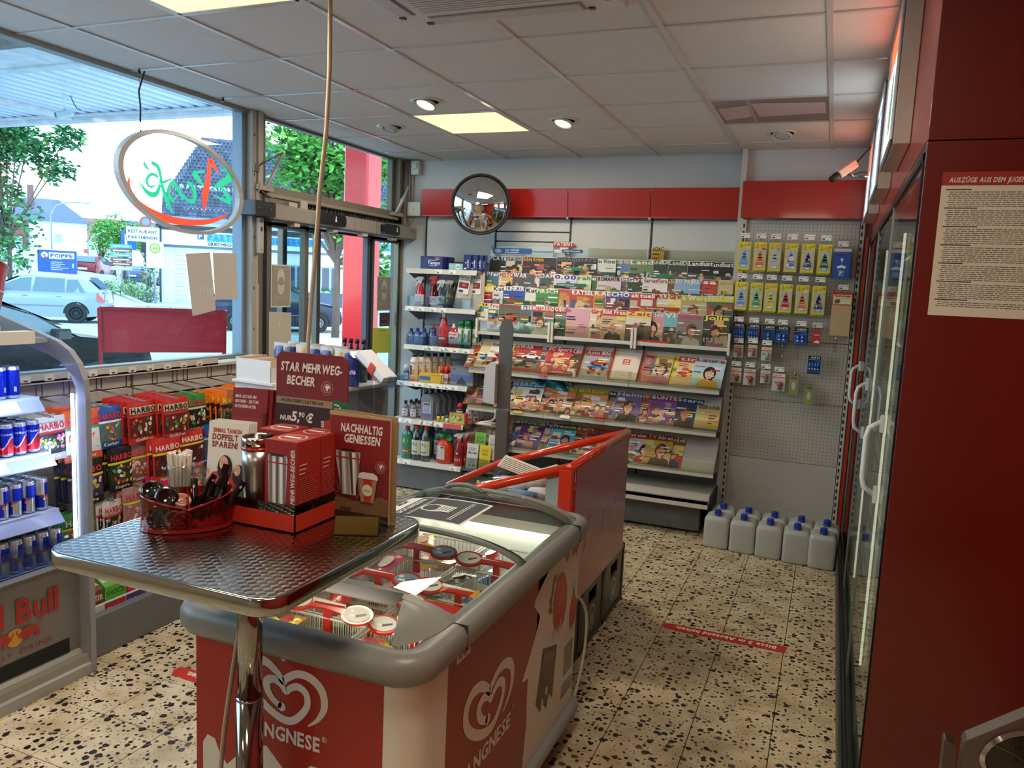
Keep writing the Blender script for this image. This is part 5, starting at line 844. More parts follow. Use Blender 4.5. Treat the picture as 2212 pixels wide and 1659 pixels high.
pack('parking_disc', 'parking disc', 1823, 529, .112, .2, '1c50a4', dPark, 'blue parking disc hanging at the right end of the upper freshener row', .006, 3)
def dLed(mb, M):
 mb.rect(M, -.064, -.09, .064, 0, 'c8281e', h=.003); mb.rect(M, -.058, -.085, .058, -.02, 'e8dcb0', h=.0034); mb.text(M, 'Fensterleder', -.052, -.035, .014, '1c1c1c', h=.004, width=.104); mb.rect(M, -.058, -.046, .058, -.041, 'd8c02c', h=.0038); mb.pol(M, [(-.05, -.08), (-.045, -.055), (-.02, -.05), (-.01, -.06), (-.02, -.08)], '5a5248', h=.0038); mb.rect(M, .0, -.078, .05, -.07, 'f4f0e6', h=.004)
pack('chamois_leather', 'chamois leather', 1825, 614, .124, .30, 'c9a87c', dLed, 'beige window leathers under a red and yellow card at the pegboard edge', .006, 3)
def dBat(n_, big, c2='1c3f8c'):
 def f(mb, M):
  mb.rect(M, -.042, -.115, .042, 0, '12182e', h=.001); mb.pol(M, [(-.042, -.05), (.042, -.03), (.042, -.115), (-.042, -.115)], c2, h=.0014); mb.text(M, 'VARTA', .004, -.018, .013, 'e8ecf4', cx=True, h=.002, width=.06, ital=.2); mb.rect(M, -.036, -.028, .036, -.024, '6a9ad8', h=.002)
  for k in range(n_):
   u = (k-(n_-1)/2)*(.018 if not big else .03); a = .006 if not big else .012
   mb.lathe([(a, 0), (a, .048), (a*.4, .05), (a*.4, .053), (0, .053)], 8, (u, -.004, -.098), 'can', '3a78d0'); mb.lathe([(a*1.03, 0), (a*1.03, .012)], 8, (u, -.004, -.098), 'can', 'c8ccd4')
 return f
for i, (px, n_, bg_, c2) in enumerate(((1600, 4, 0, '1c4f9c'), (1634, 4, 0, '16407c'), (1668, 1, 1, '143c70'), (1697, 2, 1, '1c50a0'), (1737, 2, 1, '2058b8'))): pack('battery_pack', 'batteries', px+2, 692, .086, .118, '10152a', dBat(n_, bg_, c2), f"blue battery blister pack in the battery row, {ORD[i]}{' from left' if i else ''}", .012, 3, 'battery packs on the pegboard')
pack('battery_pack', 'batteries', 1769, 747, .084, .125, '10152a', dBat(4, 0, '1c4f9c'), 'single battery blister pack hanging alone lower right of the battery row', .012, 1, 'battery packs on the pegboard', None)
pack('red_key_card', 'package', 1773, 693, .05, .10, 'c02c28', lambda mb, M: (mb.rect(M, -.018, -.04, .018, -.036, 'f0e0dc'), mb.pol(M, [(-.022, -.09), (.0, -.075), (.02, -.08), (.02, -.095)], 'e8e4e0')), 'small red card in a clear pouch right of the batteries', .004, 1, None, 'd8d4ca')
def dBulb(c_, s_):
 def f(mb, M):
  mb.rect(M, -.036*s_, -.022, .036*s_, 0, 'e8e4dc', h=.001); mb.rect(M, -.036*s_, -.030, .036*s_, -.022, 'e0642c', h=.0014); mb.text(M, 'OSRAM', -.03*s_, -.017, .009, 'e06a28', h=.0016)
  mb.lathe([(.006, 0), (.010, .005), (.010, .012), (.016*s_, .022), (.018*s_, .035), (.012*s_, .047), (0, .052)], 10, (.008, -.01, -.092*s_), 'gloss', c_); mb.lathe([(.018*s_, 0), (.02*s_, .002), (.018*s_, .004)], 10, (.008, -.01, -.096*s_), 'chrome', '9a9890'); mb.ell(M, -.018, -.055*s_, .01, .01, '8a8a86', h=.0018)
  mb.box(-.03*s_, .034*s_, -.026, -.0255, -.10*s_, -.03, mat='plexi', col='ffffff')
 return f
for i, (px, y, s_, c_, lb) in enumerate(((1602, 737, .85, 'a8442c', 'small amber bulb pack, upper bulb row, leftmost'), (1634, 735, .8, '8a6a58', 'small twin bulb pack, upper bulb row, middle'), (1665, 737, .9, '9ac0d0', 'pale blue bulb pack, upper bulb row, rightmost'), (1597, 786, 1.0, 'b0482c', 'amber bulb pack, lower bulb row, leftmost'), (1628, 786, 1.08, 'a8442c', 'amber bulb pack, lower bulb row, second from left'), (1663, 786, .85, '7c6a5a', 'small brown bulb pack, lower bulb row, third from left'), (1693, 790, 1.15, 'a8442c', 'large amber bulb pack, lower bulb row, fourth from left'))): pack('bulb_pack', 'light bulb', px, y, .076*s_, .108*s_, 'd8d4cc', dBulb(c_, s_), lb, .012, 2, 'car bulb packs on the pegboard')
for i, (px, y, lb) in enumerate(((1726, 792, 'clear blister with green backing right of the large amber bulb pack'), (1759, 810, 'clear blister with green backing, lowest on the pegboard'))): pack('clear_blister', 'package', px, y, .062, .135, '8f9a5c', lambda mb, M: (mb.ell(M, 0, -.07, .014, .03, 'c8ccb8', h=.003), mb.rect(M, -.02, -.022, .02, -.006, '5c6a38', h=.002), mb.box(-.028, .028, -.022, -.0215, -.125, -.02, mat='plexi', col='ffffff')), lb, .012, 1, None, None)
for i, (px, y) in enumerate(((1699, 735), (1731, 735), (1812, 712))): hook(xp(px, y), zy(y), None, .10);
for i, (px, y) in enumerate(((1699, 741), (1731, 741), (1812, 720))):
 mb = MB('tint', 'e8e8e4'); x, z = xp(px, y), zy(y); mb.box(x-.011, x+.011, 5.85, 5.856, z-.07, z); mb.box(x-.008, x+.008, 5.84, 5.846, z-.06, z-.035, mat='chrome', col='b8b8b4'); mb.build('empty_clip', pg)
# canisters
def canister_mb():
 mb = MB('milky', 'dcdfd8'); W, D, H_ = .083, .088, .205
 def ring(w_, d_, z, r): return [(x, y, z) for x, y in rrect(-w_, -d_, w_, d_, r, 3)]
 prof = [(.074, .079, .0, .02), (.082, .087, .010, .022), (W, D, .02, .022), (W, D, .18, .022), (W, D, .192, .024), (W*.94, D*.95, .208, .024), (W*.74, D*.78, .220, .022), (W*.60, D*.7, .222, .02)]
 R_ = [ring(*p) for p in prof]; n = len(R_[0]); V = [p for r in R_ for p in r]; mb.add(V, [(i*n+j, i*n+(j+1) % n, (i+1)*n+(j+1) % n, (i+1)*n+j) for i in range(len(R_)-1) for j in range(n)]+[tuple(range(n))[::-1], tuple(range((len(R_)-1)*n, len(R_)*n))], smooth=True); return mb
cproto = thing('water_canister', '', 'canister'); canister_mb().build('body', cproto)
mb = MB('plastic', '1a3cac'); mb.lathe([(.021, .228), (.021, .236), (.020, .262), (.018, .266), (0, .266)], 16, (0, -.045, 0)); mb.lathe([(.023, .226), (.024, .234), (.021, .238)], 16, (0, -.045, 0))
for k in range(16): t = 2*PI*k/16; mb.box(.0205*math.cos(t)-.0015, .0205*math.cos(t)+.0015, -.045+.0205*math.sin(t)-.0015, -.045+.0205*math.sin(t)+.0015, .238, .262)
mb.build('blue_cap', cproto); mb = MB('milky', 'e4e6e0'); mb.lathe([(.02, .218), (.02, .23)], 12, (0, -.045, 0)); mb.tube([(0, -.012, .222), (0, .0, .243), (0, .045, .243), (0, .062, .222)], .010, 8); mb.build('handle', cproto)
mb = MB('cover', 'c0302c'); mb.box(.0832, .0842, -.05, .05, .05, .14);
M = lambda u, v, h: (.0842+h, u, v)
for k in range(5): mb.rect(M, -.045+.003*k, .058+k*.017, .04-.006*k, .064+k*.017, ['f0ece4', '303030', 'e8e0d8'][k % 3])
mb.build('side_label', cproto)
cans_ = [(-.610, 5.425, 'f0'), (-.435, 5.405, 'f1'), (-.265, 5.385, 'f2'), (-.095, 5.365, 'f3'), (.065, 5.345, 'f4'), (-.600, 5.62, 'b0'), (-.425, 5.60, 'b1'), (-.25, 5.585, 'b2'), (-.075, 5.57, 'b3'), (.085, 5.555, 'b4')]
for i, (x, y, k) in enumerate(cans_):
 c_ = cproto if i == 0 else dup(cproto, (x, y, 0)); c_.location = (x, y, 0); c_.rotation_euler = (0, 0, rnd.uniform(-.05, .05)); c_['label'] = f"white canister with blue cap, {'front' if k[0] == 'f' else 'back'} row on the floor, {ORD[int(k[1])]}{' from left' if k[1] != '0' else ''}"; c_['group'] = 'canisters on the floor under the pegboard'
# fridge wall on the right
FX = .19; FY0, FY1 = 2.38, 5.90
fr = thing('drinks_fridge', 'long upright glass-door drinks fridge set in the red wall on the right', 'fridge', (0, 0, 0))
mb = MB('enamel', '2c2d2e'); mb.box(FX-.02, FX+.68, FY0+.02, FY1, 0, .07, col='3a3f42'); mb.box(FX+.0, FX+.7, FY0+.02, FY1, 2.08, 2.15); mb.box(FX+.66, FX+.7, FY0+.02, FY1, .07, 2.08, col='c8ccc8'); mb.box(FX+.02, FX+.7, FY1-.03, FY1, .07, 2.08); mb.box(FX+.02, FX+.7, FY0+.02, FY0+.04, .07, 2.08, col='b8bcb8'); mb.build('cabinet', fr, .003)
mb = MB('aluminium', '5c6468'); mb.box(FX-.035, FX-.02, FY0+.02, FY1, .0, .10); mb.build('bumper_rail', fr, .004)
mb = MB('enamel', 'c4c8c4')
for z in (.12, .48, .84, 1.2, 1.56, 1.9): mb.box(FX+.06, FX+.66, FY0+.05, FY1-.04, z-.012, z)
o = mb.build('fridge_shelf', fr); o['kind'] = 'stuff'
mb = MB('lit2', 'fff2d8')
ND = 3; dw = (FY1-FY0-.04)/ND
for k in range(ND+1): y = FY0+.03+k*dw; mb.box(FX+.045, FX+.055, y-.006, y+.006, .16, 2.0)
mb.build('light_strip', fr)
rb_ = random.Random(5)
bt = MB('gloss', '888888');
for k, z in enumerate((.12, .48, .84, 1.2, 1.56)):
 y = FY0+.10
 while y < FY1-.1:
  c_ = rb_.choice(['7a3a1c', '2a5c34', 'c8a030', 'd8d8d0', '9a2020', '20408a', '3a2418', 'c86020', 'b8c8c0']); n_ = rb_.randint(2, 5)
  for _ in range(n_):
   if y > FY1-.1: break
   bt.lathe([(.033, 0), (.034, .14), (.030, .17), (.013, .22), (.013, .26), (0, .262)], 8, (FX+.13, y, z), col=c_); bt.lathe([(.0345, .05), (.0345, .11)], 8, (FX+.13, y, z), col='e8e4d8', smooth=True); y += .078
o = bt.build('drink_bottles', fr); o['kind'] = 'stuff'
HY = [2.86, 3.60, 4.31, 5.0, 5.65]
for k in range(ND):
 y0, y1 = FY0+.025+k*dw, FY0+.02+(k+1)*dw
 g = MB('fridgeglass', 'e4efe8');
 if 'fridgeglass' not in MATS: mk('fridgeglass', .03, glassy=.16)
 g.box(FX+.0, FX+.008, y0+.01, y1-.01, .10, 2.10); d = g.build('door', fr)
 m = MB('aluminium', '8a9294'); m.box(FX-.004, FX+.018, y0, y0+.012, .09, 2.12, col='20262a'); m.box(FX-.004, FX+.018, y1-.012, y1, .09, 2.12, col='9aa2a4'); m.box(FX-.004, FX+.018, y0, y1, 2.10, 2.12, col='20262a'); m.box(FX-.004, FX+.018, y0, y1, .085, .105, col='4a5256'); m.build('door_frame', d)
 hy = y0+.44 if k == 0 else y0+.62; hy = min(y1-.08, hy)
 m = MB('plastic', 'd4d8d6')
 for s_, zz in ((1, 1.32), (-1, 1.08)): m.prism([(-.03, -.012), (.03, -.012), (.012, .028*1), (-.008, .028)], 0, .014, lambda u, v, h, s_=s_, zz=zz: (FX-.001-h, hy+v, zz+u*s_))
 m.tube([(FX-.012, hy, 1.325), (FX-.045, hy, 1.30), (FX-.052, hy, 1.27), (FX-.052, hy, 1.13), (FX-.045, hy, 1.10), (FX-.012, hy, 1.075)], .009, 8); m.build('handle', d)
mb = MB('enamel', '5c1006'); mb.box(FX+.0, XR+.02, FY0, FY0+.02, 0, 2.145); mb.box(FX+.0, XR+.02, FY0, FY0+.02, 2.148, CEILZ); struct('wall_fridge_end', mb, None, .001)
mb = MB('enamel', 'b8281c'); mb.box(FX, FX+.02, FY0+.02, 5.99, 2.15, CEILZ); struct('wall_soffit', mb)
mb = MB('enamel', 'c02818'); mb.box(FX-.03, FX-.012, FY1+.0, FY1+.06, 0, 2.15); struct('trim_5', mb)
def lightbox(y0, y1, z0, z1, lab, draw, fx=.055):
 t = thing('light_box', lab, 'light box', (FX, (y0+y1)/2, z0)); h_ = z1-z0; w_ = (y1-y0)/2
 m = MB('enamel', 'cfc6b4'); m.box(-fx, -.001, -w_, w_, 0, h_); m.build('casing', t, .002)
 m = MB('aluminium', 'b8bcc4')
 for a, b, c_, d in ((-w_, w_, 0, .02), (-w_, w_, h_-.02, h_), (-w_, -w_+.02, 0, h_), (w_-.02, w_, 0, h_)): m.box(-fx-.012, -fx, a, b, c_, d)
 m.build('frame', t, .004); m = MB('boxlit', 'e8e8de'); m.box(-fx-.004, -fx, -w_+.015, w_-.015, .015, h_-.015); draw(m, lambda u, v, h: (-fx-.004-h, -u, v), w_, h_); m.build('lit_face', t)
lightbox(3.02, 3.66, 2.255, 2.75, 'nearest lit advertising box high on the red wall', lambda m, M, w_, h_: (m.rect(M, -w_+.02, h_*.72, w_-.02, h_-.02, 'e0502c', mat='boxlit'), m.ell(M, 0, h_*.4, .09, .12, '6a8a70', mat='lit', h=.001), m.ell(M, -.12, h_*.3, .05, .09, 'd8c090', mat='lit', h=.001)))
lightbox(4.02, 4.66, 2.235, 2.72, 'middle lit advertising box on the red wall, bluish white', lambda m, M, w_, h_: (m.rect(M, -w_+.04, .05, w_-.04, h_*.5, 'a8c8f4', mat='boxlit'), m.rect(M, -w_+.02, h_*.8, w_-.02, h_*.9, '8ab0e0', mat='lit')))
lightbox(5.02, 5.66, 2.225, 2.70, 'farthest lit advertising box on the red wall near the security camera', lambda m, M, w_, h_: (m.rect(M, -w_+.02, h_*.6, w_-.02, h_-.02, 'd85a3c', mat='boxlit'), m.ell(M, .05, h_*.35, .1, .08, '7ab080', mat='lit', h=.001)))
mb = MB('paper', 'c2bca8'); M = lambda u, v, h: (FX+.044+u, FY0-.001-h, 1.69+v); mb.box(FX+.044, FX+.46, FY0-.0015, FY0-.0002, 1.69, 2.03); mb.box(FX+.044, FX+.46, FY0-.0015, FY0-.0002, 2.03, 2.065, col='8c1c14')
mb.text(M, 'AUSZÜGE AUS DEM JUGENDSCHUTZGESETZ', .016, .348, .0125, 'c8beb4', ital=.2, width=.29)
y = .328; k = 0
while y > .02:
 hd = k % 9 == 0
 if hd: mb.rect(M, .012, y, .012+rnd.uniform(.05, .09), y+.003, '2c2a26')
 else:
  x = .02 if k % 3 else .016; e = rnd.uniform(.25, .40)
  while x < e: l = rnd.uniform(.006, .022); mb.rect(M, x, y, min(x+l, .405), y+.0021, '5a564c'); x += l+.0025
 y -= .0052 if not hd else .0062; k += 1
tag(mb.build('law_poster'), 'cream youth protection poster of small print on the dark red end panel', 'poster')
t = thing('steel_device', 'grey steel device with an oval dark window at the lower right corner', 'device', (.30, 1.62, .80))
mb = MB('aluminium', '77706a'); T_ = Matrix.Rotation(-.42, 4, 'Y'); mb.prism([(0, 0), (.3, 0), (.3, .345), (0.0, .10)], 0, .035, lambda u, v, h: (u, h, v)); mb.build('housing', t, .006)
mb = MB('aluminium', '6a625a'); mb.prism([(-.032, 0), (-.008, 0), (-.012, .088), (-.032, .096)], .0, .03, lambda u, v, h: (u, h, v)); mb.build('side_flap', t, .003)
M = lambda u, v, h: (.082+u*.77-v*.64, -.002-h, .10+u*.64+v*.77)
mb = MB('chrome', 'b0a8a0'); mb.add([M(.064*math.cos(2*PI*k/24), .040*math.sin(2*PI*k/24), .002) for k in range(24)]+[M(.056*math.cos(2*PI*k/24), .033*math.sin(2*PI*k/24), .008) for k in range(24)], [(k, (k+1) % 24, 24+(k+1) % 24, 24+k) for k in range(24)], smooth=True); mb.build('oval_rim', t)
mb = MB('gloss', '14160e'); mb.ell(M, 0, 0, .057, .034, '171a10', h=.004, n=24, mat='gloss'); mb.ell(M, .01, .008, .006, .005, '050505', h=.005, mat='gloss'); mb.ell(M, .0, -.012, .008, .006, '050505', h=.005, mat='gloss'); mb.band(M, [(-.02, .03), (.0, 0), (.012, -.03)], .004, '6a6650', h=.0055, mat='chrome'); mb.build('dark_window', t)
# convex mirror, camera, ceiling things
t = thing('convex_mirror', 'round black-rimmed convex mirror in front of the red header band', 'mirror', (-2.60, 5.62, 2.337)); t.rotation_euler = (0, 0, .30)
R0 = .222; mb = MB('mirror', 'e8ecec'); mk('mirror', .02, metal=1, namt=0); mb.lathe([(R0*math.sin(a)/math.sin(.62), R0/math.sin(.62)*(math.cos(a)-math.cos(.62))) for a in [.62*(1-k/10) for k in range(11)]], 36, T=Matrix.Rotation(PI/2, 4, 'X')); mb.build('mirror_glass', t)
mb = MB('rubber', '1c1814'); mb.tube([(.226*math.cos(2*PI*k/40), 0, .226*math.sin(2*PI*k/40)) for k in range(40)], .009, 8, closed=True); mb.build('rim', t)
mb = MB('plastic', '2a2622'); mb.lathe([(.21, 0), (.2, .02), (.06, .05), (.03, .06)], 24, T=Matrix.Rotation(-PI/2, 4, 'X')); mb.build('back_shell', t); mb = MB('chrome', '8c8c88'); mb.tube([(0, .05, 0), (.03, .2, .02), (.05, .48, .02)], .012, 8); mb.build('wall_arm', t)
t = thing('security_camera', 'white box security camera with black lens on an arm near the red wall', 'camera', (.0, 5.50, 2.55)); mb = MB('enamel', 'd0c8b8'); T_ = Matrix.Rotation(.6, 4, 'Z') @ Matrix.Rotation(-.62, 4, 'Y'); mb.obox(T_, -.075, .065, -.027, .027, -.024, .026); mb.build('body', t, .005)
mb = MB('plastic', '201812'); Tl = T_ @ Matrix.Rotation(-PI/2, 4, 'Y'); mb.lathe([(.026, .075), (.026, .10), (.022, .105), (.022, .13), (.018, .132), (0, .128)], 14, T=Tl); mb.build('lens', t)
mb = MB('rubber', '241c18'); mb.tube([(.055, .02, .045), (.09, .02, .09), (.13, .01, .14), (.185, 0, .165)], .006, 6); mb.tube([(-.02, 0, -.03), (.03, 0, -.04), (.08, .01, -.02), (.12, .02, -.02)], .0035, 5); mb.build('lead', t)
mb = MB('chrome', 'a8a49c'); mb.tube([(.02, .0, -.02), (.04, 0, -.05)], .008, 6); mb.tube([(.04, 0, -.045), (.19, .03, -.045)], .007, 6); mb.build('wall_arm', t)
for i, (x, y, on, lb) in enumerate(((-2.30, 4.165, 2, 'brightly lit round ceiling spotlight beside the light panel'), (-1.672, 4.80, 1, 'round ceiling spotlight right of the light panel, dimly lit'), (-2.91, 4.78, 0, 'unlit round ceiling spotlight left of the light panel'), (-.402, 5.40, 0, 'unlit round ceiling spotlight above the pegboard bay'))):
 t = thing('ceiling_spot', lb, 'spotlight', (x, y, CEILZ)); t.name = 'spotlight' if i == 0 else 'spotlight.00%d' % i
 mb = MB('enamel', 'd8d2c8'); mb.lathe([(.072, -.004), (.095, -.007), (.098, -.001), (.098, .0)], 24); mb.lathe([(.072, -.004), (.068, -.002), (.068, .0)], 24, col='8c8880'); mb.build('trim_ring', t)
 mb = MB('enamel', 'cfc9bf'); T_ = Matrix.Translation((0, -.01, -.024)) @ Matrix.Rotation(-.32, 4, 'X') @ Matrix.Rotation(.12, 4, 'Y'); mb.lathe([(.058, .018), (.062, 0), (.057, -.006), (.053, -.002), (.050, .004)], 20, T=T_); mb.build('lamp_cup', t)
 mb = MB('lit5' if on == 2 else 'lit2' if on else 'plastic', 'ffe8b8' if on == 2 else 'f0c890' if on else 'b8b4aa'); mb.lathe([(.052, .002), (.03, -.003), (0, -.005)], 20, T=T_); mb.build('lamp', t)
 if on:
  l = bpy.data.lights.new('spot', 'SPOT'); l.energy = 28 if on == 2 else 5; l.color = WARM; l.spot_size = 1.7; l.spot_blend = .6; l.shadow_soft_size = .05; o = bpy.data.objects.new('spot', l); o.location = (x, y, CEILZ-.03); COL.objects.link(o)
t = thing('air_conditioner', 'white square air-conditioning cassette in the ceiling at the top edge', 'air conditioner', (-1.235, 2.44, CEILZ)); mb = MB('plastic', 'cfcac2'); c0, c1 = .47, .30
mb.prism([(-c0, -c0), (c0, -c0), (c0, c0), (-c0, c0)], -.02, .0); mb.prism([(-c0+.02, -c0+.02), (c0-.02, -c0+.02), (c0-.02, c0-.02), (-c0+.02, c0-.02)], -.035, -.02); mb.build('panel', t, .01)
for k in range(4):
 m = MB('plastic', 'bdb8b0'); T_ = Matrix.Rotation(k*PI/2, 4, 'Z'); m.obox(T_, -.30, .30, c0-.12, c0-.06, -.042, -.034); m.obox(T_, -.31, .31, c0-.13, c0-.05, -.0365, -.0345, col='8a8278')
 m.build('air_flap', t, .004); m = MB('plastic', '3c3630');
 for s_ in (-1, 1): m.obox(T_, s_*.33-.012, s_*.33+.012, c0-.07, c0-.05, -.040, -.034)
 m.build('flap_stop', t)
mb = MB('plastic', '8d8880'); mb.box(-c1, c1, -c1, c1, -.037, -.034, col='6a655e')
for k in range(30): y = -c1+.01+k*.02; mb.box(-c1, c1, y-.003, y+.006, -.042, -.036, col='cfcac2')
o = mb.build('intake_grille', t); o['kind'] = 'stuff'
t = thing('unlit_ceiling_fixture', 'unlit greyish ceiling light fixture with a mirrored cover near the pegboard', 'light', (-.419, 4.77, CEILZ)); t.name = 'unlit_light_fixture'
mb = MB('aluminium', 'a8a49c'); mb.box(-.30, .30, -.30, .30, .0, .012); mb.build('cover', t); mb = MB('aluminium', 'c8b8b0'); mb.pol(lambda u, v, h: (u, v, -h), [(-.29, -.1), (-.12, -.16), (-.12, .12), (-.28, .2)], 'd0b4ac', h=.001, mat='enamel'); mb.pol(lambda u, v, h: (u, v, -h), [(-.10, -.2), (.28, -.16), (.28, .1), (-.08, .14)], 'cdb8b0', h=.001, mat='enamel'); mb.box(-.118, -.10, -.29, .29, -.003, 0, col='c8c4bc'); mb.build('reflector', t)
for cx_, cy_, lb in ((-.375, 3.93, 'red floor sticker with upside-down white words on the open floor on the right'), (-2.20, 2.445, 'red floor sticker half hidden behind the freezer on the left')):
 mb = MB('cover', 'c22a22'); M = lambda u, v, h: (cx_-u, cy_-v, .0006+h)
 mb.prism([(-.31, -.03), (-.28, -.042), (.25, -.042), (.305, -.028), (.31, .0), (.29, .03), (.2, .042), (-.3, .042)], 0, .0006, M)
 mb.text(M, 'Bitte 2 m Abstand halten.', -.01, -.017, .035, 'efe6d8', cx=True, width=.50, ital=.15, h=.0012); mb.rect(M, -.3, -.040, .25, -.0375, 'e8dccb', h=.0011)
 tag(mb.build('floor_sticker'), lb, 'sticker')
# ice cream chest freezer
def smooth(P, n=6, closed=False):
 out = []; N = len(P)
 for i in range(N if closed else N-1):
  p0 = P[(i-1) % N] if (closed or i) else P[0]; p1 = P[i]; p2 = P[(i+1) % N]; p3 = P[(i+2) % N] if (closed or i < N-2) else P[-1]
  for k in range(n):
   t = k/n; out.append(tuple(.5*(2*b+(c-a)*t+(2*a-5*b+4*c-d)*t*t+(3*b-a-3*c+d)*t**3) for a, b, c, d in zip(p0, p1, p2, p3)))
 if not closed: out.append(tuple(P[-1]))
 return out
FZ = thing('ice_cream_freezer', 'red and white chest freezer with curved glass lids and a white heart swirl', 'freezer', (0, 0, 0))
bx0, bx1, by0, by1 = -1.49, -.805, 1.485, 2.785
def ringpts(x0, y0, x1, y1, r, z, n=6): return [(x, y, z) for x, y in rrect(x0, y0, x1, y1, r, n)]
def loop_surf(mb, rings, mat=None, col=None, smooth=True):
 n = len(rings[0]); mb.add([p for r in rings for p in r], [(i*n+j, i*n+(j+1) % n, (i+1)*n+(j+1) % n, (i+1)*n+j) for i in range(len(rings)-1) for j in range(n)], mat, col, smooth)
mb = MB('enamel', 'dcd8cc'); loop_surf(mb, [ringpts(bx0, by0, bx1, by1, .075, z) for z in (.13, .83)]); mb.build('body', FZ)
mb = MB('enamel', 'e8e6de'); i_ = (-1.43, 1.56, -.865, 2.715)
loop_surf(mb, [ringpts(*i_, .03, z)[::-1] for z in (.40, .83)]); mb.add(ringpts(*i_, .03, .40), [tuple(range(28))]); mb.build('inner_liner', FZ)
mb = MB('plastic', '7f807a'); rx0, rx1, ry0, ry1 = -1.525, -.772, 1.45, 2.815
R_ = []
for d, z in ((.035, .795), (.012, .80), (.0, .82), (.0, .85), (.010, .866), (.03, .872), (.055, .870), (.072, .862), (.074, .80)): R_.append(ringpts(rx0+d, ry0+d, rx1-d, ry1-d, max(.03, .10-d), z, 8))
loop_surf(mb, R_); mb.build('rim', FZ)
mb = MB('rubber', '30302c')
for y in (1.69, 2.63): mb.box(rx1-.075, rx1+.0006, y, y+.0025, .81, .8735)
mb.build('rim_joint', FZ)
mb = MB('plastic', '8b8c88'); loop_surf(mb, [ringpts(bx0-d, by0-d, bx1+d, by1+d, .08, z, 8) for d, z in ((.0, .15), (.02, .148), (.028, .135), (.028, .115), (.012, .10), (0, .10))]); mb.add(ringpts(bx0, by0, bx1, by1, .08, .10, 8), [tuple(range(36))[::-1]], col='3a3a38'); mb.build('bumper', FZ)
for x in (-1.42, -.87):
 for y in (1.6, 2.68): mb = MB('rubber', '1c1c1c'); mb.lathe([(.0, -.012), (.04, -.012), (.045, 0), (.04, .012), (0, .012)], 14, T=Matrix.Translation((x, y, .045)) @ Matrix.Rotation(PI/2, 4, 'Y')); mb.box(x-.02, x+.02, y-.015, y+.015, .05, .10, mat='chrome', col='777777'); mb.build('castor', FZ)
xc, hw = -1.148, .342
def zarch(x, H_, base=.868): t = max(-1, min(1, (x-xc)/hw)); return base+H_*(1-abs(t)**2.3)**.7
def barch(mb, y0, y1, H_, th, x0=-1.0, x1=1.0, n=26, **k):
 P = [(xc+hw*(x0+(x1-x0)*i/n)) for i in range(n+1)]
 for a, b in zip(P, P[1:]):
  za, zb = zarch(a, H_), zarch(b, H_); mb.add([(a, y0, za-th), (a, y1, za-th), (a, y1, za), (a, y0, za), (b, y0, zb-th), (b, y1, zb-th), (b, y1, zb), (b, y0, zb)], [(3, 7, 6, 2), (0, 3, 2, 1)[::-1], (0, 4, 7, 3), (1, 2, 6, 5), (0, 1, 5, 4)], smooth=False, **k)
HN, HM, HFa = .052, .058, .071
mb = MB('plastic', '7d7e78'); barch(mb, 1.685, 1.715, HN, .012); mb.build('end_arch', FZ)
mb = MB('gloss', '23252a'); mb.add([(-1.36, 1.640, .905), (-.955, 1.640, .905), (-.955, 1.690, .921), (-1.36, 1.690, .921)], [(0, 1, 2, 3)]); mb.build('dark_edge_strip', FZ)
mb = MB('plastic', '7d7e78'); barch(mb, 2.66, 2.70, HFa, .012); mb.build('end_arch', FZ)
lid1 = MB('glass', 'e8f0ea'); lid1.grid(lambda a, b: (xc+hw*(-.995+1.99*a), 1.715+b*.46, zarch(xc+hw*(-.995+1.99*a), HM)), 26, 2, smooth=True); l1 = lid1.build('glass_lid', FZ)
mb = MB('plastic', '56605a'); barch(mb, 2.165, 2.185, HM+.003, .010); mb.build('lid_frame', l1); mb = MB('rubber', '20262a'); barch(mb, 2.186, 2.192, HM+.006, .012); mb.build('lid_seal', l1)
lid2 = MB('glass', 'e4eee6'); lid2.grid(lambda a, b: (xc+hw*(-.995+1.99*a), 2.15+b*.51, zarch(xc+hw*(-.995+1.99*a), HM+.012+b*.008)), 26, 2); l2 = lid2.build('glass_lid', FZ)
mb = MB('plastic', '6a736c'); barch(mb, 2.15, 2.168, HM+.015, .010); barch(mb, 2.635, 2.66, HFa-.004, .012); mb.build('lid_frame', l2)
def lidhandle(cx, cy, z, col, par, nm='lid_handle'):
 m = MB('plastic', col); P = [(cx-.085+.17*i/12, cy+.0*i, z+.024*math.sin(PI*i/12)**.6) for i in range(13)]; m.tube(P, .009, 8); m.prism([(-.10, -.02), (.10, -.02), (.085, .018), (-.085, .018)], 0, .008, lambda u, v, h: (cx+u, cy+v, z+h-.004)); m.build(nm, par)
lidhandle(-1.235, 2.625, zarch(-1.235, HFa)+.0, '6c6f68', l2); lidhandle(-1.30, 1.755, zarch(-1.30, HM)+.004, '1e211f', l1)
mb = MB('glass', 'f2ece4'); mb.add([(-1.41, 1.515, .872), (-.885, 1.515, .872), (-.955, 1.688, .918), (-1.345, 1.688, .918)], [(0, 1, 2, 3)]); mb.build('end_glass', FZ)
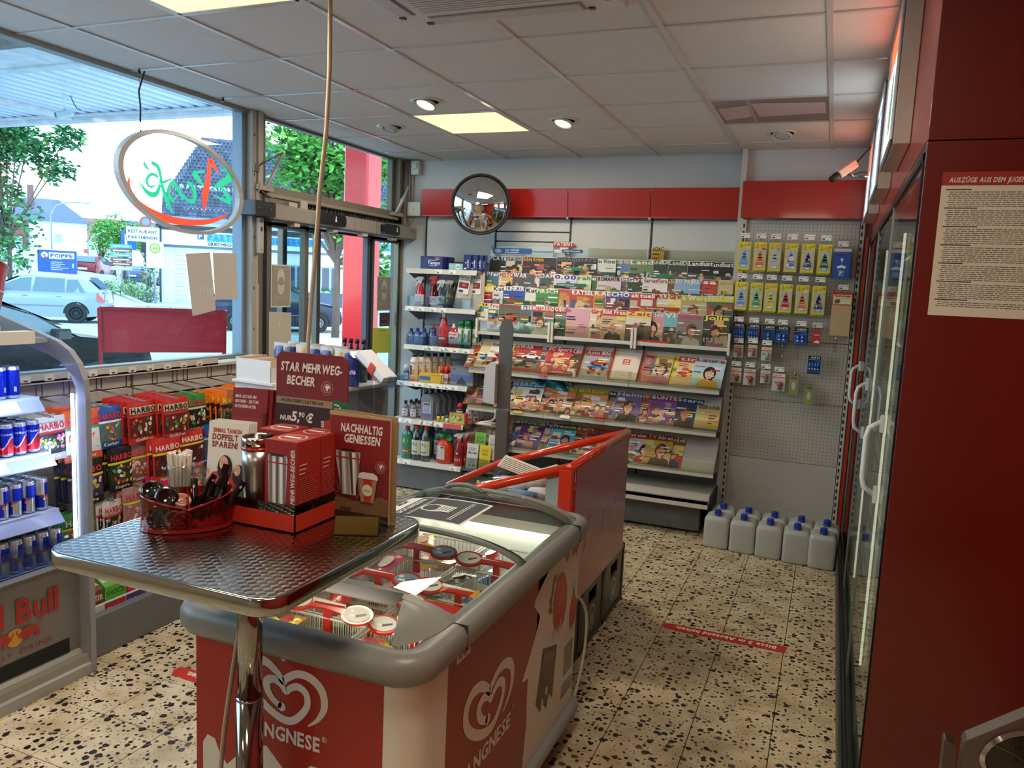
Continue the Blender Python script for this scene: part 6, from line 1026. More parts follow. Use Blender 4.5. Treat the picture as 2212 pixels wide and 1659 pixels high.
for s_, e_ in ((1, 0), (-1, 0), (1, 1), (-1, 1)):
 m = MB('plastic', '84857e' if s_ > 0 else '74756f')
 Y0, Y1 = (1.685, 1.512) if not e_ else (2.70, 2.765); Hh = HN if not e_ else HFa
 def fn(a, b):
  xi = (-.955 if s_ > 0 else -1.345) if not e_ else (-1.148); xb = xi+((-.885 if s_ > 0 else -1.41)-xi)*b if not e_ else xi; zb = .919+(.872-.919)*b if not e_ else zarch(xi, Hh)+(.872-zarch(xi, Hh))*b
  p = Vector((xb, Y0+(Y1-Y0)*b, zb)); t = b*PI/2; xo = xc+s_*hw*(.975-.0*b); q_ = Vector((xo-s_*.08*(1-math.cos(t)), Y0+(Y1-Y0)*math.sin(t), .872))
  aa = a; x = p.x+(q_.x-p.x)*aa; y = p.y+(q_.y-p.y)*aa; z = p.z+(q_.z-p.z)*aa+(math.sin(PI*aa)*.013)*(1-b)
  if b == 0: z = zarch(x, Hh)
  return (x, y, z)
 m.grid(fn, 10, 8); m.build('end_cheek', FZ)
t_ = MB('paper', 'dcdcd4'); ZN = lambda x: zarch(x, HM+.015)+.003
def M(u, v, h):
 x, y = -1.385+(.36-u)*.92, 2.485-v; return (x, y, ZN(x)+h)
t_.grid(lambda a, b: M(a*.36, b*.27+.03*(.5-a)*0, 0), 14, 2, smooth=False); t_.rect(M, .012, .012, .30, .258, '232a33', n=10, h=.0008)
t_.ell(M, .175, .135, .06, .045, 'd8d8d0', h=.0014); t_.ell(M, .19, .135, .033, .036, '232a33', h=.0018); t_.pol(M, [(.10, .17), (.15, .172), (.165, .135), (.15, .098), (.10, .10)], 'd8d8d0', h=.0022)
for k in range(4): t_.rect(M, .105+k*.014, .11, .109+k*.014, .16, '232a33', h=.0026)
MR = lambda u, v, h: M(.27-v, .135+u, h) ; t_.text(MR, 'MASKENPFLICHT', 0, -.018, .024, 'dcdcd4', cx=True, h=.0018, width=.2)
for k in (0, 1): t_.rect(M, .058+k*.010, .03, .062+k*.010, .24, 'd8d8d0', h=.0016); t_.rect(M, .228+k*.008, .03, .231+k*.008, .24, 'd8d8d0', h=.0016)
ML = lambda u, v, h: M(.34-v, .06+u, h); t_.text(ML, 'star', 0, -.012, .026, '20242c', h=.0016); t_.ell(M, .33, .22, .014, .014, '20242c', h=.0016)
tag(t_.build('mask_notice'), 'dark mask notice in a clear sleeve lying on the far freezer lid', 'notice')
mb = MB('cover', 'd8a890'); mb.ell(lambda u, v, h: (-1.10+u, 2.60+v, zarch(-1.10, HFa)+.004+h), 0, 0, .026, .014, 'd89080'); mb.ell(lambda u, v, h: (-1.10+u, 2.60+v, zarch(-1.10, HFa)+.004+h), 0, 0, .018, .008, '40302c', h=.0014); tag(mb.build('warning_sticker'), 'small oval warning sticker beside the far lid handle', 'sticker')
HRT = [(.30, -.42), (.42, -.28), (.50, -.06), (.47, .18), (.34, .33), (.17, .35), (.03, .24), (-.02, .17), (-.08, .27), (-.22, .40), (-.37, .42), (-.47, .30), (-.48, .10), (-.40, -.10), (-.24, -.29), (-.06, -.41), (.08, -.42), (.20, -.30), (.29, -.10), (.27, .08), (.17, .15), (.07, .09), (.02, .02), (-.05, .12), (-.15, .17), (-.23, .10), (-.21, -.05), (-.13, -.17), (-.04, -.23)]
HW_ = [.015, .05, .085, .10, .10, .09, .085, .08, .085, .10, .11, .11, .10, .095, .095, .095, .09, .085, .08, .085, .085, .075, .065, .075, .09, .10, .09, .075, .07]
def heart(mb, M, cx, cy, w_, h_, col):
 P = [(cx+a*w_, cy+b*h_) for a, b in HRT]; S_ = smooth([(p[0], p[1], k*w_*.95) for p, k in zip(P, HW_)], 5); mb.band(M, [(a, b) for a, b, c in S_], [c for a, b, c in S_], col, h=.0016)
 mb.ell(M, cx-.035*w_, cy-.235*h_, .05*w_, .05*w_, col, h=.0016)
MF = lambda u, v, h: (u, by0-h, v); MS = lambda u, v, h: (bx1+h, u, v)
g = MB('cover', '9a1206'); g.rect(MF, -1.447, .155, -.885, .815, '9a1206'); heart(g, MF, -1.166, .70, .235, .165, 'd4d0c6'); g.text(MF, 'LANGNESE', -1.286, .572, .036, 'd4d0c6', h=.0016, width=.226); g.ell(MF, -1.047, .608, .0075, .0075, 'd4d0c6', h=.0014); g.ell(MF, -1.047, .608, .006, .006, '9a1206', h=.0018); g.text(MF, 'R', -1.0505, .604, .008, 'd4d0c6', h=.0022)
g.ell(MF, -1.17, .79, .009, .009, 'd4d0c6', h=.002)
L_ = [(-1.44, .17), (-1.425, .50), (-1.41, .525), (-1.385, .52), (-1.37, .485), (-1.345, .46), (-1.315, .49), (-1.28, .535), (-1.22, .545), (-1.17, .50), (-1.12, .50), (-1.085, .53), (-1.06, .53), (-1.05, .50), (-1.06, .42), (-1.09, .17)]
for a, b in zip(L_[1:], L_[2:-1]): g.add([MF(a[0], .16, .0012), MF(b[0], .16, .0012), MF(b[0], b[1], .0012), MF(a[0], a[1], .0012)], [(0, 1, 2, 3)], col='d8d2c4')
for a, r_, c_ in ((-.6, .05, '5a7a3c'), (.0, .06, '6a8a44'), (.7, .05, '4c6c34'), (-1.1, .04, '5a7a3c'), (1.2, .04, '6a8a44')): g.ell(MF, -1.155+.03*math.sin(a), .46+.012*math.cos(a), .01, r_*.6, c_, h=.002, rot=-a, n=8)
g.ell(MF, -1.155, .38, .06, .07, 'b82a20', h=.0016); g.build('front_graphic', FZ)
g = MB('cover', 'b83a1c'); g.rect(MS, 1.655, .155, 2.70, .815, '8e2412', h=.0006); g.rect(MS, 2.30, .155, 2.71, .815, '8e2412', h=.0006)
LB = [(.155, 2.222), (.25, 2.235), (.314, 2.244), (.40, 2.238), (.47, 2.238), (.476, 2.195), (.485, 2.19), (.53, 2.235), (.571, 2.273), (.62, 2.315), (.644, 2.327), (.67, 2.30), (.70, 2.265), (.72, 2.27), (.75, 2.334), (.775, 2.39), (.815, 2.45)]
for (z0, y0), (z1, y1) in zip(LB, LB[1:]): g.add([MS(y0, z0, .001), MS(2.74, z0, .001), MS(2.74, z1, .001), MS(y1, z1, .001)], [(0, 1, 2, 3)], col='d6d0c2')
g.pol(MS, [(2.50, .815), (2.545, .80), (2.575, .755), (2.60, .745), (2.62, .775), (2.63, .815)], 'b83020', h=.0014); g.pol(MS, [(2.645, .815), (2.65, .76), (2.665, .74), (2.68, .76), (2.70, .735), (2.725, .76), (2.74, .815)], 'b83020', h=.0014)
g.ell(MS, 2.535, .615, .078, .112, 'b82c1c', h=.0014, n=20, rot=.12); g.ell(MS, 2.55, .65, .05, .06, 'c84030', h=.0018, n=16)
for k in range(34): a, r_ = rnd.uniform(0, 6.28), rnd.random()**.5; g.ell(MS, 2.535+.062*r_*math.cos(a), .615+.095*r_*math.sin(a), .0022, .0035, 'e8b070', h=.0022, n=5)
for k in range(6): u = 2.475+k*.023; g.pol(MS, [(u-.013, .50), (u+.013, .50), (u+.002, .545+.012*(k % 2))], 'd6d0c2', h=.0026)
for a, b, r_ in ((2.445, .685, .5), (2.43, .655, 1.1), (2.455, .72, 0.1), (2.43, .625, 1.6)): g.ell(MS, a, b, .011, .024, '5a7038', h=.0024, n=8, rot=r_-.6)
g.band(MS, [(2.47, .71), (2.50, .75), (2.515, .775)], [.005, .003, .001], '4a5c30', h=.0026); g.band(MS, [(2.485, .71), (2.505, .735)], [.004, .001], '4a5c30', h=.0026)
g.ell(MS, 2.695, .52, .042, .072, 'b82c20', h=.0014, n=16)
for k in range(26): a, r_ = rnd.uniform(0, 6.28), rnd.random()**.5; g.ell(MS, 2.695+.034*r_*math.cos(a), .52+.06*r_*math.sin(a), .003, .004, 'd86050', h=.002, n=5)
for k in range(4): u = 2.665+k*.019; g.pol(MS, [(u-.009, .445), (u+.01, .445), (u+.001, .475)], 'd6d0c2', h=.0024)
for a in (-.5, -.2, .2, .5): g.band(MS, [(2.695, .585), (2.695+.03*a*1.5, .625), (2.695+.05*a*1.6, .655-.02*abs(a))], [.005, .003, .001], '7a7c40', h=.0024)
g.pol(MS, [(2.325, .335), (2.372, .512), (2.525, .465), (2.50, .275), (2.46, .31), (2.44, .265), (2.40, .30), (2.37, .285)][::-1], '4c3020', h=.0014); g.pol(MS, [(2.385, .49), (2.505, .455), (2.49, .42), (2.385, .452)][::-1], '7a5438', h=.002); g.pol(MS, [(2.395, .44), (2.49, .41), (2.475, .36), (2.385, .385)][::-1], '5c3c28', h=.002)
g.ell(MS, 2.43, .335, .012, .016, 'd6d0c2', h=.0022, n=10); g.ell(MS, 2.39, .30, .012, .026, 'd6d0c2', h=.0022, n=10)
heart(g, MS, 1.93, .545, .335, .20, 'd0cabc'); g.text(MS, 'LANGNESE', 1.735, .385, .046, 'd0cabc', h=.0016, width=.36); g.ell(MS, 2.115, .44, .009, .009, 'd0cabc', h=.0014); g.ell(MS, 2.115, .44, .007, .007, '8e2412', h=.0018); g.text(MS, 'R', 2.111, .435, .009, 'd0cabc', h=.0022)
g.rect(MS, 2.60, .285, 2.725, .425, 'e0dcd0', h=.0014); g.rect(MS, 2.612, .295, 2.715, .415, '8c8470', h=.0018)
for k in range(5): g.rect(MS, 2.60, .215+k*.011, 2.73, .220+k*.011, '2a2824', h=.0016)
g.rect(MS, 1.70, .758, 1.78, .80, 'd8d4c8', h=.0014); g.text(MS, 'ANT', 1.708, .765, .018, '5a2c28', h=.002); g.rect(MS, 1.745, .77, 1.772, .795, 'b03028', h=.002)
g.build('side_graphic', FZ)
area('freezer_light', (-1.15, 1.60, .80), (.5, .05), 1.0, (1, .93, .8), (.5, 0, 0)); area('freezer_light', (-1.15, 2.70, .80), (.5, .05), 1.0, (1, .95, .85), (-.5, 0, 0))
def basket_mb(w_, d_, h_):
 mb = MB('enamel', 'dcdcd2'); r = .0021
 for z in (h_, h_*.62, .0): mb.tube([(-w_/2, -d_/2, z), (w_/2, -d_/2, z), (w_/2, d_/2, z), (-w_/2, d_/2, z)], r*(1.5 if z == h_ else 1), 4, closed=True)
 x = -w_/2+.012
 while x < w_/2-.004:
  for y in (-d_/2, d_/2): mb.tube([(x, y, 0), (x, y, h_)], r*.8, 3, caps=False)
  mb.tube([(x, -d_/2, 0), (x, d_/2, 0)], r*.8, 3, caps=False); x += .0165
 y = -d_/2+.012
 while y < d_/2-.004:
  for x in (-w_/2, w_/2): mb.tube([(x, y, 0), (x, y, h_)], r*.8, 3, caps=False)
  y += .0165
 return mb
BW, BD_, BH = .272, .262, .20
b0 = thing('wire_basket', '', 'basket'); basket_mb(BW, BD_, BH).build('wire_cage', b0)
m = MB('enamel', 'e4e4da'); m.tube([(-.055, -BD_/2, BH), (-.055, -BD_/2, BH+.045), (.055, -BD_/2, BH+.045), (.055, -BD_/2, BH)], .003, 6); m.build('wire_handle', b0)
packc = [('c8302c', 'f0e8d8'), ('2458a8', 'e8c060'), ('5a3a24', 'd8b070'), ('e8c030', 'b83028'), ('e8e4dc', '2a60b0'), ('d86020', 'f4e8c0'), ('7aa83c', 'f0f0e0'), ('d85a80', 'f4e4e4')]
first = True; nb = 0
for i, y in enumerate((1.70, 1.975, 2.25, 2.525)):
 for j, x in enumerate((-1.29, -1.005)):
  z = .53; o = b0 if first else dup(b0, (x, y, z)); o.location = (x, y, z); first = False
  o['label'] = f"white wire basket in the freezer, {['nearest', 'second', 'third', 'farthest'][i]} row, {['left', 'right'][j]} column"; o['group'] = 'wire baskets in the freezer'
  for k in range(7):
   c1, c2 = rnd.choice(packc); m = MB('foil', c1); W2, L2 = .034, .066; zz = .07+.03*(k//2)+(.0 if k < 4 else .004)
   m.grid(lambda a, b: ((a-.5)*2*W2, (b-.5)*2*L2, .012*math.sin(PI*a)*math.sin(PI*b)**.4), 6, 8); m.grid(lambda a, b: ((.5-a)*2*W2, (b-.5)*2*L2, -.012*math.sin(PI*a)*math.sin(PI*b)**.4), 6, 8)
   m.ell(lambda u, v, h: (u, v, .0125+h), 0, 0, .02, .036, c2, h=.001, n=10)
   p = m.build('ice_cream_pack'); p.location = (x-.08+.09*(k % 3)*.85, y-.05+.095*(k//2 % 2), z+zz+.006*k); p.rotation_euler = (rnd.uniform(-.3, .3), rnd.uniform(-.2, .2), rnd.uniform(-.5, .5))
   tag(p, f"{colname(c1)} wrapped ice cream, one of those lying in the {['nearest', 'second', 'third', 'farthest'][i]} {['left', 'right'][j]} basket", 'ice cream', f"{colname(c1)} wrapped ice creams in the {['nearest', 'second', 'third', 'farthest'][i]} {['left', 'right'][j]} freezer basket")
def goggle(x, y, z, rz, tilt, c_, lab, span=.115):
 t = thing('price_holder', lab, 'price holder', (x, y, z), rz, 'red double-disc price holders'); m = MB('gloss', 'c8281c'); T_ = Matrix.Rotation(tilt, 4, 'X')
 for s_ in (-1, 1): m.prism([(s_*span+.052*math.cos(2*PI*k/18), .036*math.sin(2*PI*k/18)) for k in range(18)], -.004, .004, lambda u, v, h: tuple(T_ @ Vector((u, v, h))))
 m.prism([(-span, -.014), (0, -.006), (span, -.014), (span, .014), (0, .018), (-span, .014)], -.0045, .0045, lambda u, v, h: tuple(T_ @ Vector((u, v, h)))); m.box(-.012, .012, -.006, .006, -.09, 0); m.build('frame', t)
 m = MB('cover', c_[0]); MG = lambda u, v, h: tuple(T_ @ Vector((u, v, .0045+h)))
 for s_, cc in ((-1, c_[0]), (1, c_[1])):
  m.ell(MG, s_*span, 0, .043, .028, cc, n=16); m.rect(MG, s_*span-.026, -.012, s_*span-.002, -.004, 'f4f0e6', h=.0014); m.pol(MG, [(s_*span-.002, -.004), (s_*span+.026, .010), (s_*span+.03, .004), (s_*span+.004, -.012)], '5a3420', h=.0014); m.ell(MG, s_*span-.022, .008, .009, .007, 'e8e4dc', h=.0014, n=8)
 m.build('picture_discs', t)
for k, (x, y, z, rz, ti, c_, lb) in enumerate(((-1.29, 1.835, .74, -.05, .9, ('d8d4c4', 'c8ccd0'), 'nearest left basket divider'), (-1.005, 1.84, .72, -.1, .8, ('d8e0e0', '9ac0d8'), 'nearest right basket divider'), (-1.29, 2.11, .75, .0, .7, ('d8482c', '7088a0'), 'second left basket divider'), (-1.00, 2.11, .745, -.05, .85, ('d8dcc8', 'e4e0d8'), 'second right basket divider'), (-1.30, 2.385, .755, 0, .8, ('a8483c', '8898a8'), 'third left basket divider'), (-.99, 2.385, .75, 0, .9, ('e8e0d0', 'e8c82c'), 'third right basket divider, yellow disc'), (-1.29, 1.60, .70, .05, 1.0, ('4a2430', 'b8c060'), 'front wall beside the left basket'), (-1.0, 2.0, .735, .0, .7, ('b8b8a0', '3a6ab0'), 'middle of the second right basket'))): goggle(x, y, z+.02, rz, ti*.45, c_, 'red price holder with two round pictures, '+lb, .105)
mb = MB('plastic', 'ead0cc'); MBx = mb.box(-1.30, -.95, 1.575, 1.72, .742, .745, col='e8b8ac'); mb.box(-1.30, -.95, 1.575, 1.577, .742, .79, col='eac0b4'); mb.box(-1.28, -.97, 1.59, 1.70, .745, .754, col='f0cabc'); tag(mb.build('pink_carton', None, .002), 'flat pink carton on top of the nearest freezer basket', 'carton')
mb = MB('foil', 'c8cc48'); mb.grid(lambda a, b: (-1.40+a*.1+.01*math.sin(b*7), 1.60+b*.1, .75+.02*math.sin(a*6+b*3)**2), 8, 8); tag(mb.build('foil_pack'), 'crinkled yellow-green foil pack at the left front inside the freezer', 'ice cream')
mb = MB('foil', 'e8a020'); mb.grid(lambda a, b: (-.95+a*.09+.01*math.sin(b*7), 2.05+b*.06, .765+.022*math.sin(a*7+b*4)**2), 8, 6); tag(mb.build('foil_pack'), 'crumpled orange wrapper on a basket in the middle of the freezer', 'ice cream')
mb = MB('rubber', 'c2b69a'); mb.tube(smooth([(-.83, 2.80, .55), (-.80, 2.87, .45), (-.80, 2.86, .25), (-.82, 2.75, .06), (-.86, 2.60, .012), (-.90, 2.45, .01)], 4), .006, 6); tag(mb.build('freezer_cable'), 'pale cable looping from behind the freezer down to the floor', 'cable')
# standing table
TB = thing('standing_table', 'square bar table with swirled steel top on a single chrome column', 'table', (-1.188, 1.385, 0))
def swirl():
 m = bpy.data.materials.new('engine_turned_steel'); m.use_nodes = True; t = m.node_tree; n = t.nodes; L = t.links; b = n['Principled BSDF']; b.inputs['Metallic'].default_value = 1
 tc = n.new('ShaderNodeTexCoord'); mp = n.new('ShaderNodeMapping'); mp.inputs['Rotation'].default_value = (0, 0, .6); L.new(tc.outputs['Object'], mp.inputs[0])
 sx = n.new('ShaderNodeSeparateXYZ'); L.new(mp.outputs[0], sx.inputs[0])
 def mth(op, a, b_=None, v=None):
  k = n.new('ShaderNodeMath'); k.operation = op
  if isinstance(a, (int, float)): k.inputs[0].default_value = a
  else: L.new(a, k.inputs[0])
  if b_ is not None:
   if isinstance(b_, (int, float)): k.inputs[1].default_value = b_
   else: L.new(b_, k.inputs[1])
  return k.outputs[0]
 P = .021; u = mth('DIVIDE', sx.outputs[0], P); v = mth('DIVIDE', sx.outputs[1], P*.8); row_ = mth('FLOOR', v); odd = mth('MULTIPLY', mth('MODULO', row_, 2), .5); u2 = mth('ADD', u, odd)
 fx = mth('SUBTRACT', mth('FRACT', u2), .5); fy = mth('SUBTRACT', mth('FRACT', v), -.1); ang = n.new('ShaderNodeMath'); ang.operation = 'ARCTAN2'; L.new(fy, ang.inputs[0]); L.new(fx, ang.inputs[1])
 d = mth('SQRT', mth('ADD', mth('MULTIPLY', fx, fx), mth('MULTIPLY', fy, fy)));
 nn = n.new('ShaderNodeCombineXYZ'); kx = mth('MULTIPLY', mth('COSINE', ang.outputs[0]), .15); ky = mth('MULTIPLY', mth('SINE', mth('MULTIPLY', ang.outputs[0], 2)), .14); L.new(kx, nn.inputs[0]); L.new(ky, nn.inputs[1]); nn.inputs[2].default_value = 1
 nm = n.new('ShaderNodeVectorMath'); nm.operation = 'NORMALIZE'; L.new(nn.outputs[0], nm.inputs[0]); L.new(nm.outputs[0], b.inputs['Normal'])
 rp = n.new('ShaderNodeValToRGB'); rp.color_ramp.elements[0].color = (.30, .29, .27, 1); rp.color_ramp.elements[1].color = (.62, .60, .56, 1); L.new(mth('ADD', mth('MULTIPLY', mth('SINE', mth('MULTIPLY', ang.outputs[0], 3)), .35), .5), rp.inputs[0]); L.new(rp.outputs[0], b.inputs['Base Color'])
 b.inputs['Roughness'].default_value = .17; MATS['swirl'] = m
swirl()
tx, ty, tr = .298, .295, .055
m = MB('swirl', 'ffffff'); P = rrect(-tx+.006, -ty+.006, tx-.006, ty-.006, tr-.006, 8); m.add([(x, y, 1.1295) for x, y in P], [tuple(range(len(P)))]); m.build('table_top', TB)
m = MB('chrome', 'b0b2b0'); R_ = [[(x, y, z) for x, y in rrect(-tx+d, -ty+d, tx-d, ty-d, max(.01, tr-d), 8)] for d, z in ((.008, 1.1297), (.003, 1.1305), (0, 1.128), (0, 1.098), (.004, 1.094), (.02, 1.094))]; loop_surf(m, R_); m.add(R_[-1], [tuple(range(len(P)))[::-1]], col='4a4a48'); m.build('edge_band', TB)
m = MB('chrome', '9c9a96'); m.lathe([(.031, .02), (.031, .735)], 24); m.lathe([(.0285, .737), (.0285, 1.092)], 24); m.lathe([(.0315, .730), (.0325, .734), (.0315, .738)], 24); m.lathe([(.085, 1.08), (.085, 1.093)], 20); m.build('column', TB)
m = MB('chrome', '8c8a86'); m.lathe([(.0, 0.0), (.068, 0), (.07, .004), (.05, .014), (.034, .03)], 28);
for a in range(4): T_ = Matrix.Rotation(a*PI/2+PI/4, 4, 'Z'); m.obox(T_, .03, .24, -.018, .018, .004, .016)
m.build('base', TB)
m = MB('rubber', 'a89c84'); m.tube(smooth([(-.036, .02, .94), (-.04, -.01, .8), (-.055, -.03, .6), (-.065, -.03, .4), (-.07, -.02, .1)], 4), .0055, 6); o = m.build('thin_cable'); o.location = (-1.188, 1.385, 0); tag(o, 'thin beige cable hanging down along the chrome table column', 'cable')
TZ = 1.131
OG = thing('red_organiser', 'half-round red acrylic coffee organiser at the left of the steel table', 'organiser', (-1.345, 1.355, TZ), .80)
D_ = [(.098*math.cos(PI+PI*k/16), .062*math.sin(PI+PI*k/16)) for k in range(17)]+[(.098, .03), (-.098, .03)]
m = MB('gloss', '8e1418'); m.prism([(a*1.02, b*1.02) for a, b in D_], 0, .008); m.build('tray', OG)
mk('redacr', .08, glassy=.10); m = MB('redacr', 'c8444a'); n_ = len(D_)
hts = [.055+.025*abs(math.cos(PI*k/16)) for k in range(17)]+[.085, .085]; m.add([(x, y, .008) for x, y in D_]+[(x, y, h_) for (x, y), h_ in zip(D_, hts)], [(i, (i+1) % n_, n_+(i+1) % n_, n_+i) for i in range(n_)]); m.build('clear_wall', OG)
m = MB('gloss', '98161c'); pts = [(x, y, h_) for (x, y), h_ in zip(D_, hts)]; m.tube(pts[:17], .0022, 5); m.box(.0, .003, -.06, .03, .008, .075); m.box(-.045, -.042, -.03, .03, .01, .07); m.build('divider', OG)
def local(x, y, z): return OG.location+Matrix.Rotation(.80, 3, 'Z') @ Vector((x, y, z))
cup = thing('stirrer_cup', 'clear cup of white stirrers standing in the red organiser', 'cup', local(-.012, .055, .0)); m = MB('plexi', 'f0f2f0'); m.lathe([(.026, .002), (.030, .12), (.032, .135), (.031, .135), (.029, .12), (.025, .004)], 20); m.build('cup_wall', cup)
for k in range(48): a, r_ = rnd.uniform(0, 6.28), .023*rnd.random()**.5; m = MB('plastic', 'e6e2d8'); x, y = r_*math.cos(a), r_*math.sin(a); m.tube([(x*.6, y*.6, .006), (x*1.25, y*1.25, .16+rnd.uniform(-.006, .006))], .0029, 5); m.build('stirrer', cup)
for k, (x, y, z, rx, ry) in enumerate(((-.075, -.0, .085, .9, .3), (-.045, -.022, .075, 1.2, -.1), (-.065, -.02, .03, 1.4, .2), (-.03, .005, .045, 1.0, .4))):
 t = thing('coffee_lid', 'black plastic cup lid, '+('uppermost at the left of the red organiser', 'facing front in the red organiser', 'lowest behind the organiser wall', 'half hidden behind the other lids')[k], 'cup lid', local(x, y, z)); t.rotation_euler = (rx, ry, .5*k+.4); m = MB('gloss', '0c0c0e'); m.lathe([(.026, 0), (.027, .003), (.024, .005), (.022, .012), (.018, .014), (.016, .009), (0, .009)], 20); m.build('lid_shell', t)
for k, (x, y, z, rx, c_) in enumerate(((-.012, -.05, .028, 1.45, '7aa090'), (-.012, -.018, .068, .5, 'a86a5a'), (-.03, -.045, .03, 1.3, '303a50'))):
 t = thing('creamer_pot', 'small coffee creamer pot, '+('greenish lid facing front low in the organiser', 'reddish lid lying on top in the organiser', 'dark lid behind the greenish one')[k], 'creamer', local(x, y, z)); t.rotation_euler = (rx, .2, .8); m = MB('cover', c_); m.lathe([(.0, .0), (.021, .0), (.022, -.002)], 18, col=c_); Mc = lambda u, v, h: (u, v, h); m.ell(Mc, 0, 0, .019, .019, 'c8ccc4', h=.0006); m.ell(Mc, 0, 0, .017, .017, c_, h=.001)
 for q_ in range(8): m.ell(Mc, rnd.uniform(-.012, .012), rnd.uniform(-.012, .012), .004, .003, rnd.choice(['e8e4dc', '2a3a4a', 'c87050', 'd8b880']), h=.0014, n=7)
 m.build('lid_foil', t); m = MB('plastic', 'd8d4cc'); m.lathe([(.019, -.002), (.015, -.018), (0, -.018)], 16); m.build('pot', t)
for k in range(13):
 m = MB('gloss', '0b0b0d'); x, y = rnd.uniform(.012, .085), rnd.uniform(-.035, .022); l_ = rnd.uniform(.07, .10); w_ = .008; m.grid(lambda a, b: ((a-.5)*w_*2, .004*math.sin(PI*a)*math.sin(PI*b)**.5, b*l_), 3, 5); m.grid(lambda a, b: ((.5-a)*w_*2, -.004*math.sin(PI*a)*math.sin(PI*b)**.5, b*l_), 3, 5); k % 4 or m.ell(lambda u, v, h: (u, -.0045-h, v+l_*.8), 0, 0, .003, .004, 'a8a8a4', n=7)
 o = m.build('black_sachet'); o.location = local(x, y, .012+rnd.uniform(0, .04)); o.rotation_euler = (rnd.uniform(-.5, .3), rnd.uniform(-.1, .75), .8+rnd.uniform(-.5, .5)); tag(o, 'slim glossy black sachet among those bunched in the right half of the organiser', 'sachet', 'black sachets in the red organiser')
DS = thing('cup_display', 'maroon card display for steel cups with tall printed backboard and orange-red tray', 'display', (-1.197, 1.535, TZ))
m = MB('card', 'c02a12'); q0, q1, q2, q3 = -.105, .100, -.108, .098
for a, b, c_, d in ((q0, q1, q2, q2+.003), (q0, q1, q3-.003, q3), (q0, q0+.003, q2, q3), (q1-.003, q1, q2, q3)): m.box(a, b, c_, d, 0, .042)
m.box(q0, q1, q2, q3, 0, .002); m.build('tray', DS)
m = MB('card', '140c0a');
for a, b, c_, d in ((q0, q1, q2, q2+.002), (q1-.002, q1, q2, q3)): m.box(a, b, c_, d, .042, .064, mat='tint', col='8a7a72')
mk('smoke', .15, glassy=.05); m.build('dark_fringe', DS)
m = MB('card', '6e1418'); BP = rrect(-.108, .18, .108, .395, .022, 5); BP = [(a, b) for a, b in BP if b > .19 or True]; m.prism([(-.108, .0), (.108, .0)]+[(a, b) for a, b in BP if b > .25], .082, .086, lambda u, v, h: (u*1.0, h, v))
MB_ = lambda u, v, h: (u, .082-h, v)
m.rect(MB_, -.107, .262, .107, .280, '8c7a60', h=.0006); m.rect(MB_, -.107, .02, .107, .262, '2c1414', h=.0006)
for k in range(14): z = .03+k*.016; m.rect(MB_, -.105, z, .105, z+.0012, '3c1e1c', h=.0008)
W_ = 'd6d0c4'
m.text(MB_, 'STAR MEHRWEG-', -.094, .348, .022, W_, ital=.18, width=.185, h=.001); m.text(MB_, 'BECHER', -.075, .314, .022, W_, ital=.18, width=.086, h=.001); m.text(MB_, 'NACHHALTIGKEIT ZAHLT SICH AUS:', -.092, .268, .008, '2a1c18', ital=.18, width=.13, h=.001)
m.text(MB_, 'NUR', -.095, .220, .012, W_, ital=.15, h=.001); m.text(MB_, '5,', -.060, .220, .024, W_, ital=.15, h=.001); m.text(MB_, '90', -.038, .232, .012, W_, ital=.15, h=.001); m.text(MB_, '€', -.016, .220, .022, W_, ital=.15, h=.001)
m.text(MB_, '> 2 HEISSGETRÄNKE INKL.', -.097, .196, .010, W_, ital=.15, width=.14, h=.001); m.text(MB_, '> 10 CT RABATT', -.097, .172, .010, W_, ital=.15, width=.08, h=.001); m.text(MB_, 'AUF HEISS', -.014, .172, .006, W_, ital=.15, h=.001)
def emblem(m, M, u, v, s):
 for k in range(24): a = 2*PI*k/24; m.ell(M, u+s*math.cos(a), v+s*math.sin(a), .0012*s/.016, .0012*s/.016, 'd0a898', h=.001, n=5)
 m.ell(M, u, v, s*.70, s*.70, 'c0b0a4', h=.0011); m.ell(M, u, v, s*.62, s*.62, '8a1c1c', h=.0013); m.ell(M, u+s*.1, v+s*.2, s*.42, s*.26, 'd6d0c4', h=.0016); m.pol(M, [(u-s*.3, v+s*.1), (u+s*.2, v-s*.05), (u+s*.1, v-s*.45), (u-s*.1, v-s*.3)], 'd6d0c4', h=.0017)
emblem(m, MB_, .048, .312, .017); m.build('backboard', DS)
m = MB('cover', '1f5a3c'); Tq = lambda u, v, h: (.088+u*math.cos(-.12)-v*math.sin(-.12), .080-h, .252+u*math.sin(-.12)+v*math.cos(-.12)); m.prism(rrect(-.024, -.032, .024, .032, .004, 3), 0, .001, Tq); m.band(Tq, [(-.012, -.012), (.0, .016), (.012, -.012)], .006, 'e8e4dc', h=.002); m.text(Tq, 'star', -.018, .018, .006, 'dce8e0', h=.002); m.build('green_card', DS)
m = MB('cover', '9c2c28'); Tq = lambda u, v, h: (.060+u, .0815-h, .225+v); m.prism([(-.030, .0), (.004, .012), (.014, -.018), (-.022, -.030)], 0, .0006, Tq); m.rect(Tq, -.028, -.012, -.020, .004, 'e8e4dc', h=.001); MV = lambda u, v, h: Tq(-.021-v, -.010+u, h); m.text(MV, 'VISA', 0, .001, .005, '20406a', h=.0018); m.prism([(-.02, -.022), (.02, -.012), (.028, -.045), (-.012, -.058)], 0, .0008, Tq, col='14181e'); m.ell(Tq, .02, -.03, .012, .01, '2a1418', h=.0016); m.build('red_card', DS)
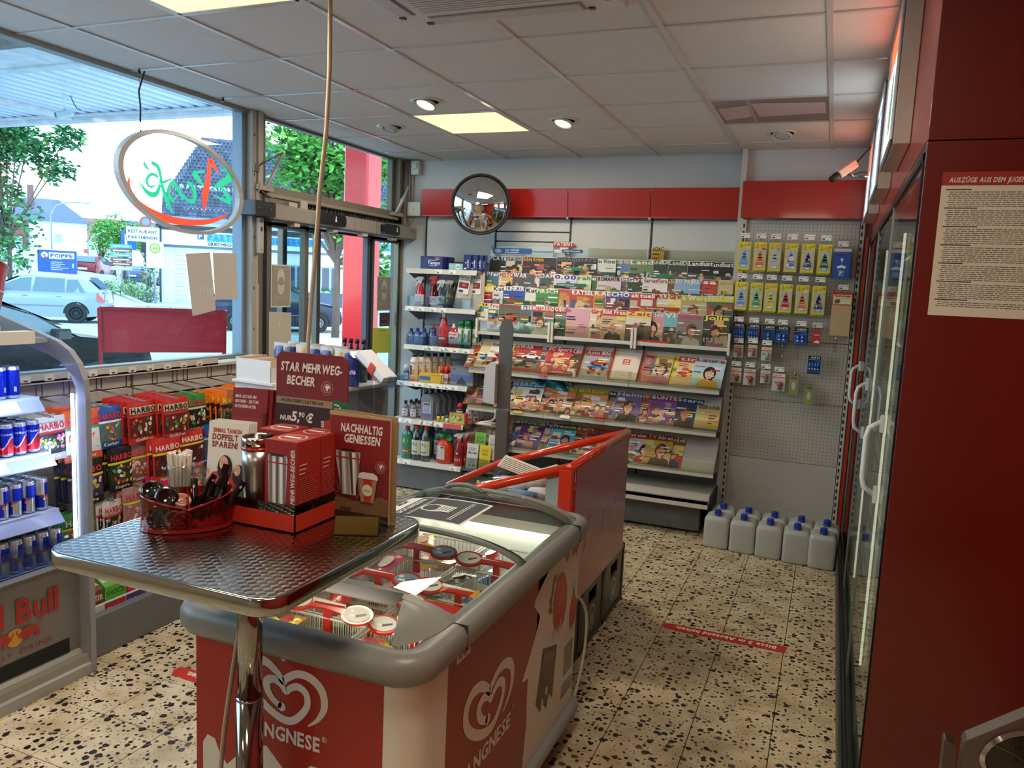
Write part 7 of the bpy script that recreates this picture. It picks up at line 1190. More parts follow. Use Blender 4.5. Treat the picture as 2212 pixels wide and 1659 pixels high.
def cupbox(x, y, lab, big):
 t = thing('cup_box', lab, 'box', (-1.197+x, 1.535+y, TZ+.003)); s = .0445; m = MB('card', '9a1f16'); m.box(-s, s, -s, s, 0, .207)
 MFf = lambda u, v, h: (u, -s-h, v); MR_ = lambda u, v, h: (s+h, u, v); MT = lambda u, v, h: (u, v, .207+h)
 m.rect(MFf, -s, 0, s, .207, '8e1a14', h=.0002); m.pol(MFf, [(-.032, .04), (-.036, .165), (-.034, .172), (.018, .172), (.020, .165), (.014, .04), (.004, .036), (-.022, .036)], 'b8b4ac', h=.0006)
 for a, c_ in ((-.030, '6e6c68'), (-.02, 'e0deda'), (-.011, '5c5a56'), (0, 'e8e6e2'), (.009, '6a6864')): m.pol(MFf, [(a, .045), (a-.002, .170), (a+.006, .170), (a+.006, .045)], c_, h=.0009)
 m.rect(MFf, -.036, .153, .020, .156, 'b02018', h=.0013); m.rect(MFf, -.028, .170, .010, .176, '1c1a18', h=.0013)
 MV = lambda u, v, h: MFf(.036-v, .062+u, h); m.text(MV, 'MEHRWEG-BECHER', 0, -.004, .011, 'd8d2c6', ital=.15, width=.128, h=.001)
 for k in range(3): m.rect(MR_, -.036, .150-k*.010, -.036+.03-.004*k, .153-k*.010, 'd8b0a0', h=.001)
 for k in range(12): m.rect(MR_, -.036, .118-k*.005, .036-.008*(k % 3), .1195-k*.005, 'b85a4a', h=.001)
 emblem(m, MR_, .016, .04, .013); m.ell(MT, 0, 0, .034, .034, 'c8beb0', h=.0006, n=20); m.ell(MT, 0, 0, .030, .030, '9a2a20', h=.0009, n=20); m.rect(MT, -.022, -.006, .022, .006, 'e0d8cc', h=.0012)
 m.build('carton', t); return t
cupbox(.052, -.055, 'front maroon cup box with printed steel cup and vertical lettering', 1); cupbox(.052, .037, 'maroon cup box behind the front one on the right', 1); cupbox(-.045, .037, 'maroon cup box at the back left of the display', 1)
t = thing('steel_tumbler', 'real steel travel cup with thin red ring standing left of the front box', 'cup', (-1.197-.052, 1.535-.052, TZ+.003)); m = MB('steel', 'b4b2ae'); m.lathe([(.0, 0), (.029, 0), (.0305, .004), (.034, .06), (.038, .13), (.0395, .168)], 32); m.lathe([(.0395, .176), (.0395, .196), (.037, .199), (.034, .196), (.034, .15)], 32, mat='chrome', col='c0beb8'); m.build('shell', t); m = MB('gloss', '9c2018'); m.lathe([(.0398, .168), (.0404, .172), (.0398, .176)], 32); m.lathe([(.034, .194), (.030, .185), (0, .183)], 24, col='6a1814'); m.build('red_ring', t)
m = MB('plastic', '0e0e10'); m.box(.018, .034, -.012, .012, .185, .205); m.build('slider', t)
NB = thing('folded_board', 'tall folded maroon board with steel cup and paper cup picture, kraft edges', 'display', (-1.030, 1.585, TZ), .02)
m = MB('card', 'a88a62'); m.prism([(-.086, 0), (.086, 0), (.086, .260), (-.086, .265)], 0, .003, lambda u, v, h: (u, h, v)); m.build('front_panel_core', NB).name = 'front_panel'
MN = lambda u, v, h: (u, -h, v); m = MB('cover', '6a1218')
m.rect(MN, -.085, .0, .083, .255, '6c1418', h=.0004); m.rect(MN, -.085, .145, .083, .255, '7a181a', h=.0006)
m.text(MN, 'NACHHALTIG', .004, .218, .020, 'd8d0c4', cx=True, ital=.12, width=.115, h=.001); m.text(MN, 'GENIESSEN', .006, .192, .020, 'd8d0c4', cx=True, ital=.12, width=.10, h=.001)
m.pol(MN, [(-.085, .008), (.083, .008), (.083, .060), (.06, .068), (.03, .050), (-.02, .048), (-.06, .058), (-.085, .065)], '6e5236', h=.001); m.rect(MN, -.085, .0, .083, .02, '241410', h=.0014)
for k in range(110): u = rnd.uniform(-.082, .06); m.ell(MN, u, rnd.uniform(.052, .088)-.012*abs(u), .0032, .0022, rnd.choice(['5a2c18', '7a4226', '3c1c10', '8a5432']), h=.0016+k*.00001, n=6, rot=rnd.uniform(0, 3))
m.pol(MN, [(-.046, .062), (-.066, .155), (-.064, .170), (.004, .170), (.004, .155), (-.010, .062)], 'a8a49c', h=.003)
for a, c_ in ((-.056, '504e4a'), (-.046, 'd8d6d0'), (-.036, '8a8680'), (-.026, '3c3a36'), (-.018, 'e0deda'), (-.006, '6a6662')): m.pol(MN, [(a+.008, .064), (a-.002, .168), (a+.006, .168), (a+.012, .064)], c_, h=.0034)
m.rect(MN, -.066, .153, .005, .156, 'a82018', h=.004); m.rect(MN, -.050, .170, -.012, .176, '1a1816', h=.004)
m.pol(MN, [(.008, .050), (.002, .108), (.052, .108), (.044, .050)], '9a7c54', h=.0038); m.pol(MN, [(.018, .050), (.014, .108), (.040, .108), (.035, .050)], 'a82c1c', h=.0042); m.pol(MN, [(-.001, .108), (.003, .120), (.012, .124), (.042, .124), (.053, .118), (.056, .108)], 'd0ccc4', h=.0046); m.ell(MN, .026, .080, .0145, .0145, 'd4cebe', h=.0046); m.text(MN, 'Dallmayr', .026, .078, .004, '5a4a3a', cx=True, h=.0052, bold=False); emblem(m, MN, .060, .140, .014)
m.text(MN, 'star', -.05, .022, .012, '3c2618', h=.0018); m.build('printed_face', NB)
m = MB('card', '9a7c56'); m.prism([(-.086, 0), (.092, 0), (.092, .262), (-.086, .268)], 0, .003, lambda u, v, h: (u, .018+h+.0*u, v)); m.build('rear_panel', NB)
GP = thing('gold_stand', 'small gold metal stand plate in front of the maroon folded board', 'stand', (-.985, 1.515, TZ), .42); m = MB('steel', '4a3c1c'); m.prism([(-.03, 0), (-.027, 0), (-.012, .040), (-.015, .040)], -.05, .05, lambda u, v, h: (h, u, v)); m.build('plate', GP); m = MB('steel', '6e5a2c'); m.box(-.05, .05, -.032, .025, 0, .002); m.build('foot', GP); m = MB('steel', '4a3c18'); m.text(lambda u, v, h: (u, -.0225+v*.37-h, .018+v*.93), 'Dallmayr', 0, 0, .005, '5e4c24', cx=True, bold=False, h=.0006); m.build('lettering', GP)
LH = thing('leaflet_holder', 'clear two-pocket leaflet holder behind the steel tumbler', 'holder', (-1.395, 1.55, TZ), .12)
m = MB('plexi', 'e8f0f4')
for y, z0, h_ in ((-.03, .0, .055), (.045, .12, .06)): m.box(-.066, .066, y, y+.002, z0, z0+h_); m.box(-.066, -.064, y, y+.035, z0, z0+h_+.05); m.box(.064, .066, y, y+.035, z0, z0+h_+.05); m.box(-.066, .066, y+.035, y+.037, 0, z0+h_+.1)
m.box(-.066, .066, -.03, .085, 0, .003); m.build('clear_body', LH)
def tilt(o, x, y, z, a): o.location = LH.location+Matrix.Rotation(.12, 3, 'Z') @ Vector((x, y, z)); o.rotation_euler = (-a, 0, .12)
for k in range(4):
 m = MB('paper', 'd8d2c6'); m.box(-.058, .058, 0, .0012, 0, .205); Mq = lambda u, v, h: (u, -h, v)
 if k == 0:
  m.rect(Mq, -.058, 0, .058, .205, 'dcd6ca', h=.0002); m.text(Mq, 'EINMAL TANKEN', -.044, .178, .0105, 'b02820', width=.082, h=.0008); m.text(Mq, 'DOPPELT', -.046, .159, .0145, '8a1c1c', width=.075, h=.0008); m.text(Mq, 'SPAREN!', -.046, .140, .0145, '8a1c1c', width=.075, h=.0008)
  m.pol(Mq, [(-.05, .03), (-.058, .05), (-.04, .075), (-.012, .082), (.02, .075), (.03, .05), (.028, .03)], 'c03a34', h=.0008); m.pol(Mq, [(.018, .03), (.03, .07), (.045, .068), (.056, .05), (.054, .03)], 'b8322e', h=.0009); m.pol(Mq, [(-.02, .03), (-.018, .075), (0, .075), (.006, .03)], 'e0d8d0', h=.0012)
  for (a, b, s_) in ((-.008, .100, .42), (.032, .086, .34)): m.ell(Mq, a+.004, b-.012, .026*s_*2, .05*s_*1.6, '1e1412', h=.0014); m.ell(Mq, a, b, .030*s_, .044*s_, 'd8a484', h=.0018); m.ell(Mq, a-.002, b-.020*s_, .010*s_, .006*s_, 'f0e8e0', h=.0022, n=8); m.ell(Mq, a-.01*s_, b+.008*s_, .004*s_, .003*s_, '201818', h=.0022, n=6); m.ell(Mq, a+.01*s_, b+.008*s_, .004*s_, .003*s_, '201818', h=.0022, n=6)
  m.pol(Mq, [(-.012, .05), (.008, .042), (.012, .054), (-.006, .062)], 'd8c030', h=.0022); m.pol(Mq, [(-.05, .068), (-.048, .078), (-.056, .085), (-.058, .07)], 'd8a484', h=.0012)
  m.rect(Mq, -.058, 0, .058, .036, 'c0a82c', h=.0016); m.text(Mq, 'ADAC Mitglieder', -.052, .022, .009, '1c1810', ital=.15, width=.08, h=.0024); m.text(Mq, 'Cent/Liter', -.03, .007, .009, '1c1810', ital=.15, width=.06, h=.0024)
 else: m.rect(Mq, -.058, 0, .058, .205, 'd0cabe', h=.0002)
 o = m.build('leaflet'); tilt(o, .006*k, -.024+.0026*k, .006+.002*k, .10); tag(o, 'white savings leaflet with two laughing women in red, front of its pocket' if k == 0 else 'white leaflet stacked behind the front savings leaflet', 'leaflet', 'white leaflets in the front pocket')
for k in range(3):
 m = MB('cover', '7a1c20'); m.box(-.052, .052, 0, .003, 0, .165, col='64161c'); Mq = lambda u, v, h: (u, -h, v); m.rect(Mq, -.052, 0, .052, .165, '8a2428', h=.0003); m.rect(Mq, -.052, .09, .052, .165, '7a1c22', h=.0005)
 if k == 0:
  for q_, s_ in enumerate(('MEHR ALS NUR EIN', 'GESCHENK – DIE STAR', 'GUTSCHEINKARTEN.')): m.text(Mq, s_, -.044, .140-q_*.013, .0075, 'd4ccc4', ital=.18, width=(.062, .070, .064)[q_], h=.001)
  m.pol(Mq, [(-.022, .02), (.0, .072), (.03, .058), (.018, .008)], 'c03040', h=.001); m.band(Mq, [(-.004, .024), (.006, .046), (.012, .020)], .006, 'e8e0dc', h=.0016)
 o = m.build('gift_card_folder'); tilt(o, .012+.012*k, .052+.006*k, .125, .12); tag(o, 'maroon gift card folder with white slanted lettering, front of the rear pocket' if k == 0 else 'maroon gift card folder tucked behind the lettered one', 'folder', 'maroon gift card folders')
# red bottle bin on crates
RB = thing('red_bottle_bin', 'red framed bin with sloping rails full of empty bottles behind the freezer', 'bin', (0, 0, 0))
PR = [(-.97, .965), (-1.69, .710), (-2.02, .530), (-2.06, .35)]
for y in (3.12, 4.07): m = MB('gloss', 'd83a14'); m.tube([(x, y, z) for x, z in PR], .021, 10); m.build('side_rail', RB)
m = MB('gloss', 'd83a14'); m.tube([(-.97, 3.10, .965), (-.97, 4.09, .965)], .021, 10); m.tube([(-2.06, 3.12, .36), (-2.06, 4.07, .36)], .02, 8); m.build('end_rail', RB)
for y in (3.12, 4.07): m = MB('enamel', 'cc3010'); m.box(-1.02, -.958, y-.022, y+.022, .33, .955); m.build('corner_post', RB, .004)
mk('redpanel', .22, coat=.25, namt=.06, nscale=2.5)
m = MB('redpanel', 'a82c24'); m.box(-.957, -.951, 3.14, 4.06, .33, .955); m.build('side_panel', RB);
for k, (y, z, a, b) in enumerate(((3.30, .62, .04, .022), (3.35, .665, .05, .015), (3.32, .56, .045, .014), (3.62, .63, .035, .018), (3.63, .57, .03, .02), (3.84, .65, .014, .02))): m = MB('redpanel', '7c1c34'); m.ell(lambda u, v, h: (-.951+h, u, v), y, z, a, b, '7c1c34', n=10, rot=k*.5); m.build('purple_stain', RB)
for y in (3.12, 4.07): m = MB('glass', 'eef4f4'); m.add([(-.99, y, .33), (-.99, y, .94), (-1.69, y, .70), (-2.02, y, .52), (-2.05, y, .35)], [(0, 1, 2, 3, 4)]); m.build('clear_side', RB)
m = MB('card', '9a9088'); m.box(-2.05, -.96, 3.13, 4.06, .33, .345); m.box(-2.06, -2.05, 3.13, 4.06, .33, .5, col='b82a14'); m.build('floor_panel', RB)
m = MB('paper', 'b8c4c0'); m.box(-1.085, -1.023, 3.128, 3.131, .735, .925); m.build('paper_strip', RB); m = MB('cover', '8c2a30'); m.box(-1.085, -1.022, 3.127, 3.130, .64, .735); m.build('red_strip', RB)
for k, y in enumerate((3.18, 3.585, 3.99)):
 t = thing('beer_crate', ['nearest dark crate under the red bin', 'middle dark crate under the red bin', 'dark crate with round white emblem under the far end of the red bin'][k], 'crate', (-1.12, y+.0, 0));
 m = MB('plastic', '4a4438'); w_, d_, h_ = .148, .198, .32
 m.box(-w_, w_, -d_, d_, 0, .02); m.box(-w_, -w_+.01, -d_, d_, .02, h_); m.box(-w_, w_, -d_, -d_+.01, .02, h_); m.box(-w_, w_, d_-.01, d_, .02, h_); x = w_
 m.box(x-.01, x, -d_, d_, .02, .20); m.box(x-.01, x, -d_, -.07, .20, .27); m.box(x-.01, x, .07, d_, .20, .27); m.box(x-.01, x, -d_, d_, .27, h_)
 for a in (-d_, d_-.02): m.box(x, x+.006, a, a+.02, 0, h_)
 for z in (0, h_-.02): m.box(x, x+.006, -d_, d_, z, z+.02)
 m.build('crate_body', t); Mq = lambda u, v, h: (x+h, u, v); m = MB('cover', 'a8a498'); m.ell(Mq, 0, .12, .062, .062, 'a8a498', n=24); m.ell(Mq, 0, .12, .052, .052, '57503f', h=.001, n=24); m.pol(Mq, [(-.03, .10), (0, .155), (.03, .10)], 'a8a498', h=.0016); m.ell(Mq, 0, .11, .02, .02, 'a8a498', h=.002); m.text(Mq, 'BRAUEREI', 0, .085, .008, 'c0bcae', cx=True, h=.0018); m.build('round_emblem', t)
BP1 = [(.0, 0), (.028, 0), (.030, .004), (.030, .13), (.026, .155), (.013, .185), (.0125, .215), (.0135, .218), (.0135, .228), (0, .229)]
BP2 = [(.0, 0), (.040, 0), (.043, .01), (.043, .19), (.036, .23), (.015, .27), (.014, .29), (0, .292)]
def binbottle(i, kind, x, y, z, rx, rz, col, lcol, txt, mat, lab):
 t = thing('empty_bottle', lab, 'bottle', (x, y, z)); t.rotation_euler = (PI/2+rx, 0, rz); pr = BP1 if kind == 0 else BP2; r = .0305 if kind == 0 else .0436
 m = MB(mat, col); m.lathe(pr, 14); m.build('bottle_body', t)
 if lcol:
  m = MB('paper', lcol); a, b = (.02, .12) if kind == 0 else (.05, .17); m.lathe([(r, a), (r, b)], 14); Mc = lambda u, v, h: ((r+h)*math.sin(u/r), -(r+h)*math.cos(u/r), v)
  m.text(lambda u, v, h: Mc(v, (a+b)/2+u, h), txt[0], 0, -.008, .016, txt[1], cx=True, h=.001); m.build('label', t)
 m = MB('plastic', rnd.choice(['d8d8d4', 'c02820', '2a58a8', 'e0b030'])); m.lathe([(.0145, pr[-2][1]-.014), (.0145, pr[-1][1]+.002), (0, pr[-1][1]+.003)], 10); m.build('cap', t)
BT = [(1, -1.03, 3.21, .80, .15, -1.8, '1c2c28', 'd8c8c4', ('BECKS', 'b03030'), 'gloss', 'dark green bottle with white and red label near the bin corner'), (0, -1.02, 3.30, .74, .25, -2.2, 'd0ccc4', 'd4d0c8', ('Kr', '30302c'), 'gloss', 'white-labelled bottle lying against the bin corner'), (1, -1.12, 3.42, .86, .3, -1.0, 'd8d8d4', 'e0dcd8', ('Star', '404048'), 'gloss', 'white bottle lying higher up near the bin corner'), (1, -1.32, 3.20, .77, .0, 1.5, 'd8dcd8', '6a88b8', ('Cola', 'e8e8e8'), 'pvc', 'clear bottle with blue label in the middle of the bin'), (1, -1.45, 3.24, .72, .1, 2.2, 'd8d4cc', 'd88838', ('Fant', '2a4a8a'), 'pvc', 'clear bottle with orange label towards the low end of the bin')]
for i, b in enumerate(BT): binbottle(i, *b)
for k in range(38):
 x, y = rnd.uniform(-1.85, -1.3), rnd.uniform(3.44, 3.76)
 if k > 25: x, y = rnd.uniform(-1.62, -1.28), rnd.uniform(3.17, 3.36)
 zt = .965+(x+.97)*.354 if x > -1.69 else .71+(x+1.69)*.55; c_, l_, lb = rnd.choice([('dfe6e4', 'b8c8d8', 'clear'), ('e0e4e0', 'd8b070', 'clear'), ('e4e8e8', 'e0dcd4', 'clear'), ('2c4a30', 'c8b890', 'green'), ('4a2c18', 'd8d0c0', 'brown')])
 binbottle(9, 1 if lb == 'clear' else 0, x, y, max(.40, zt-.15+rnd.uniform(-.06, .03)), rnd.uniform(-.2, .2), rnd.uniform(0, 6.28) if k < 26 else 1.57+rnd.uniform(-.2, .2), c_, l_, (rnd.choice(['Vio', 'Alwa', 'Bier', 'Pils']), '303848'), 'pvc' if lb == 'clear' else 'gloss', f"empty {lb} bottle in the jumble filling the red bin"); o = [q for q in COL.objects if q.name.startswith('empty_bottle')][-1]; o['group'] = f"empty {lb} bottles jumbled in the red bin"
m = MB('foil', 'a8c0e0'); m.grid(lambda a, b: (-1.82+a*.26, 3.55+b*.26, .56+.06*math.sin(a*PI)*math.sin(b*PI)+.018*math.sin(a*17+b*9)), 14, 14); tag(m.build('blue_film'), 'crumpled shiny pale blue plastic film at the low end of the red bin', 'film')
m = MB('paper', 'd8d0c4'); T_ = Matrix.Translation((-1.42, 3.80, .74)) @ Matrix.Rotation(.3, 4, 'Y') @ Matrix.Rotation(.2, 4, 'Z'); m.obox(T_, -.16, .22, -.08, .13, 0, .006);
for k in range(7): m.obox(T_, -.15, .10-.02*(k % 3), -.10+k*.03, -.09+k*.03, .006, .0066, col='6a6058')
m.obox(T_, .06, .2, -.1, .1, .006, .0068, col='d08a50'); tag(m.build('printed_sheet'), 'white printed sheet lying across the bottles in the red bin', 'paper')
# hand sanitiser stand
SS = thing('sanitiser_stand', 'grey metal post with white wall-type hand sanitiser dispenser on its left side', 'stand', (-1.90, 4.57, 0))
m = MB('paint', '5c5a56'); m.prism([(-.045, .94), (.045, .94), (.045, 1.46), (.033, 1.495), (.0, 1.512), (-.033, 1.495), (-.045, 1.46)], -.004, .004, lambda u, v, h: (u, h, v)); m.build('upper_plate', SS, .002); m = MB('paint', '625f5a'); m.box(-.042, .042, -.02, .02, .0, .93); m.build('post', SS, .003); m = MB('paint', '55534f'); m.box(-.2, .2, -.18, .18, 0, .012); m.build('base_plate', SS)
m = MB('chrome', 'b8b4ac')
for x in (-.02, .02):
 for z in (1.13, 1.19): m.lathe([(.006, 0), (.005, .004), (0, .005)], 8, T=Matrix.Translation((x, -.004, z)) @ Matrix.Rotation(PI/2, 4, 'X'))
m.build('screws', SS)
m = MB('plastic', 'd6d4d4'); P = [(-.045, .965), (-.045, 1.235), (-.075, 1.235), (-.105, 1.215), (-.118, 1.18), (-.125, .975)]; m.prism(P, -.05, .05, lambda u, v, h: (u, h, v)); m.build('dispenser', SS, .012); m = MB('plastic', 'd8d6d6'); m.tube([(-.05, 0, .93), (-.055, 0, .87), (-.08, 0, .85), (-.16, 0, .83)], .007, 6); m.prism([(-.17, -.045), (-.06, -.045), (-.06, .045), (-.17, .045)], .825, .832); m.build('drip_tray', SS)
m = MB('plexi', 'e6ecec'); m.box(-2.60, -2.24, 5.50, 5.503, .275, .36); m.box(-2.60, -2.24, 5.46, 5.60, .262, .266, mat='paint', col='5a5c5a'); m.box(-2.6, -2.24, 5.596, 5.6, .262, .60); tag(m.build('leaflet_stand'), 'clear leaflet stand on the low dark shelf left of the magazine bays', 'holder')
for k, (x, y, z, c_, s_, tc, lb) in enumerate(((-2.545, 5.51, .27, 'd8d4cc', 'Bogen', '2a3a78', 'white leaflet with blue handwriting logo by the red spray bottles'), (-2.435, 5.51, .27, 'e0c838', 'Info', '6a5a10', 'yellow leaflet beside the white one'), (-2.50, 5.55, .36, '7ab848', 'Gruen', '2c5a20', 'green leaflet behind the white one'), (-2.38, 5.55, .35, 'd4d0c8', 'Karte', '8a867c', 'white card leaflet behind the yellow one'))):
 m = MB('paper', c_); m.box(-.048, .048, 0, .006, 0, .20); Mq = lambda u, v, h: (u, -h, v); m.text(Mq, s_, 0, .12, .018, tc, cx=True, ital=.3, h=.0008)
 for q_ in range(4): m.rect(Mq, -.034, .165-q_*.007, .034-.004*q_, .167-q_*.007, tc, h=.0006); m.rect(Mq, -.03, .085-q_*.009, .028, .087-q_*.009, tc, h=.0006)
 m.ell(Mq, -.015, .03, .01, .007, 'd88040', h=.0008); m.ell(Mq, .02, .03, .012, .006, '708048', h=.0008); o = m.build('leaflet'); o.location = (x, y, z); o.rotation_euler = (-.12, 0, 0); tag(o, lb, 'leaflet')
# car-care products
SY = {k: CS[k][0] for k in range(6)}; SX = [(878, .00397), (878, .00397), (877, .00398), (858, .0043), (850, .00435), (845, .00427)]
def sp(k, px, dy=.06): return (-3.305+(px-SX[k][0])*SX[k][1], CS[k][0]+dy, CS[k][1]-.001)
def bottle(nm, lab, pos, prof, mat, col, capprof=None, capcol='222222', lab_=None, group=None, sx=1, sy=1, trig=None, T=None, cat='bottle', rz=0, capmat='plastic'):
 t = thing(nm, lab, cat, pos, rz, group); m = MB(mat, col); m.lathe(prof, 16, sx=sx, sy=sy); m.build('bottle_body', t)
 if capprof: m = MB(capmat, capcol); m.lathe(capprof, 12); m.build('cap', t)
 if lab_:
  z0, z1, lc, items = lab_; r = max(p[0] for p in prof); m = MB('cover', lc)
  def Mc(u, v, h): return ((r*sx+h+.0005)*math.sin(u/r), -(r*sy+h+.0005)*math.cos(u/r), v)
  n_ = 10; a = r*1.15; m.grid(lambda p, q: Mc(-a+2*a*p, z0+(z1-z0)*q, 0), n_, 1, smooth=True)
  for it in items:
   if it[0] == 't': m.text(Mc, it[1], it[2], it[3], it[4], it[5], cx=True, h=.0008, maxw=1.6*r)
   elif it[0] == 'r': m.rect(Mc, it[1], it[2], it[3], it[4], it[5], n=4, h=.0005)
   elif it[0] == 'e': m.ell(Mc, it[1], it[2], it[3], it[4], it[5], h=.0006, n=10)
  m.build('label', t)
 if trig:
  m = MB('plastic', trig[0]); z = trig[1]; m.prism([(-.045, z), (-.048, z+.012), (-.02, z+.03), (.03, z+.03), (.035, z+.015), (.015, z-.005), (.012, z-.03), (-.012, z-.03), (-.015, z)], -.011, .011, lambda u, v, h: (u, h, v)); m.build('spray_head', t, .003)
  m = MB('plastic', trig[2]); m.prism([(-.018, z+.002), (-.034, z-.03), (-.046, z-.055), (-.040, z-.057), (-.026, z-.035), (-.010, z-.002)], -.006, .006, lambda u, v, h: (u, h, v)); m.build('trigger', t)
 return t
SPR = [(0, 0), (.040, 0), (.044, .006), (.044, .06), (.034, .12), (.020, .175), (.014, .19), (.014, .2)]
def cbox(nm, lab, pos, w_, d_, h_, col, draw, cat='box', group=None, mat='cover'):
 m = MB(mat, col); m.box(-w_/2, w_/2, -d_/2, d_/2, 0, h_); draw(m, lambda u, v, h: (u, -d_/2-h, v)); o = m.build(nm, None, .0015); o.location = pos; return tag(o, lab, cat, group)
cbox('tissue_box', 'dark blue tissue pack with white script on the top car-care shelf', sp(0, 932, .08), .205, .08, .105, '1c2c6c', lambda m, M: (m.text(M, 'Tempo', .02, .040, .026, 'e0e6f0', cx=True, ital=.25, h=.001), m.band(M, [(-.03, .075), (.02, .072), (.07, .082)], .004, 'e0e6f0'), m.band(M, [(-.02, .030), (.03, .026), (.06, .032)], .003, 'e0e6f0'), m.rect(M, .03, .088, .07, .096, 'd07060'), m.rect(M, -.0715, 0, -.07, .105, '3a4a88')))
cbox('tissue_box', 'second blue tissue pack just behind the first one', sp(0, 938, .17), .205, .08, .105, '18265e', lambda m, M: None)
cbox('tampon_box', 'small light blue box with round dark lettering on the top shelf', sp(0, 990, .05), .125, .05, .052, '8fc8cc', lambda m, M: (m.ell(M, .02, .026, .022, .022, 'e8eef0'), m.text(M, 'ob', .02, .018, .018, '1c3c78', cx=True, h=.001), m.rect(M, -.055, .03, -.02, .034, 'e8eef0'), m.rect(M, -.055, .04, -.03, .046, 'd8b080')), cat='box')
cbox('tampon_box', 'second light blue box partly behind the first', sp(0, 1000, .10), .125, .05, .052, '88bec4', lambda m, M: None)
for k, px in enumerate((1016, 1028, 1038, 1044)):
 cbox('lip_care_pack', f"navy lip care hanging pack, {ORD[k]}{' from left' if k else ''} on the top shelf", (sp(0, px, .03+.02*k)[0], 5.72+.03+.02*k, 1.829), .068, .012, .125, '16246a', lambda m, M: (m.text(lambda u, v, h: M(.006-v, .02+u, h), 'Labello', 0, -.006, .014, 'dce4f0', h=.001), m.rect(M, -.03, .008, -.008, .02, 'e8eef4'), m.ell(M, -.012, .06, .006, .006, 'e0e8f0')), cat='lip care', group='navy lip care packs')
bottle('spray_bottle', 'red spray bottle with clear head, leftmost on the second shelf', sp(1, 905), SPR, 'gloss', 'b01830', lab_=(.02, .10, 'e0c8cc', [('r', -.03, .022, .03, .04, 'c82030'), ('e', 0, .07, .02, .02, 'c02838'), ('e', 0, .07, .014, .014, 'e8e0e0')]), trig=('c8c4c4', .215, 'd8d4d4'), sx=1.05, sy=.8)
bottle('spray_bottle', 'red translucent spray bottle with red cap collar, second on the second shelf', sp(1, 938), SPR, 'liquid', 'e05050', [(.016, .185), (.018, .19), (.018, .215), (.012, .22)], 'c83028', (.02, .09, 'd88888', [('r', -.03, .02, .03, .032, 'f0e8e8'), ('e', .01, .065, .014, .01, '4a2020')]), trig=('c83028', .225, 'b02420'), sx=1.05, sy=.8)
bottle('spray_bottle', 'bluish clear spray bottle with white head, third on the second shelf', sp(1, 958, .05), SPR, 'liquid', 'c8dce4', lab_=(.03, .09, 'c8d4dc', [('r', -.03, .034, .03, .044, 'f4f4f0'), ('e', .0, .07, .016, .008, '4a7098'), ('e', .012, .06, .01, .006, 'd8c050')]), trig=('d0ccc4', .195, 'dcd8d0'))
for k in range(5): bottle('spray_bottle', f"dark grey spray bottle in the receding row, {('nearest', 'second', 'third', 'fourth', 'farthest')[k]}", (sp(1, 976+k*3.5)[0], 5.77+k*.055, 1.519), SPR, 'gloss', '3a3c38', lab_=(.03, .09, '5a5c54', [('e', 0, .06, .010, .02, 'b8b060')]), trig=('a8a49c', .195, '7c7870'), group='dark grey spray bottles')
for k, (px, rz) in enumerate(((1005, .10), (1033, -.02))):
 m = MB('milky', 'e0d8c8'); m.grid(lambda a, b: (-.065+.13*a+.02*(a-.5)*(1-b), -.022*math.sin(PI*a)*(.4+.6*math.sin(PI*b)), .31*b), 8, 8); m.grid(lambda a, b: (.065-.13*a-.02*(a-.5)*(1-b), .022*math.sin(PI*a)*(.4+.6*math.sin(PI*b)), .31*b), 8, 8)
 M = lambda u, v, h: (u, -.024-h, v); m.rect(M, -.052, .12, .048, .305, 'e0dcd4', mat='cover'); m.rect(M, -.052, .275, .048, .305, 'c83830', h=.0012); m.text(M, 'Auto-', -.045, .262, .013, '2c2c40', h=.0016); m.text(M, 'Polierwatte', -.045, .245, .013, '2c2c40', h=.0016, width=.085); m.rect(M, -.045, .23, .04, .238, 'd8c050', h=.0014); m.rect(M, -.045, .165, .04, .212, '8a2420', h=.0014); m.ell(M, 0, .19, .02, .014, 'd86a58', h=.002); m.rect(M, -.04, .13, .0, .15, '50484c', h=.0014)
 o = m.build('polishing_wadding'); o.location = (sp(1, px)[0], 5.755+.03*k, 1.519); o.rotation_euler = (-.12, rz, 0); tag(o, ('leaning white bag of polishing wadding with red label, left one', 'white bag of polishing wadding with red label, right one')[k], 'bag')
SB = [(0, 0), (.026, 0), (.028, .004), (.028, .09), (.024, .10), (.012, .112), (.011, .118)]
for k in range(3):
 for j in range(2): bottle('additive_bottle', f"small blue bottle with blue cap, {ORD[k]}{' from left' if k else ''}, {'front' if j == 0 else 'back'} row", (sp(2, 886+k*16)[0]+.02*j, 5.775+.07*j, 1.199), SB, 'gloss', '22408c', [(.013, .112), (.013, .135), (0, .136)], '1c2c6c', (.01, .085, '2a4a96', [('r', -.02, .07, .02, .085, 'a8b0b8'), ('e', 0, .04, .008, .01, 'c06040')]), group='small blue additive bottles')
bottle('lubricant_can', 'blue and yellow spray lubricant can with red cap on the third shelf', sp(2, 939, .05), [(0, 0), (.027, 0), (.027, .13), (.02, .145)], 'gloss', '22387c', [(.012, .145), (.012, .165), (0, .17)], 'c03028', (.02, .12, '26408c', [('e', 0, .09, .018, .018, 'd8c030'), ('e', 0, .05, .01, .01, 'c84030')]), cat='can')
bottle('spray_bottle', 'tall red spray bottle with white head on the third shelf', sp(2, 962), [(0, 0), (.050, 0), (.052, .006), (.052, .08), (.040, .16), (.022, .23), (.018, .24)], 'gloss', 'c02424', lab_=(.03, .17, 'c83a3a', [('e', -.0, .12, .03, .03, '7a2038'), ('r', -.03, .06, .03, .078, 'ece8e4')]), trig=('c8c4be', .27, '38302c'), sy=.7)
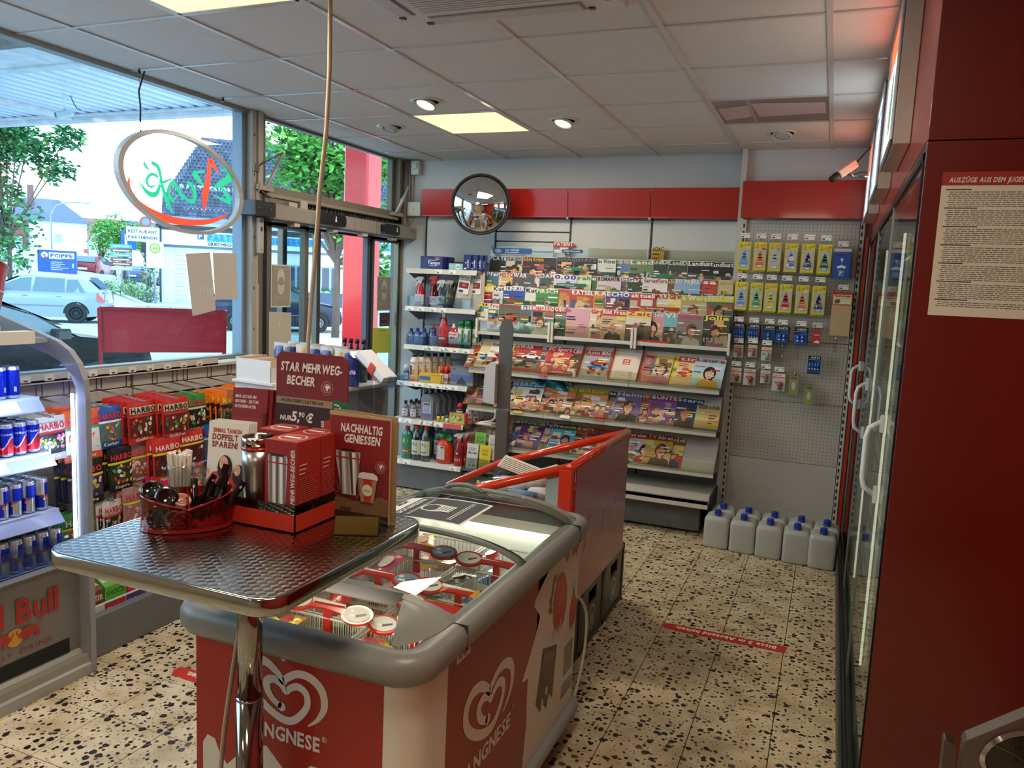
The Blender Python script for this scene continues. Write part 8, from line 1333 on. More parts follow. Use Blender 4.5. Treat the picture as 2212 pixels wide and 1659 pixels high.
bottle('red_polish_bottle', 'flat red bottle with white push cap on the third shelf', sp(2, 986, .055), [(0, 0), (.044, 0), (.046, .006), (.046, .12), (.030, .15), (.014, .16)], 'gloss', 'c42822', [(.016, .155), (.016, .175), (.009, .18), (.009, .195), (0, .196)], 'e0dcd4', (.03, .125, 'd8d0cc', [('r', -.03, .10, .03, .112, 'c83028'), ('t', 'SONAX', 0, .103, .006, 'f0ece8'), ('e', 0, .08, .02, .01, '4a4a4c')]), sy=.6)
for k, (px, dy) in enumerate(((1003, .06), (1019, .05), (1033, .09), (1010, .14), (1028, .16))): bottle('green_spray_can', f"green spray can with green cap, {('leftmost front', 'middle front', 'rightmost front', 'back left', 'back right')[k]} on the third shelf", (sp(2, px)[0], 5.72+dy, 1.199), [(0, 0), (.030, 0), (.031, .004), (.031, .175), (.026, .188)], 'gloss', '1c7048', [(.030, .176), (.030, .225), (0, .227)], '1a6e42', (.03, .16, 'dde0da', [('e', -.004, .10, .018, .024, '2c3430'), ('e', -.004, .10, .011, .015, '8a948c'), ('r', -.03, .03, .03, .05, '2a7c50'), ('r', .014, .05, .03, .15, '3a8a5c')]), group='green spray cans', cat='can')
bottle('applicator_bottle', 'small dark bottle with clear cap at the far left of the fourth shelf', sp(3, 872, .05), [(0, 0), (.024, 0), (.024, .075)], 'gloss', '20242c', [(.021, .075), (.021, .13), (0, .132)], 'b8bcc0', (.01, .06, 'd0d4d8', [('t', 'U', 0, .025, .022, '2c3c70')]))
for k in range(6): bottle('cleaner_bottle', f"white cleaner bottle with black cap in the receding row, {('nearest', 'second', 'third', 'fourth', 'fifth', 'farthest')[k]}", (sp(3, 889+k*8)[0], 5.67+k*.055, .905), [(0, 0), (.033, 0), (.034, .01), (.034, .165), (.026, .19), (.018, .20)], 'gloss', 'ded8cc', [(.019, .195), (.019, .225), (0, .227)], '17171a', (.02, .16, 'd8d0c4', [('t', 'SONAX', 0, .145, .010, 'b83028'), ('r', -.03, .05, -.002, .13, '24242c'), ('r', .0, .05, .02, .10, 'e0a030'), ('r', -.03, .0, .03, .04, 'd8643c')]), group='white cleaner bottles')
m = MB('card', 'c8a84c'); m.box(-.06, .06, -.03, .03, 0, .055); m.box(-.05, .05, -.032, -.03, .02, .05, col='4a6a9c'); m.box(-.05, .06, -.03, .03, .055, .075, col='d8b440'); o = m.build('sponge_pack', None, .006); o.location = sp(3, 917, .05); tag(o, 'yellow and blue sponge pack in front of the cleaner bottles', 'sponge')
m = MB('plastic', 'd8b020'); m.prism([(-.045, 0), (.045, 0), (.05, .065), (-.05, .065)], -.04, .04, lambda u, v, h: (u, h, v)); m.box(-.052, .052, -.042, .042, .065, .075); o = m.build('yellow_tub', None, .004); o.location = sp(3, 941, .05); tag(o, 'yellow plastic tub on the fourth shelf', 'tub')
m = MB('plastic', 'd8ac20'); m.box(-.025, .025, -.03, .03, 0, .13); o = m.build('yellow_box', None, .004); o.location = sp(3, 937, .16); tag(o, 'tall yellow box behind the yellow tub', 'box')
for k in range(6): bottle('deicer_tube', f"white tube with red cap beside the grey first aid kits, {('front left', 'front right', 'second left', 'second right', 'back left', 'back right')[k]}", (sp(3, 950+(k % 2)*9)[0]+.012*(k//2), 5.665+.055*(k//2), .905), [(0, 0), (.017, 0), (.017, .085)], 'gloss', 'd8d4cc', [(.018, .085), (.018, .14), (0, .142)], 'c43024', (.01, .08, 'd8d4cc', [('r', -.017, .02, .017, .05, 'b8343c' if k % 2 else 'd0ccc4')]), group='white tubes with red caps')
def dKit(m, M):
 m.rect(M, -.10, .008, .10, .142, '7c8490'); m.rect(M, -.10, .05, .10, .085, '5a6cb0', h=.001); m.rect(M, -.10, .008, .10, .05, '686c74', h=.001); m.pol(M, [(-.05, .01), (.05, .01), (.006, .07), (-.002, .07)], '3c4454', h=.0014); m.rect(M, .07, .115, .088, .120, 'e8ecf0', h=.0014); m.rect(M, .0765, .108, .0815, .127, 'e8ecf0', h=.0014); m.rect(M, -.085, .128, -.05, .134, '2c3c70', h=.0014); m.rect(M, -.10, .008, .10, .026, '8a9098', h=.0012)
for k in range(5): cbox('first_aid_kit', f"grey first aid kit with road picture, {('front', 'second', 'third', 'fourth', 'rearmost')[k]} of its row", (sp(3, 993)[0]+.012*k, 5.675+.055*k, .905), .205, .05, .152, '6e747c', dKit, 'first aid kit', 'grey first aid kits')
OS = [(0, 0), (.028, 0), (.029, .005), (.029, .085), (.022, .105), (.013, .115), (.012, .12)]
for j in range(2):
 for k in range(4): bottle('oil_bottle', f"small grey oil bottle, {('left', 'right')[j]} column, {('front', 'second', 'third', 'rear')[k]}", (sp(4, 870+18*j)[0]+.014*k, 5.625+.065*k, .601), OS, 'enamel', '6c7078', [(.014, .115), (.014, .14), (0, .141)], '121416', (.015, .075, 'c8c8cc', [('t', '5W', 0, .05, .014, 'b04048'), ('e', 0, .03, .008, .007, '3a4a9a')]), group='small grey oil bottles', sy=.8)
def oilbig(k):
 t = thing('oil_can', f"large grey oil bottle with black cap, {('front', 'second', 'third', 'fourth', 'fifth', 'rearmost')[k]} of its row", 'bottle', (sp(4, 919)[0]+.022*k, 5.63+.066*k, .601), 0, 'large grey oil bottles')
 m = MB('enamel', '757a84'); P = [(-.055, 0), (.055, 0), (.057, .16), (.03, .20), (-.015, .215), (-.045, .20), (-.057, .17)]; m.prism(P, -.03, .03, lambda u, v, h: (u, h, v)); m.build('bottle_body', t, .006); m = MB('plastic', '121418'); m.lathe([(.018, .205), (.018, .245), (0, .246)], 12, (-.028, 0, 0)); m.build('cap', t)
 m = MB('cover', 'b8b8c4'); M = lambda u, v, h: (u, -.0305-h, v); m.rect(M, -.038, .03, .038, .145, 'b4b8c8'); m.rect(M, -.03, .125, .03, .138, '5a2c3c', h=.001); m.text(M, 'MOTOR OIL', 0, .11, .008, '3a3c80', cx=True, h=.001)
 for q_ in range(5): m.rect(M, -.028, .098-q_*.008, .026-.004*(q_ % 2), .101-q_*.008, '6a6c94', h=.001)
 m.rect(M, -.038, .03, .038, .055, '6c6aa0', h=.001); m.build('label', t)
for k in range(6): oilbig(k)
for k in range(3): bottle('glue_bottle', f"small yellow bottle with black nozzle, {('left', 'middle', 'right')[k]} of three on the oil shelf", (sp(4, 944+k*7)[0], 5.60+.02*k, .601), [(0, 0), (.014, 0), (.014, .045)], 'gloss', 'd8c828', [(.009, .045), (.005, .07), (0, .071)], '141414', None, group='small yellow bottles on the oil shelf')
for k in range(3): bottle('teal_cap_bottle', f"small white bottle with teal cap, {('left', 'middle', 'right')[k]} of three on the oil shelf", (sp(4, 962+k*6)[0], 5.60+.015*k, .601), [(0, 0), (.013, 0), (.013, .035)], 'gloss', 'e0e4e0', [(.012, .035), (.012, .06), (0, .061)], '1c8a8c', None, group='small bottles with teal caps')
cbox('bulb_kit', 'colourful yellow and green bulb kit box at the front of the oil shelf', (sp(4, 983)[0]+.012, 5.60, .601), .145, .04, .09, 'c8442c', lambda m, M: (m.rect(M, -.07, .004, .06, .086, 'c8c860'), m.rect(M, -.065, .05, .05, .08, 'a8c058', h=.001), [m.ell(M, rnd.uniform(-.055, .045), rnd.uniform(.015, .075), rnd.uniform(.005, .012), rnd.uniform(.005, .010), rnd.choice(['3c5c44', 'e8e0a0', '5a7a4c', 'd86a38']), h=.0015+.00008*_, n=7) for _ in range(16)], m.rect(M, -.06, .044, .05, .048, 'e8e4d8', h=.003)))
for k, (dx, dy) in enumerate(((-.002, .06), (.075, .08), (.115, .12))): bottle('repair_can', f"white and blue can with red cap behind the bulb kit, {('left', 'middle', 'right')[k]}", (sp(4, 983)[0]+dx, 5.59+dy, .601), [(0, 0), (.031, 0), (.031, .11), (.026, .12)], 'gloss', 'd4d4d8' if k else '28304c', [(.022, .12), (.024, .14), (.018, .16), (0, .165)], 'c02c24', (.02, .10, 'd0d4dc', [('r', -.03, .06, .03, .08, '2c3c70'), ('r', .005, .02, .03, .05, 'c04038')]), cat='can')
bottle('green_coolant_bottle', 'green screenwash bottle with red cap at the left of the bottom shelf', sp(5, 873, .06), [(0, 0), (.050, 0), (.052, .01), (.052, .19), (.045, .22), (.022, .24), (.018, .245)], 'gloss', '2c7c60', [(.021, .24), (.021, .268), (0, .269)], 'c82c28', (.04, .20, '347a50', [('e', 0, .15, .026, .022, '8ab848'), ('r', -.05, .04, .05, .09, 'c04a34'), ('e', -.02, .065, .006, .006, 'e8e0d8'), ('e', 0, .065, .006, .006, 'e8e0d8'), ('e', .02, .065, .006, .006, 'e8e0d8')]), sy=.65)
for k in range(3): bottle('green_coolant_bottle', f"green bottle with red cap behind the first, {('second', 'third', 'fourth')[k]} in the row", (sp(5, 880+k*7)[0], 5.70+.08*k, .261), [(0, 0), (.050, 0), (.052, .19), (.022, .24)], 'gloss', '2f7a66', [(.021, .24), (.021, .268), (0, .269)], 'c02824', None, group='green screenwash bottles', sy=.6)
CB = [(0, 0), (.042, 0), (.044, .01), (.042, .03), (.044, .05), (.044, .18), (.040, .205), (.022, .245), (.016, .255), (.016, .262)]
for k, (px, dy) in enumerate(((896, .05), (916, .05), (904, .16), (932, .15), (921, .24), (940, .25))): bottle('clear_water_bottle', f"clear distilled water bottle with red cap, {('front left', 'front right', 'second row left', 'second row right', 'rear left', 'rear right')[k]}", (sp(5, px)[0], 5.553+dy, .261), CB, 'pvc', 'dce8ec', [(.018, .255), (.019, .288), (0, .29)], 'c8402c', (.05, .17, 'c8ccb8', [('r', -.045, .145, .045, .165, 'd8d8cc'), ('e', 0, .14, .02, .012, '40783c'), ('e', .01, .125, .01, .006, 'd88038'), ('t', 'aqua', 0, .07, .016, '4a5a50')]), group='clear distilled water bottles')
t = thing('red_canister', 'round-shouldered red canister with green cap and green spout', 'canister', (sp(5, 953)[0], 5.553+.085, .261)); m = MB('enamel', 'd0401c'); m.lathe([(0, 0), (.070, 0), (.076, .01), (.076, .12), (.070, .16), (.05, .19), (.028, .20), (.026, .205)], 24, sy=.8); m.build('canister_body', t); m = MB('plastic', '1c9048'); m.lathe([(.033, .2), (.034, .205), (.034, .235), (.03, .24), (0, .24)], 16, (-.018, 0, 0)); m.build('cap', t); m = MB('plastic', '1c9048'); m.tube([(.03, 0, .20), (.048, -.015, .215), (.06, -.045, .215)], [.014, .018, .024], 12, caps=False); m.lathe([(.024, 0), (.026, .006), (.018, .006), (.014, -.01)], 14, T=Matrix.Translation((.06, -.045, .215)) @ Matrix.Rotation(PI/2, 4, 'X')); m.build('spout', t)
m = MB('cover', 'd4d0cc'); Mc = lambda u, v, h: ((.0765+h)*math.sin(u/.0765)-.0, -(.0765*.8+h+.0012)*math.cos(u/.0765), v); m.grid(lambda a, b: Mc(-.06+.085*a, .035+.11*b, 0), 8, 1); m.rect(Mc, -.01, .128, .02, .138, '5a2028', n=2, h=.001)
for k in range(6): m.rect(Mc, -.05, .12-k*.014, -.042, .128-k*.014, '303030', h=.001); m.rect(Mc, -.032, .12-k*.014, .01, .123-k*.014, 'a8a4a0', n=3, h=.001)
m.build('label', t)
RS = [(0, 0), (.040, 0), (.042, .006), (.040, .05), (.036, .10), (.030, .15), (.018, .19), (.014, .2)]
for k in range(8): bottle('red_spray_bottle', f"red insect-remover spray bottle with red and white head, {('front', 'second', 'third', 'fourth', 'fifth', 'sixth', 'seventh', 'rearmost')[k]} of its row", (sp(5, 988)[0]+.022*k, 5.553+.04+.055*k, .261), RS, 'gloss', '98182c', [(.016, .195), (.017, .2), (.017, .22), (.012, .225)], 'd04030', (.02, .13, '8c1c30', [('e', 0, .10, .026, .024, '141420'), ('e', -.006, .105, .010, .009, 'e8e4e4'), ('r', -.036, .03, .036, .07, 'c8442c'), ('e', -.018, .052, .005, .005, 'f0e8e0'), ('e', 0, .052, .005, .005, 'f0e8e0'), ('e', .018, .052, .005, .005, 'f0e8e0')]) if k < 3 else None, trig=('d8d0cc', .235, 'c82c28'), group='red insect-remover spray bottles', sy=.75)
# energy drink cooler
EC = thing('energy_drink_cooler', 'grey open-front can cooler with red lettering and clear curved side', 'cooler', (0, 0, 0))
CP = [(-2.79, 0), (-2.79, 1.18), (-2.80, 1.26), (-2.83, 1.325), (-2.88, 1.375), (-2.95, 1.41), (-3.30, 1.50)]
for y in (2.27, 1.58):
 m = MB('enamel', '8b8f92'); inn = [(x-.06 if i < 2 else x-.045, z if i < 1 else z-.02-.008*i) for i, (x, z) in enumerate(CP)]
 for (a, b, c_, d) in zip(CP, CP[1:], inn[1:], inn): m.obox(lambda u, v, w_, q=(a, b, c_, d): (q[u][0], y+v, q[u][1]) , 0, 1, 0, .0, 0, 0) if 0 else m.add([(p[0], y+e, p[1]) for e in (0, .025) for p in (a, b, c_, d)], [(0, 1, 2, 3), (7, 6, 5, 4), (0, 4, 5, 1), (3, 2, 6, 7)])
 m.build('side_frame', EC); m = MB('plexi', 'eaf2fa'); P = inn[1:]+[(-3.38, 1.40), (-3.38, .50), (-2.85, .50)]; m.add([(x, y+.012, z) for x, z in P], [tuple(range(len(P)))]); m.build('clear_side', EC)
 m = MB('enamel', '7d7f80'); m.box(-3.40, -2.85, y, y+.025, 0, .50); m.build('lower_side', EC)
m = MB('coldlit', 'd8e8ff'); mk('coldlit', .4, emit=6, namt=0); m.box(-2.862, -2.852, 2.258, 2.268, .58, 1.20); m.build('light_strip', EC)
area('cooler_light', (-2.90, 1.95, 1.30), (.06, .6), 3.5, (.35, .5, 1), (0, .5, 0)); area('cooler_light', (-2.88, 2.235, .9), (.02, .6), 2.5, (.55, .7, 1), (0, PI/2+.6, .6))
m = MB('enamel', '77746e'); m.box(-3.38, -2.86, 1.6, 2.27, .10, .47); m.box(-3.38, -2.80, 1.6, 2.27, .0, .085, col='8e8b82'); m.prism([(-2.86, .47), (-2.82, .50), (-2.86, .50)], 1.6, 2.27, lambda u, v, h: (u, h, v)); m.build('lower_body', EC)
m = MB('rubber', '141516'); m.box(-2.862, -2.855, 1.62, 2.22, .105, .165); m.build('air_grille', EC); m = MB('enamel', '9b9a94'); m.prism([(-2.86, .10), (-2.79, .045), (-2.79, .0), (-2.86, 0)], 1.6, 2.27, lambda u, v, h: (u, h, v)); m.build('kick_plate', EC)
m = MB('enamel', '8a8f96'); m.box(-3.40, -3.37, 1.6, 2.27, .47, 1.50); m.box(-3.38, -3.0, 1.6, 2.27, 1.40, 1.42); m.build('back_wall', EC)
m = MB('paint', 'b8a890'); m.box(-3.30, -3.04, 1.60, 2.10, 1.425, 1.47); m.box(-3.04, -2.98, 1.6, 2.20, 1.40, 1.45, col='c8c4b4'); m.build('top_ledge', EC)
M = lambda u, v, h: (-2.858+h, u, v); m = MB('cover', 'b02a24'); m.text(M, 'Red Bull', 1.735, .315, .095, 'a82a26', width=.44, h=.004); m.ell(M, 1.985, .262, .036, .036, 'c8962c', h=.003, n=20)
for s_ in (-1, 1):
 B_ = [(.012, .0), (.03, .022), (.055, .030), (.085, .022), (.10, .006), (.108, -.015), (.098, -.010), (.085, -.004), (.07, -.010), (.045, -.006), (.03, -.016)]; B_ = [(1.985+s_*a, .262+b) for a, b in B_]; m.pol(M, B_ if s_ > 0 else B_[::-1], 'a8322a', h=.005)
 for a in (.04, .055, .085, .095): m.band(M, [(1.985+s_*a, .258), (1.985+s_*(a+.006), .243), (1.985+s_*(a+.001), .232)], [.010, .006, .004], 'a8322a', h=.0046)
 m.band(M, [(1.985+s_*.10, .275), (1.985+s_*.118, .292), (1.985+s_*.108, .302)], [.005, .003, .002], 'a8322a', h=.0046); m.band(M, [(1.985+s_*.014, .268), (1.985+s_*.006, .28), (1.985+s_*.012, .29)], [.006, .004, .002], 'a8322a', h=.0046)
m.text(M, 'ENERGY DRINK', 1.795, .188, .022, '8a2c2a', bold=False, h=.004, width=.35, track=.2); m.build('front_lettering', EC)
SH = [(-3.06, 1.17), (-3.0, .945), (-2.96, .705), (-2.885, .50)]
for k, (x, z) in enumerate(SH):
 m = MB('enamel', '9aa6c0'); m.box(-3.37, x+.01, 1.61, 2.262, z-.012, z-.002)
 if k < 3: m.prism([(x+.0, z), (x+.045, z-.055), (x+.04, z-.06), (x+.0, z-.01)], 1.61, 2.262-.03*k*0, lambda u, v, h: (u, h, v), col='8490b4'); M = lambda u, v, h, x=x, z=z: (x+.045*(1-v)+h+.001, u, z-.055+.055*v); m.rect(M, 2.04-.1*k, .1, 2.16-.1*k, .9, 'd4d4e8', mat='paper')
 m.build('cooler_shelf', EC)
m = MB('dirty', '5c6068'); m.box(-2.885, -2.83, 1.61, 2.262, .492, .498); m.build('drip_grid', EC); m = MB('plexi', 'dce8f4'); m.box(-2.886, -2.884, 1.61, 2.262, .50, .60); m.build('clear_lip', EC)
def can_(kind):
 t = thing('drink_can', '', 'can'); r = .0262; m = MB('can', 'b8bcc4'); m.lathe([(.020, 0), (.0245, .005), (r, .012), (r, .120), (.0235, .131), (.0240, .1325), (.0225, .1335), (.0215, .130), (0, .1295)], 16); m.build('can_body', t)
 m = MB('can', '1c3cc8'); M = lambda u, v, h: (-(r+h)*math.sin(-u/r-.6), (r+h)*math.cos(-u/r-.6) if 0 else (r+h)*math.cos(PI/2+.6-u/r-PI/2+PI/2), v)
 M = lambda u, v, h: ((r+h)*math.cos(u/r-.45), (r+h)*math.sin(u/r-.45), v); C2 = 2*PI*r
 if kind == 0: m.rect(M, -C2/2, .014, C2/2, .118, '1a34b8', n=16); m.pol(M, [(-.022, .10), (0, .075), (.0, .055)], 'a8b4cc'); m.rect(M, .004, .03, .014, .05, 'c8d4e8', n=2)
 elif kind == 1: m.rect(M, -C2/2, .014, C2/2, .118, '1a2fae', n=16); m.grid(lambda a, b: M(-C2/2+C2*a, .014+b*(.02+.05*(.5+.5*math.sin(a*4*PI))), .0008), 16, 1, col='c02838', smooth=False); m.grid(lambda a, b: M(-C2/2+C2*a, .030+.05*(.5+.5*math.sin(a*4*PI))+b*.008, .001), 16, 1, col='c8ccd8', smooth=False); m.text(M, 'ORGANICS', 0, .09, .007, 'c8d0e8', cx=True, h=.001)
 else:
  for q_ in range(4): u = -C2/2+q_*C2/4; hi = q_ % 2 == 0; m.rect(M, u, .066 if hi else .014, u+C2/4, .118 if hi else .066, '1a34c4', n=4)
  m.text(M, 'Red Bull', 0, .058, .011, 'c83040', cx=True, h=.001, width=.03); m.ell(M, 0, .05, .006, .005, 'e0b040', h=.0008)
 m.build('can_print', t); return t
PR_ = [can_(0), can_(1), can_(2)]; usedc = set(); DN = ['plain blue can', 'blue and red striped can', 'blue and silver can', 'blue and silver can']; SN = ['top', 'second', 'third', 'bottom']
for k, (x, z) in enumerate(SH):
 kd = min(k, 2); nr = 4 if k < 3 else 5
 for i in range(nr):
  for j in range(7):
   pos = (x-.032-.0555*i, 2.212-.0565*j-(.0 if k > 0 else .035), z-.001)
   if kd not in usedc: c_ = PR_[kd]; usedc.add(kd); c_.location = pos
   else: c_ = dup(PR_[kd], pos)
   c_.rotation_euler = (0, 0, rnd.uniform(-.5, .5)); c_['label'] = f"{DN[k]}, {SN[k]} cooler shelf, {['front', 'second', 'third', 'fourth', 'rear'][i]} row, {ORD[j].replace('leftmost', 'first')} from the curved side"; c_['group'] = f"cans on the {SN[k]} cooler shelf"
t = thing('red_display_cup', 'large red tapered display cup with white wave line on top of the can cooler', 'display', (-2.93, 1.86, 1.45)); m = MB('enamel', '981c22'); n_ = 32
R_ = [[((.12+.045*f)*math.cos(2*PI*k/n_), (.12+.045*f)*math.sin(2*PI*k/n_), f*(.30-.06*math.sin(2*PI*k/n_))+.0) for k in range(n_)] for f in (0, .3, .6, 1)]; loop_surf(m, R_); m.add(R_[-1], [tuple(range(n_))], col='a82228'); m.build('cup_shell', t)
for f in (1.0, .62, .18): m = MB('enamel', 'd8b8a8'); m.tube([((.121+.045*f)*math.cos(2*PI*k/n_), (.121+.045*f)*math.sin(2*PI*k/n_), f*(.30-.06*math.sin(2*PI*k/n_))) for k in range(n_)], .0028, 5, closed=True); m.build('white_line', t)
# candy gondola below the window
GD = thing('candy_gondola', 'low white shop gondola with hanging sweets below the window', 'shelf unit')
m = MB('paint', '6d6f70'); m.box(-3.45, -2.88, 2.33, 4.05, .0, .19); m.build('base_plinth', GD, .004); m = MB('paint', 'c8c4b8'); m.box(-3.45, -2.93, 2.33, 4.05, .19, .205); m.box(-2.94, -2.92, 2.33, 3.6, .16, .215); m.build('base_shelf', GD)
for z0, z1 in ((.21, .50), (.51, .80), (.81, 1.02), (1.03, 1.085), (1.09, 1.155)):
 for a in range(2): m = MB('paint', 'b9b5aa'); m.box(-3.50, -3.47, 2.0+a*1.12, 3.11+a*1.0, z0, z1); m.build('back_panel', GD, .003)
m = MB('paint', 'c5c1b5'); m.box(-3.56, -3.44, 2.0, 4.07, 1.158, 1.175); m.box(-3.445, -3.44, 2.0, 3.72, 1.165, 1.205); m.box(-3.50, -3.46, 4.03, 4.09, .0, 1.2); m.build('top_rail', GD)
m = MB('paper', 'e2ded2'); M = lambda u, v, h: (-3.439+h, u, v); y = 2.1
while y < 3.6: m.rect(M, y, 1.170, y+.05, 1.20, 'e4e0d4'); m.rect(M, y+.015, 1.174, y+.035, 1.182, '55524a', h=.001); y += .12
o = m.build('price_tag', GD); o['kind'] = 'stuff'
def bag(pos, w_, h_, bg, bnd, title, tc, bits, sub=None, foot=None, rz=0, lab='', grp=None, n=1, orient=None):
 m = MB('foil', bg); th = .014
 def S(a, b, h=0): e = math.sin(PI*min(1, max(0, a)))**.5*math.sin(PI*min(1, max(0, (b-.04)/.92)))**.5; return (th*e+h+.002*math.sin(a*19+b*13)*e, (a-.5)*w_, (b-1)*h_)
 m.grid(lambda a, b: S(a, b), 8, 10); m.grid(lambda a, b: (-S(a, b)[0], (.5-a)*w_, (b-1)*h_), 4, 5)
 M = lambda u, v, h: S(.5+u/w_, v/h_, h)
 if bits: m.grid(lambda a, b: M((-.46+.92*a)*w_, (.16+.46*b)*h_, .0012), 6, 6, col=bits[0], mat='cover')
 for k in range(22 if bits else 0): m.ell(M, rnd.uniform(-.38, .38)*w_, rnd.uniform(.2, .58)*h_, rnd.uniform(.007, .014), rnd.uniform(.005, .010), rnd.choice(bits[1:]), h=.0018+k*.0001, n=7, rot=rnd.uniform(0, 3))
 if bnd: m.grid(lambda a, b: M((-.5+a)*w_, (.62+.05*b)*h_, .0016), 8, 1, col=bnd)
 m.rect(M, -.45*w_, .70*h_, .45*w_, .86*h_, 'd8c8a0' if tc == '1c1a18' else bg, n=8, h=.003, mat='cover'); m.text(M, title, 0, .722*h_, .026, tc, cx=True, width=w_*.84, h=.005, mat='cover')
 if sub: m.text(M, sub, 0, .06*h_, .016, foot or 'f0e8d8', cx=True, width=w_*.6, h=.003, ital=.2)
 o = m.build('sweet_bag'); o.location = pos; o.rotation_euler = (0, -.05, rz); tag(o, lab+', front of its peg', 'sweets', grp)
 for k in range(1, n): c_ = dupm(o, 'sweet_bag', (pos[0]-.03*k, pos[1]-.012*k, pos[2]+.004*k), rz+.03*k); c_.rotation_euler = (0, -.05, rz+.03*k); tag(c_, f"{lab}, {['', 'second', 'third', 'fourth', 'fifth', 'sixth'][k]} on its peg", 'sweets', grp)
 m = MB('aluminium', '6a6862'); m.tube([(-3.47, pos[1]-.015, pos[2]+.03), (pos[0]+.03, pos[1]-.015, pos[2]-.002)], .0016, 4); m.tube([(-3.47, pos[1]+.0, pos[2]+.03), (pos[0]+.03, pos[1]+.0, pos[2]-.002)], .0022, 4); m.build('hook', GD)
 mm = MB('chrome', '77756e')
 for dy in (0, .03): mm.box(-3.469, -3.466, pos[1]+dy, pos[1]+dy+.003, pos[2]+.03, pos[2]+.10)
 mm.build('hook_plate', GD)
CB_ = ['5a2420', 'c83828', 'e8a030', '3c8a3c', 'e8e0c0', 'd86a30']; BK = ['20201c', 'e8e0d0', 'd8c030', 'c83830', '6a9a50', 'c86aa0']; WH = ['6a6058', 'f0ece4', '3a2a20', 'e8a0b0', 'd8c060', 'c8d8e0']
H_ = 'HARIBO'
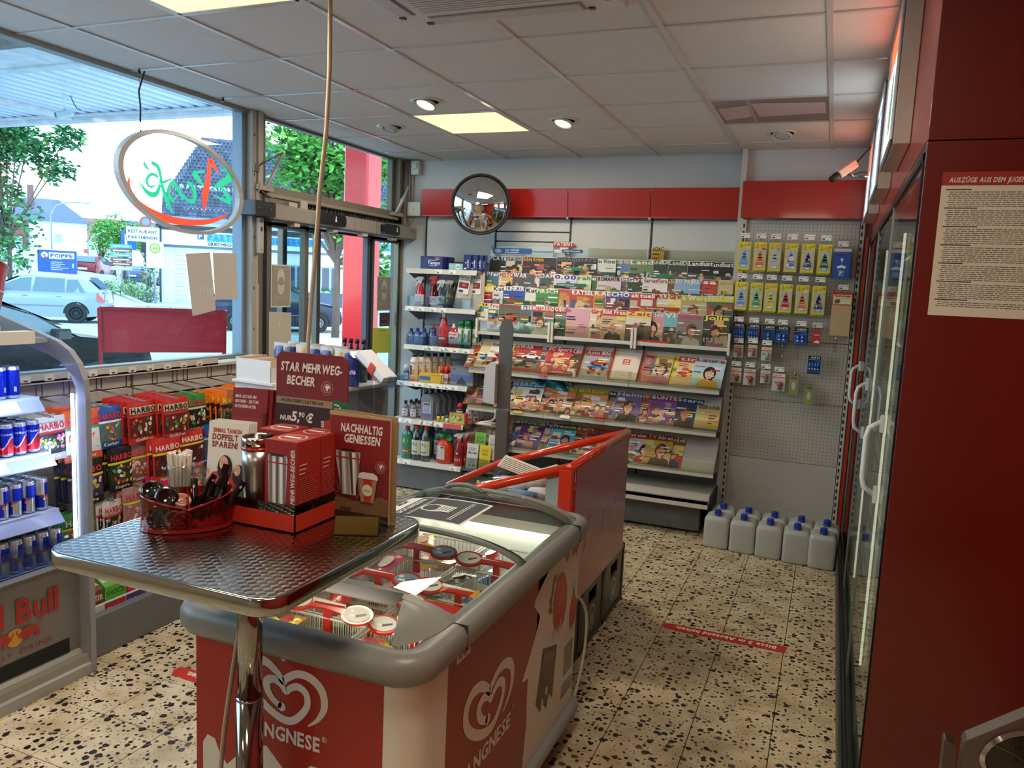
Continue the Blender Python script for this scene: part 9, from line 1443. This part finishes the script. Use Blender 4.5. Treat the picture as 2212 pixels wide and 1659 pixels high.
for a in [((-3.17, 2.395, 1.055), .15, .20, 'c8c0b8', 'b03030', H_, 'c03030', BK, 'Mix', 'red-striped white liquorice sweets bag', 3), ((-3.17, 2.555, 1.065), .19, .24, 'e0602c', '4aa088', H_, 'c03868', ['d8dcd8', 'f4f4f0', 'e8c8d0', 'f4e8ec'], 'Chamallows', 'orange marshmallow bag seen through the cooler side', 4),
 ((-3.17, 2.70, 1.06), .15, .20, '2458a8', 'f0ece4', H_, 'c83030', ['58706c', 'f0c030', 'f0f0f0', '3a8a4a', 'd84a80'], 'Konfekt', 'blue liquorice confectionery bag, top row', 2), ((-3.16, 2.885, 1.07), .19, .215, 'c02a24', 'c8382e', H_, '1c1a18', CB_, 'Goldbären', 'red and gold gummy bag with black lettering, nearer column', 5),
 ((-3.13, 3.07, 1.065), .18, .215, 'c42e24', 'c8382e', H_, '1c1a18', CB_, 'Goldbären', 'red and gold gummy bag with black lettering, farther column', 6), ((-3.17, 3.245, 1.06), .17, .21, '3a8a34', 'd8d0b8', H_, 'c82828', BK, 'Color-Rado', 'green-topped red mix bag', 3),
 ((-3.2, 3.39, 1.055), .14, .2, 'ec7c1c', '2c2018', 'Katjes', 'e8c84c', ['2a1c14', '403028', 'e88a30'], 'Pfötchen', 'orange bag with cream script, left column', 3), ((-3.12, 3.47, 1.06), .165, .225, 'f07f18', '241a14', 'Katjes', 'ecd060', ['241a14', '3a2c20', 'ee8a2c', '7ab040'], 'Pfötchen', 'orange bag with cream script, middle column', 4),
 ((-3.18, 3.66, 1.06), .16, .21, 'ec7c1c', '241a14', 'Katjes', 'e8c84c', ['241a14', '3a2c20', 'ee8a2c'], 'Pfötchen', 'orange bag with cream script, right column', 4), ((-3.2, 3.83, 1.07), .17, .2, 'b82420', 'd8b040', 'Katjes', 'e8d8c0', CB_, 'Joker', 'red bag at the far end of the top row', 3),
 ((-3.15, 2.55, .83), .19, .215, '1c1c1c', 'd8c828', H_, 'd03038', ['3a2a4c', 'e0d8c8', '7a5aa8', 'c8b030', '5a8a9a'], 'Vampire', 'black yellow-striped bag seen through the cooler side', 3), ((-3.15, 2.74, .86), .15, .215, '191919', 'd8c828', H_, 'c83030', ['2c3424', 'e8e8e0', 'c83838', 'd8c030', '4a9a58'], 'Vampire', 'black bag with red bats beside the cooler post', 2),
 ((-3.17, 2.87, .855), .15, .20, '9a7468', 'd8c030', H_, 'b8383c', ['8a5a50', 'd89a88', 'e8c8b0', 'c87868'], 'Pommes', 'brownish clear sour fries bag, second row', 3), ((-3.12, 3.0, .87), .175, .235, 'd03428', 'e8c830', H_, 'e8dcd0', ['4a2020', '3a1a18', 'e8e0d0', '6a2c24'], 'Happy-Cola', 'red cola sweets bag, second row, nearer one', 3),
 ((-3.13, 3.18, .88), .17, .215, 'd03428', 'e8c830', H_, 'e8dcd0', ['4a2020', '3a1a18', 'e8e0d0', '6a2c24'], 'Happy-Cola', 'red cola sweets bag, second row, farther one', 3), ((-3.15, 3.385, .885), .20, .22, '2058a8', 'b8c4d0', H_, 'c0303c', ['5c5a48', 'f0d040', '1c1c18', 'e8e8e0', 'd84a88', '3c8a48'], 'Konfekt', 'blue liquorice confectionery bag, second row', 3),
 ((-3.17, 3.6, .9), .16, .2, 'd8a82c', 'd8c030', H_, '1c1c1c', CB_, 'Pico', 'yellow bag, far end of the second row', 2), ((-3.14, 2.50, .60), .18, .2, '3a8a3c', 'd8c030', H_, 'd8c8c0', ['508a3c', 'd84040', 'e8d040'], 'Frösche', 'green bag low behind the cooler side', 2), ((-3.13, 2.675, .61), .12, .2, 'd0c8bc', 'b83030', H_, 'b83030', BK, 'Stafetten', 'white bag low beside the cooler post', 2),
 ((-3.12, 2.81, .655), .165, .22, 'a88070', 'd8c030', H_, 'b8383c', ['98685c', 'd8a898', 'e8d0c0', 'c88878'], 'Pommes', 'brownish clear sour fries bag, third row', 3), ((-3.12, 3.0, .68), .20, .22, 'd02868', 'e8c830', H_, 'd82c40', ['e098a8', 'f0b8c4', 'd87890', 'f4d0d4'], 'Schnecken', 'bright pink strawberry sweets bag, third row', 3), ((-3.16, 3.20, .66), .17, .2, 'd8d4cc', '7ab04c', H_, 'c83030', ['c83838', '68a848', 'f0ece4', 'e8b8b0'], 'Bärli', 'white and green bag, third row', 2),
 ((-3.16, 3.42, .66), .18, .2, 'd4ccc4', 'c83a3a', H_, 'c83030', WH, 'Mix', 'pale mixed bag, far third row', 2)]: bag(a[0], a[1], a[2], a[3], a[4], a[5], a[6], a[7], a[8], None, rnd.uniform(-.06, .1), a[9], None, a[10])
for k, (y, w_, c_, s_, tc, lb) in enumerate(((2.42, .10, '6a4424', 'CENTER', 'd8c8b0', 'brown sweets box at the left end of the bottom candy shelf'), (2.535, .115, '58b034', 'SHOCK', '1c6a2c', 'bright green chewing gum box on the bottom candy shelf'), (2.66, .12, 'c8284c', 'Hubba', 'e8c040', 'crimson bubble gum box on the bottom candy shelf'), (2.79, .12, 'c880b8', 'Bubba', 'e8e0a0', 'lilac bubble gum box on the bottom candy shelf'), (2.93, .13, '6ab8a0', 'Gum', 'e8f0e8', 'mint box under the table edge on the bottom candy shelf'))):
 m = MB('cover', c_); m.prism([(0, 0), (.10, 0), (.10, .07), (0, .13)], -w_/2, w_/2, lambda u, v, h: (u, h, v)); M = lambda u, v, h: (.1+h, u, v); m.text(M, s_, 0, .025, .024, tc, cx=True, maxw=w_*.9, h=.001); Ms = lambda u, v, h: (.1-v*.86+h*.5, u, .07+v*.5+h*.8); m.text(Ms, s_, 0, .03, .03, 'f0e8dc', cx=True, maxw=w_*.85, h=.001); m.ell(Ms, -w_*.3, .08, .012, .012, 'f0f0e0'); o = m.build('sweets_box'); o.location = (-3.05, y, .205); tag(o, lb, 'sweets')
m = MB('cover', '8a2430'); M = lambda u, v, h: (-2.919+h, u, v)
for k, (c_, s_) in enumerate((('a82830', 'Skittles'), ('4a3a78', 'Hubba'), ('5a5060', 'Bubba'), ('a87098', 'Bubba'), ('6a5a90', 'Gum'))): m.box(-2.922, -2.918, 2.45+k*.115, 2.56+k*.115, .15, .215, col=c_); m.text(M, s_, 2.46+k*.115, .175, .018, 'e8e0d0', h=.002, maxw=.06); m.rect(M, 2.535+k*.115, .165, 2.553+k*.115, .18, 'c8d0e0', h=.002)
m.build('shelf_edge_card', GD)
# corner stand by the door
CT = thing('corner_stand', 'white stand by the door carrying card box, foil bags and water bottles', 'shelf unit', (-2.56, 3.50, 0), -.12)
for z, c_ in ((1.155, 'd4d0c6'), (.88, 'cfcbc0'), (.5, 'cfcbc0'), (.1, '77746e')):
 m = MB('paint', c_); m.box(-.30, .27, -.28, .28, z-.02 if z > .2 else 0, z); m.box(-.305, .275, -.285, -.275, z-.045, z+.005); m.build('stand_shelf', CT, .003)
m = MB('paint', '4c4d4c'); m.box(-.30, .27, .27, .28, .1, 1.135, col='8a8a86'); m.build('stand_back', CT)
def cl(x, y, z): return Matrix.Translation((-2.56, 3.50, 0)) @ Matrix.Rotation(-.12, 4, 'Z') @ Vector((x, y, z))
t = thing('card_box', 'white open carton of greeting cards on the corner stand', 'box', cl(-.165, -.175, 1.156), -.12); m = MB('card', 'd8d6d4'); m.box(-.13, .12, -.11, -.107, 0, .125); m.box(-.13, .12, .10, .103, 0, .11); m.box(-.13, -.127, -.11, .10, 0, .13); m.box(.117, .12, -.11, .10, 0, .09); m.box(-.13, .12, -.11, .10, 0, .003); m.box(-.145, .15, -.125, .11, -.0, .012); m.build('carton', t)
for k in range(24): c_ = rnd.choice(['d8d4cc', 'b8a48c', 'c87860', 'c8c4bc', 'a89884']); m = MB('paper', c_); T_ = Matrix.Translation((-.118+.0095*k, 0, .02)) @ Matrix.Rotation(-.35, 4, 'Y'); m.obox(T_, 0, .0025, -.09, .09, 0, .115-.001*k); m.build('greeting_card', t)
for k in range(12):
 x, y = -.25+.085*(k % 7), -.02+.11*(k//7); sil = ['1a2c74', '202a5c', 'b89858'][k % 3]; m = MB('foil', sil); m.grid(lambda a, b: (.045*(a-.5)*2, -.02*math.sin(PI*a)*(.3+.7*math.sin(PI*b)), .195*b), 6, 8); m.grid(lambda a, b: (-.045*(a-.5)*2, .02*math.sin(PI*a)*(.3+.7*math.sin(PI*b)), .195*b), 6, 8); m.grid(lambda a, b: (.045*(a-.5)*2, -.02*math.sin(PI*a)*.4-.001, .158+.04*b), 6, 2, col='c0bcb4'); m.text(lambda u, v, h: (u, -.022-h, v), 'Caffè', 0, .07, .02, 'd8d8e0', cx=True, ital=.3, width=.06)
 o = m.build('foil_bag'); o.location = cl(x, y, 1.156); o.rotation_euler = (0, 0, rnd.uniform(-.4, .3)); tag(o, f"{'blue' if k % 3 < 2 else 'tan and blue'} foil snack bag with silver top, {'front' if k < 7 else 'back'} row behind the card box, {ORD[k % 7]}", 'snack bag', 'foil snack bags on the corner stand')
for k in range(4): bottle('dark_bottle', f"dark navy sealed bottle top above the foil bags, {('leftmost', 'second', 'third', 'rightmost')[k]}", cl(.03+.045*k, .19, 1.156), [(0, 0), (.025, 0), (.026, .13), (.010, .19), (.010, .225)], 'gloss', '141c3c', [(.012, .21), (.012, .235), (0, .236)], '101428', None, group='dark bottles on the corner stand')
for k in range(5): bottle('water_bottle', f"clear water bottle with white label under the card box, {('leftmost', 'second', 'third', 'fourth', 'rightmost')[k]}", cl(-.20+.085*k, -.28, .881), [(0, 0), (.034, 0), (.036, .01), (.034, .08), (.036, .16), (.028, .20), (.014, .225)], 'pvc', 'b8c4cc', [(.015, .222), (.015, .24), (0, .242)], 'c0c4c8', (.06, .155, 'c8ccd0', [('r', -.03, .11, .0, .125, '4a5058')]), group='water bottles on the corner stand')
t = thing('clear_book_holder', 'clear angled acrylic holder with a white book and red tag by the door', 'holder', (-2.13, 3.40, 1.14), -.2); m = MB('plexi', 'e4eef6'); m.prism([(-.12, .20), (.12, .04), (.15, .05), (.15, .11), (.145, .11), (.143, .06), (.12, .05), (-.12, .21)], -.06, .06, lambda u, v, h: (u, h, v)); m.box(-.06, -.055, -.05, .05, -1.14, .16); m.box(.05, .055, -.05, .05, -1.14, .09); m.box(-.1, .05, -.09, .09, -1.14, -1.13); m.build('acrylic', t)
m = MB('paper', 'd4d8e4'); T_ = Matrix.Translation((-.09, 0, .195)) @ Matrix.Rotation(.59, 4, 'Y'); m.obox(T_, 0, .22, -.05, .05, 0, .03); m.obox(T_, 0, .22, -.052, .052, -.006, 0, col='8a6c4c'); m.build('book', t); m = MB('cover', 'c8342c'); m.obox(T_, .11, .15, -.056, -.052, -.01, .045); m.build('red_tag', t)
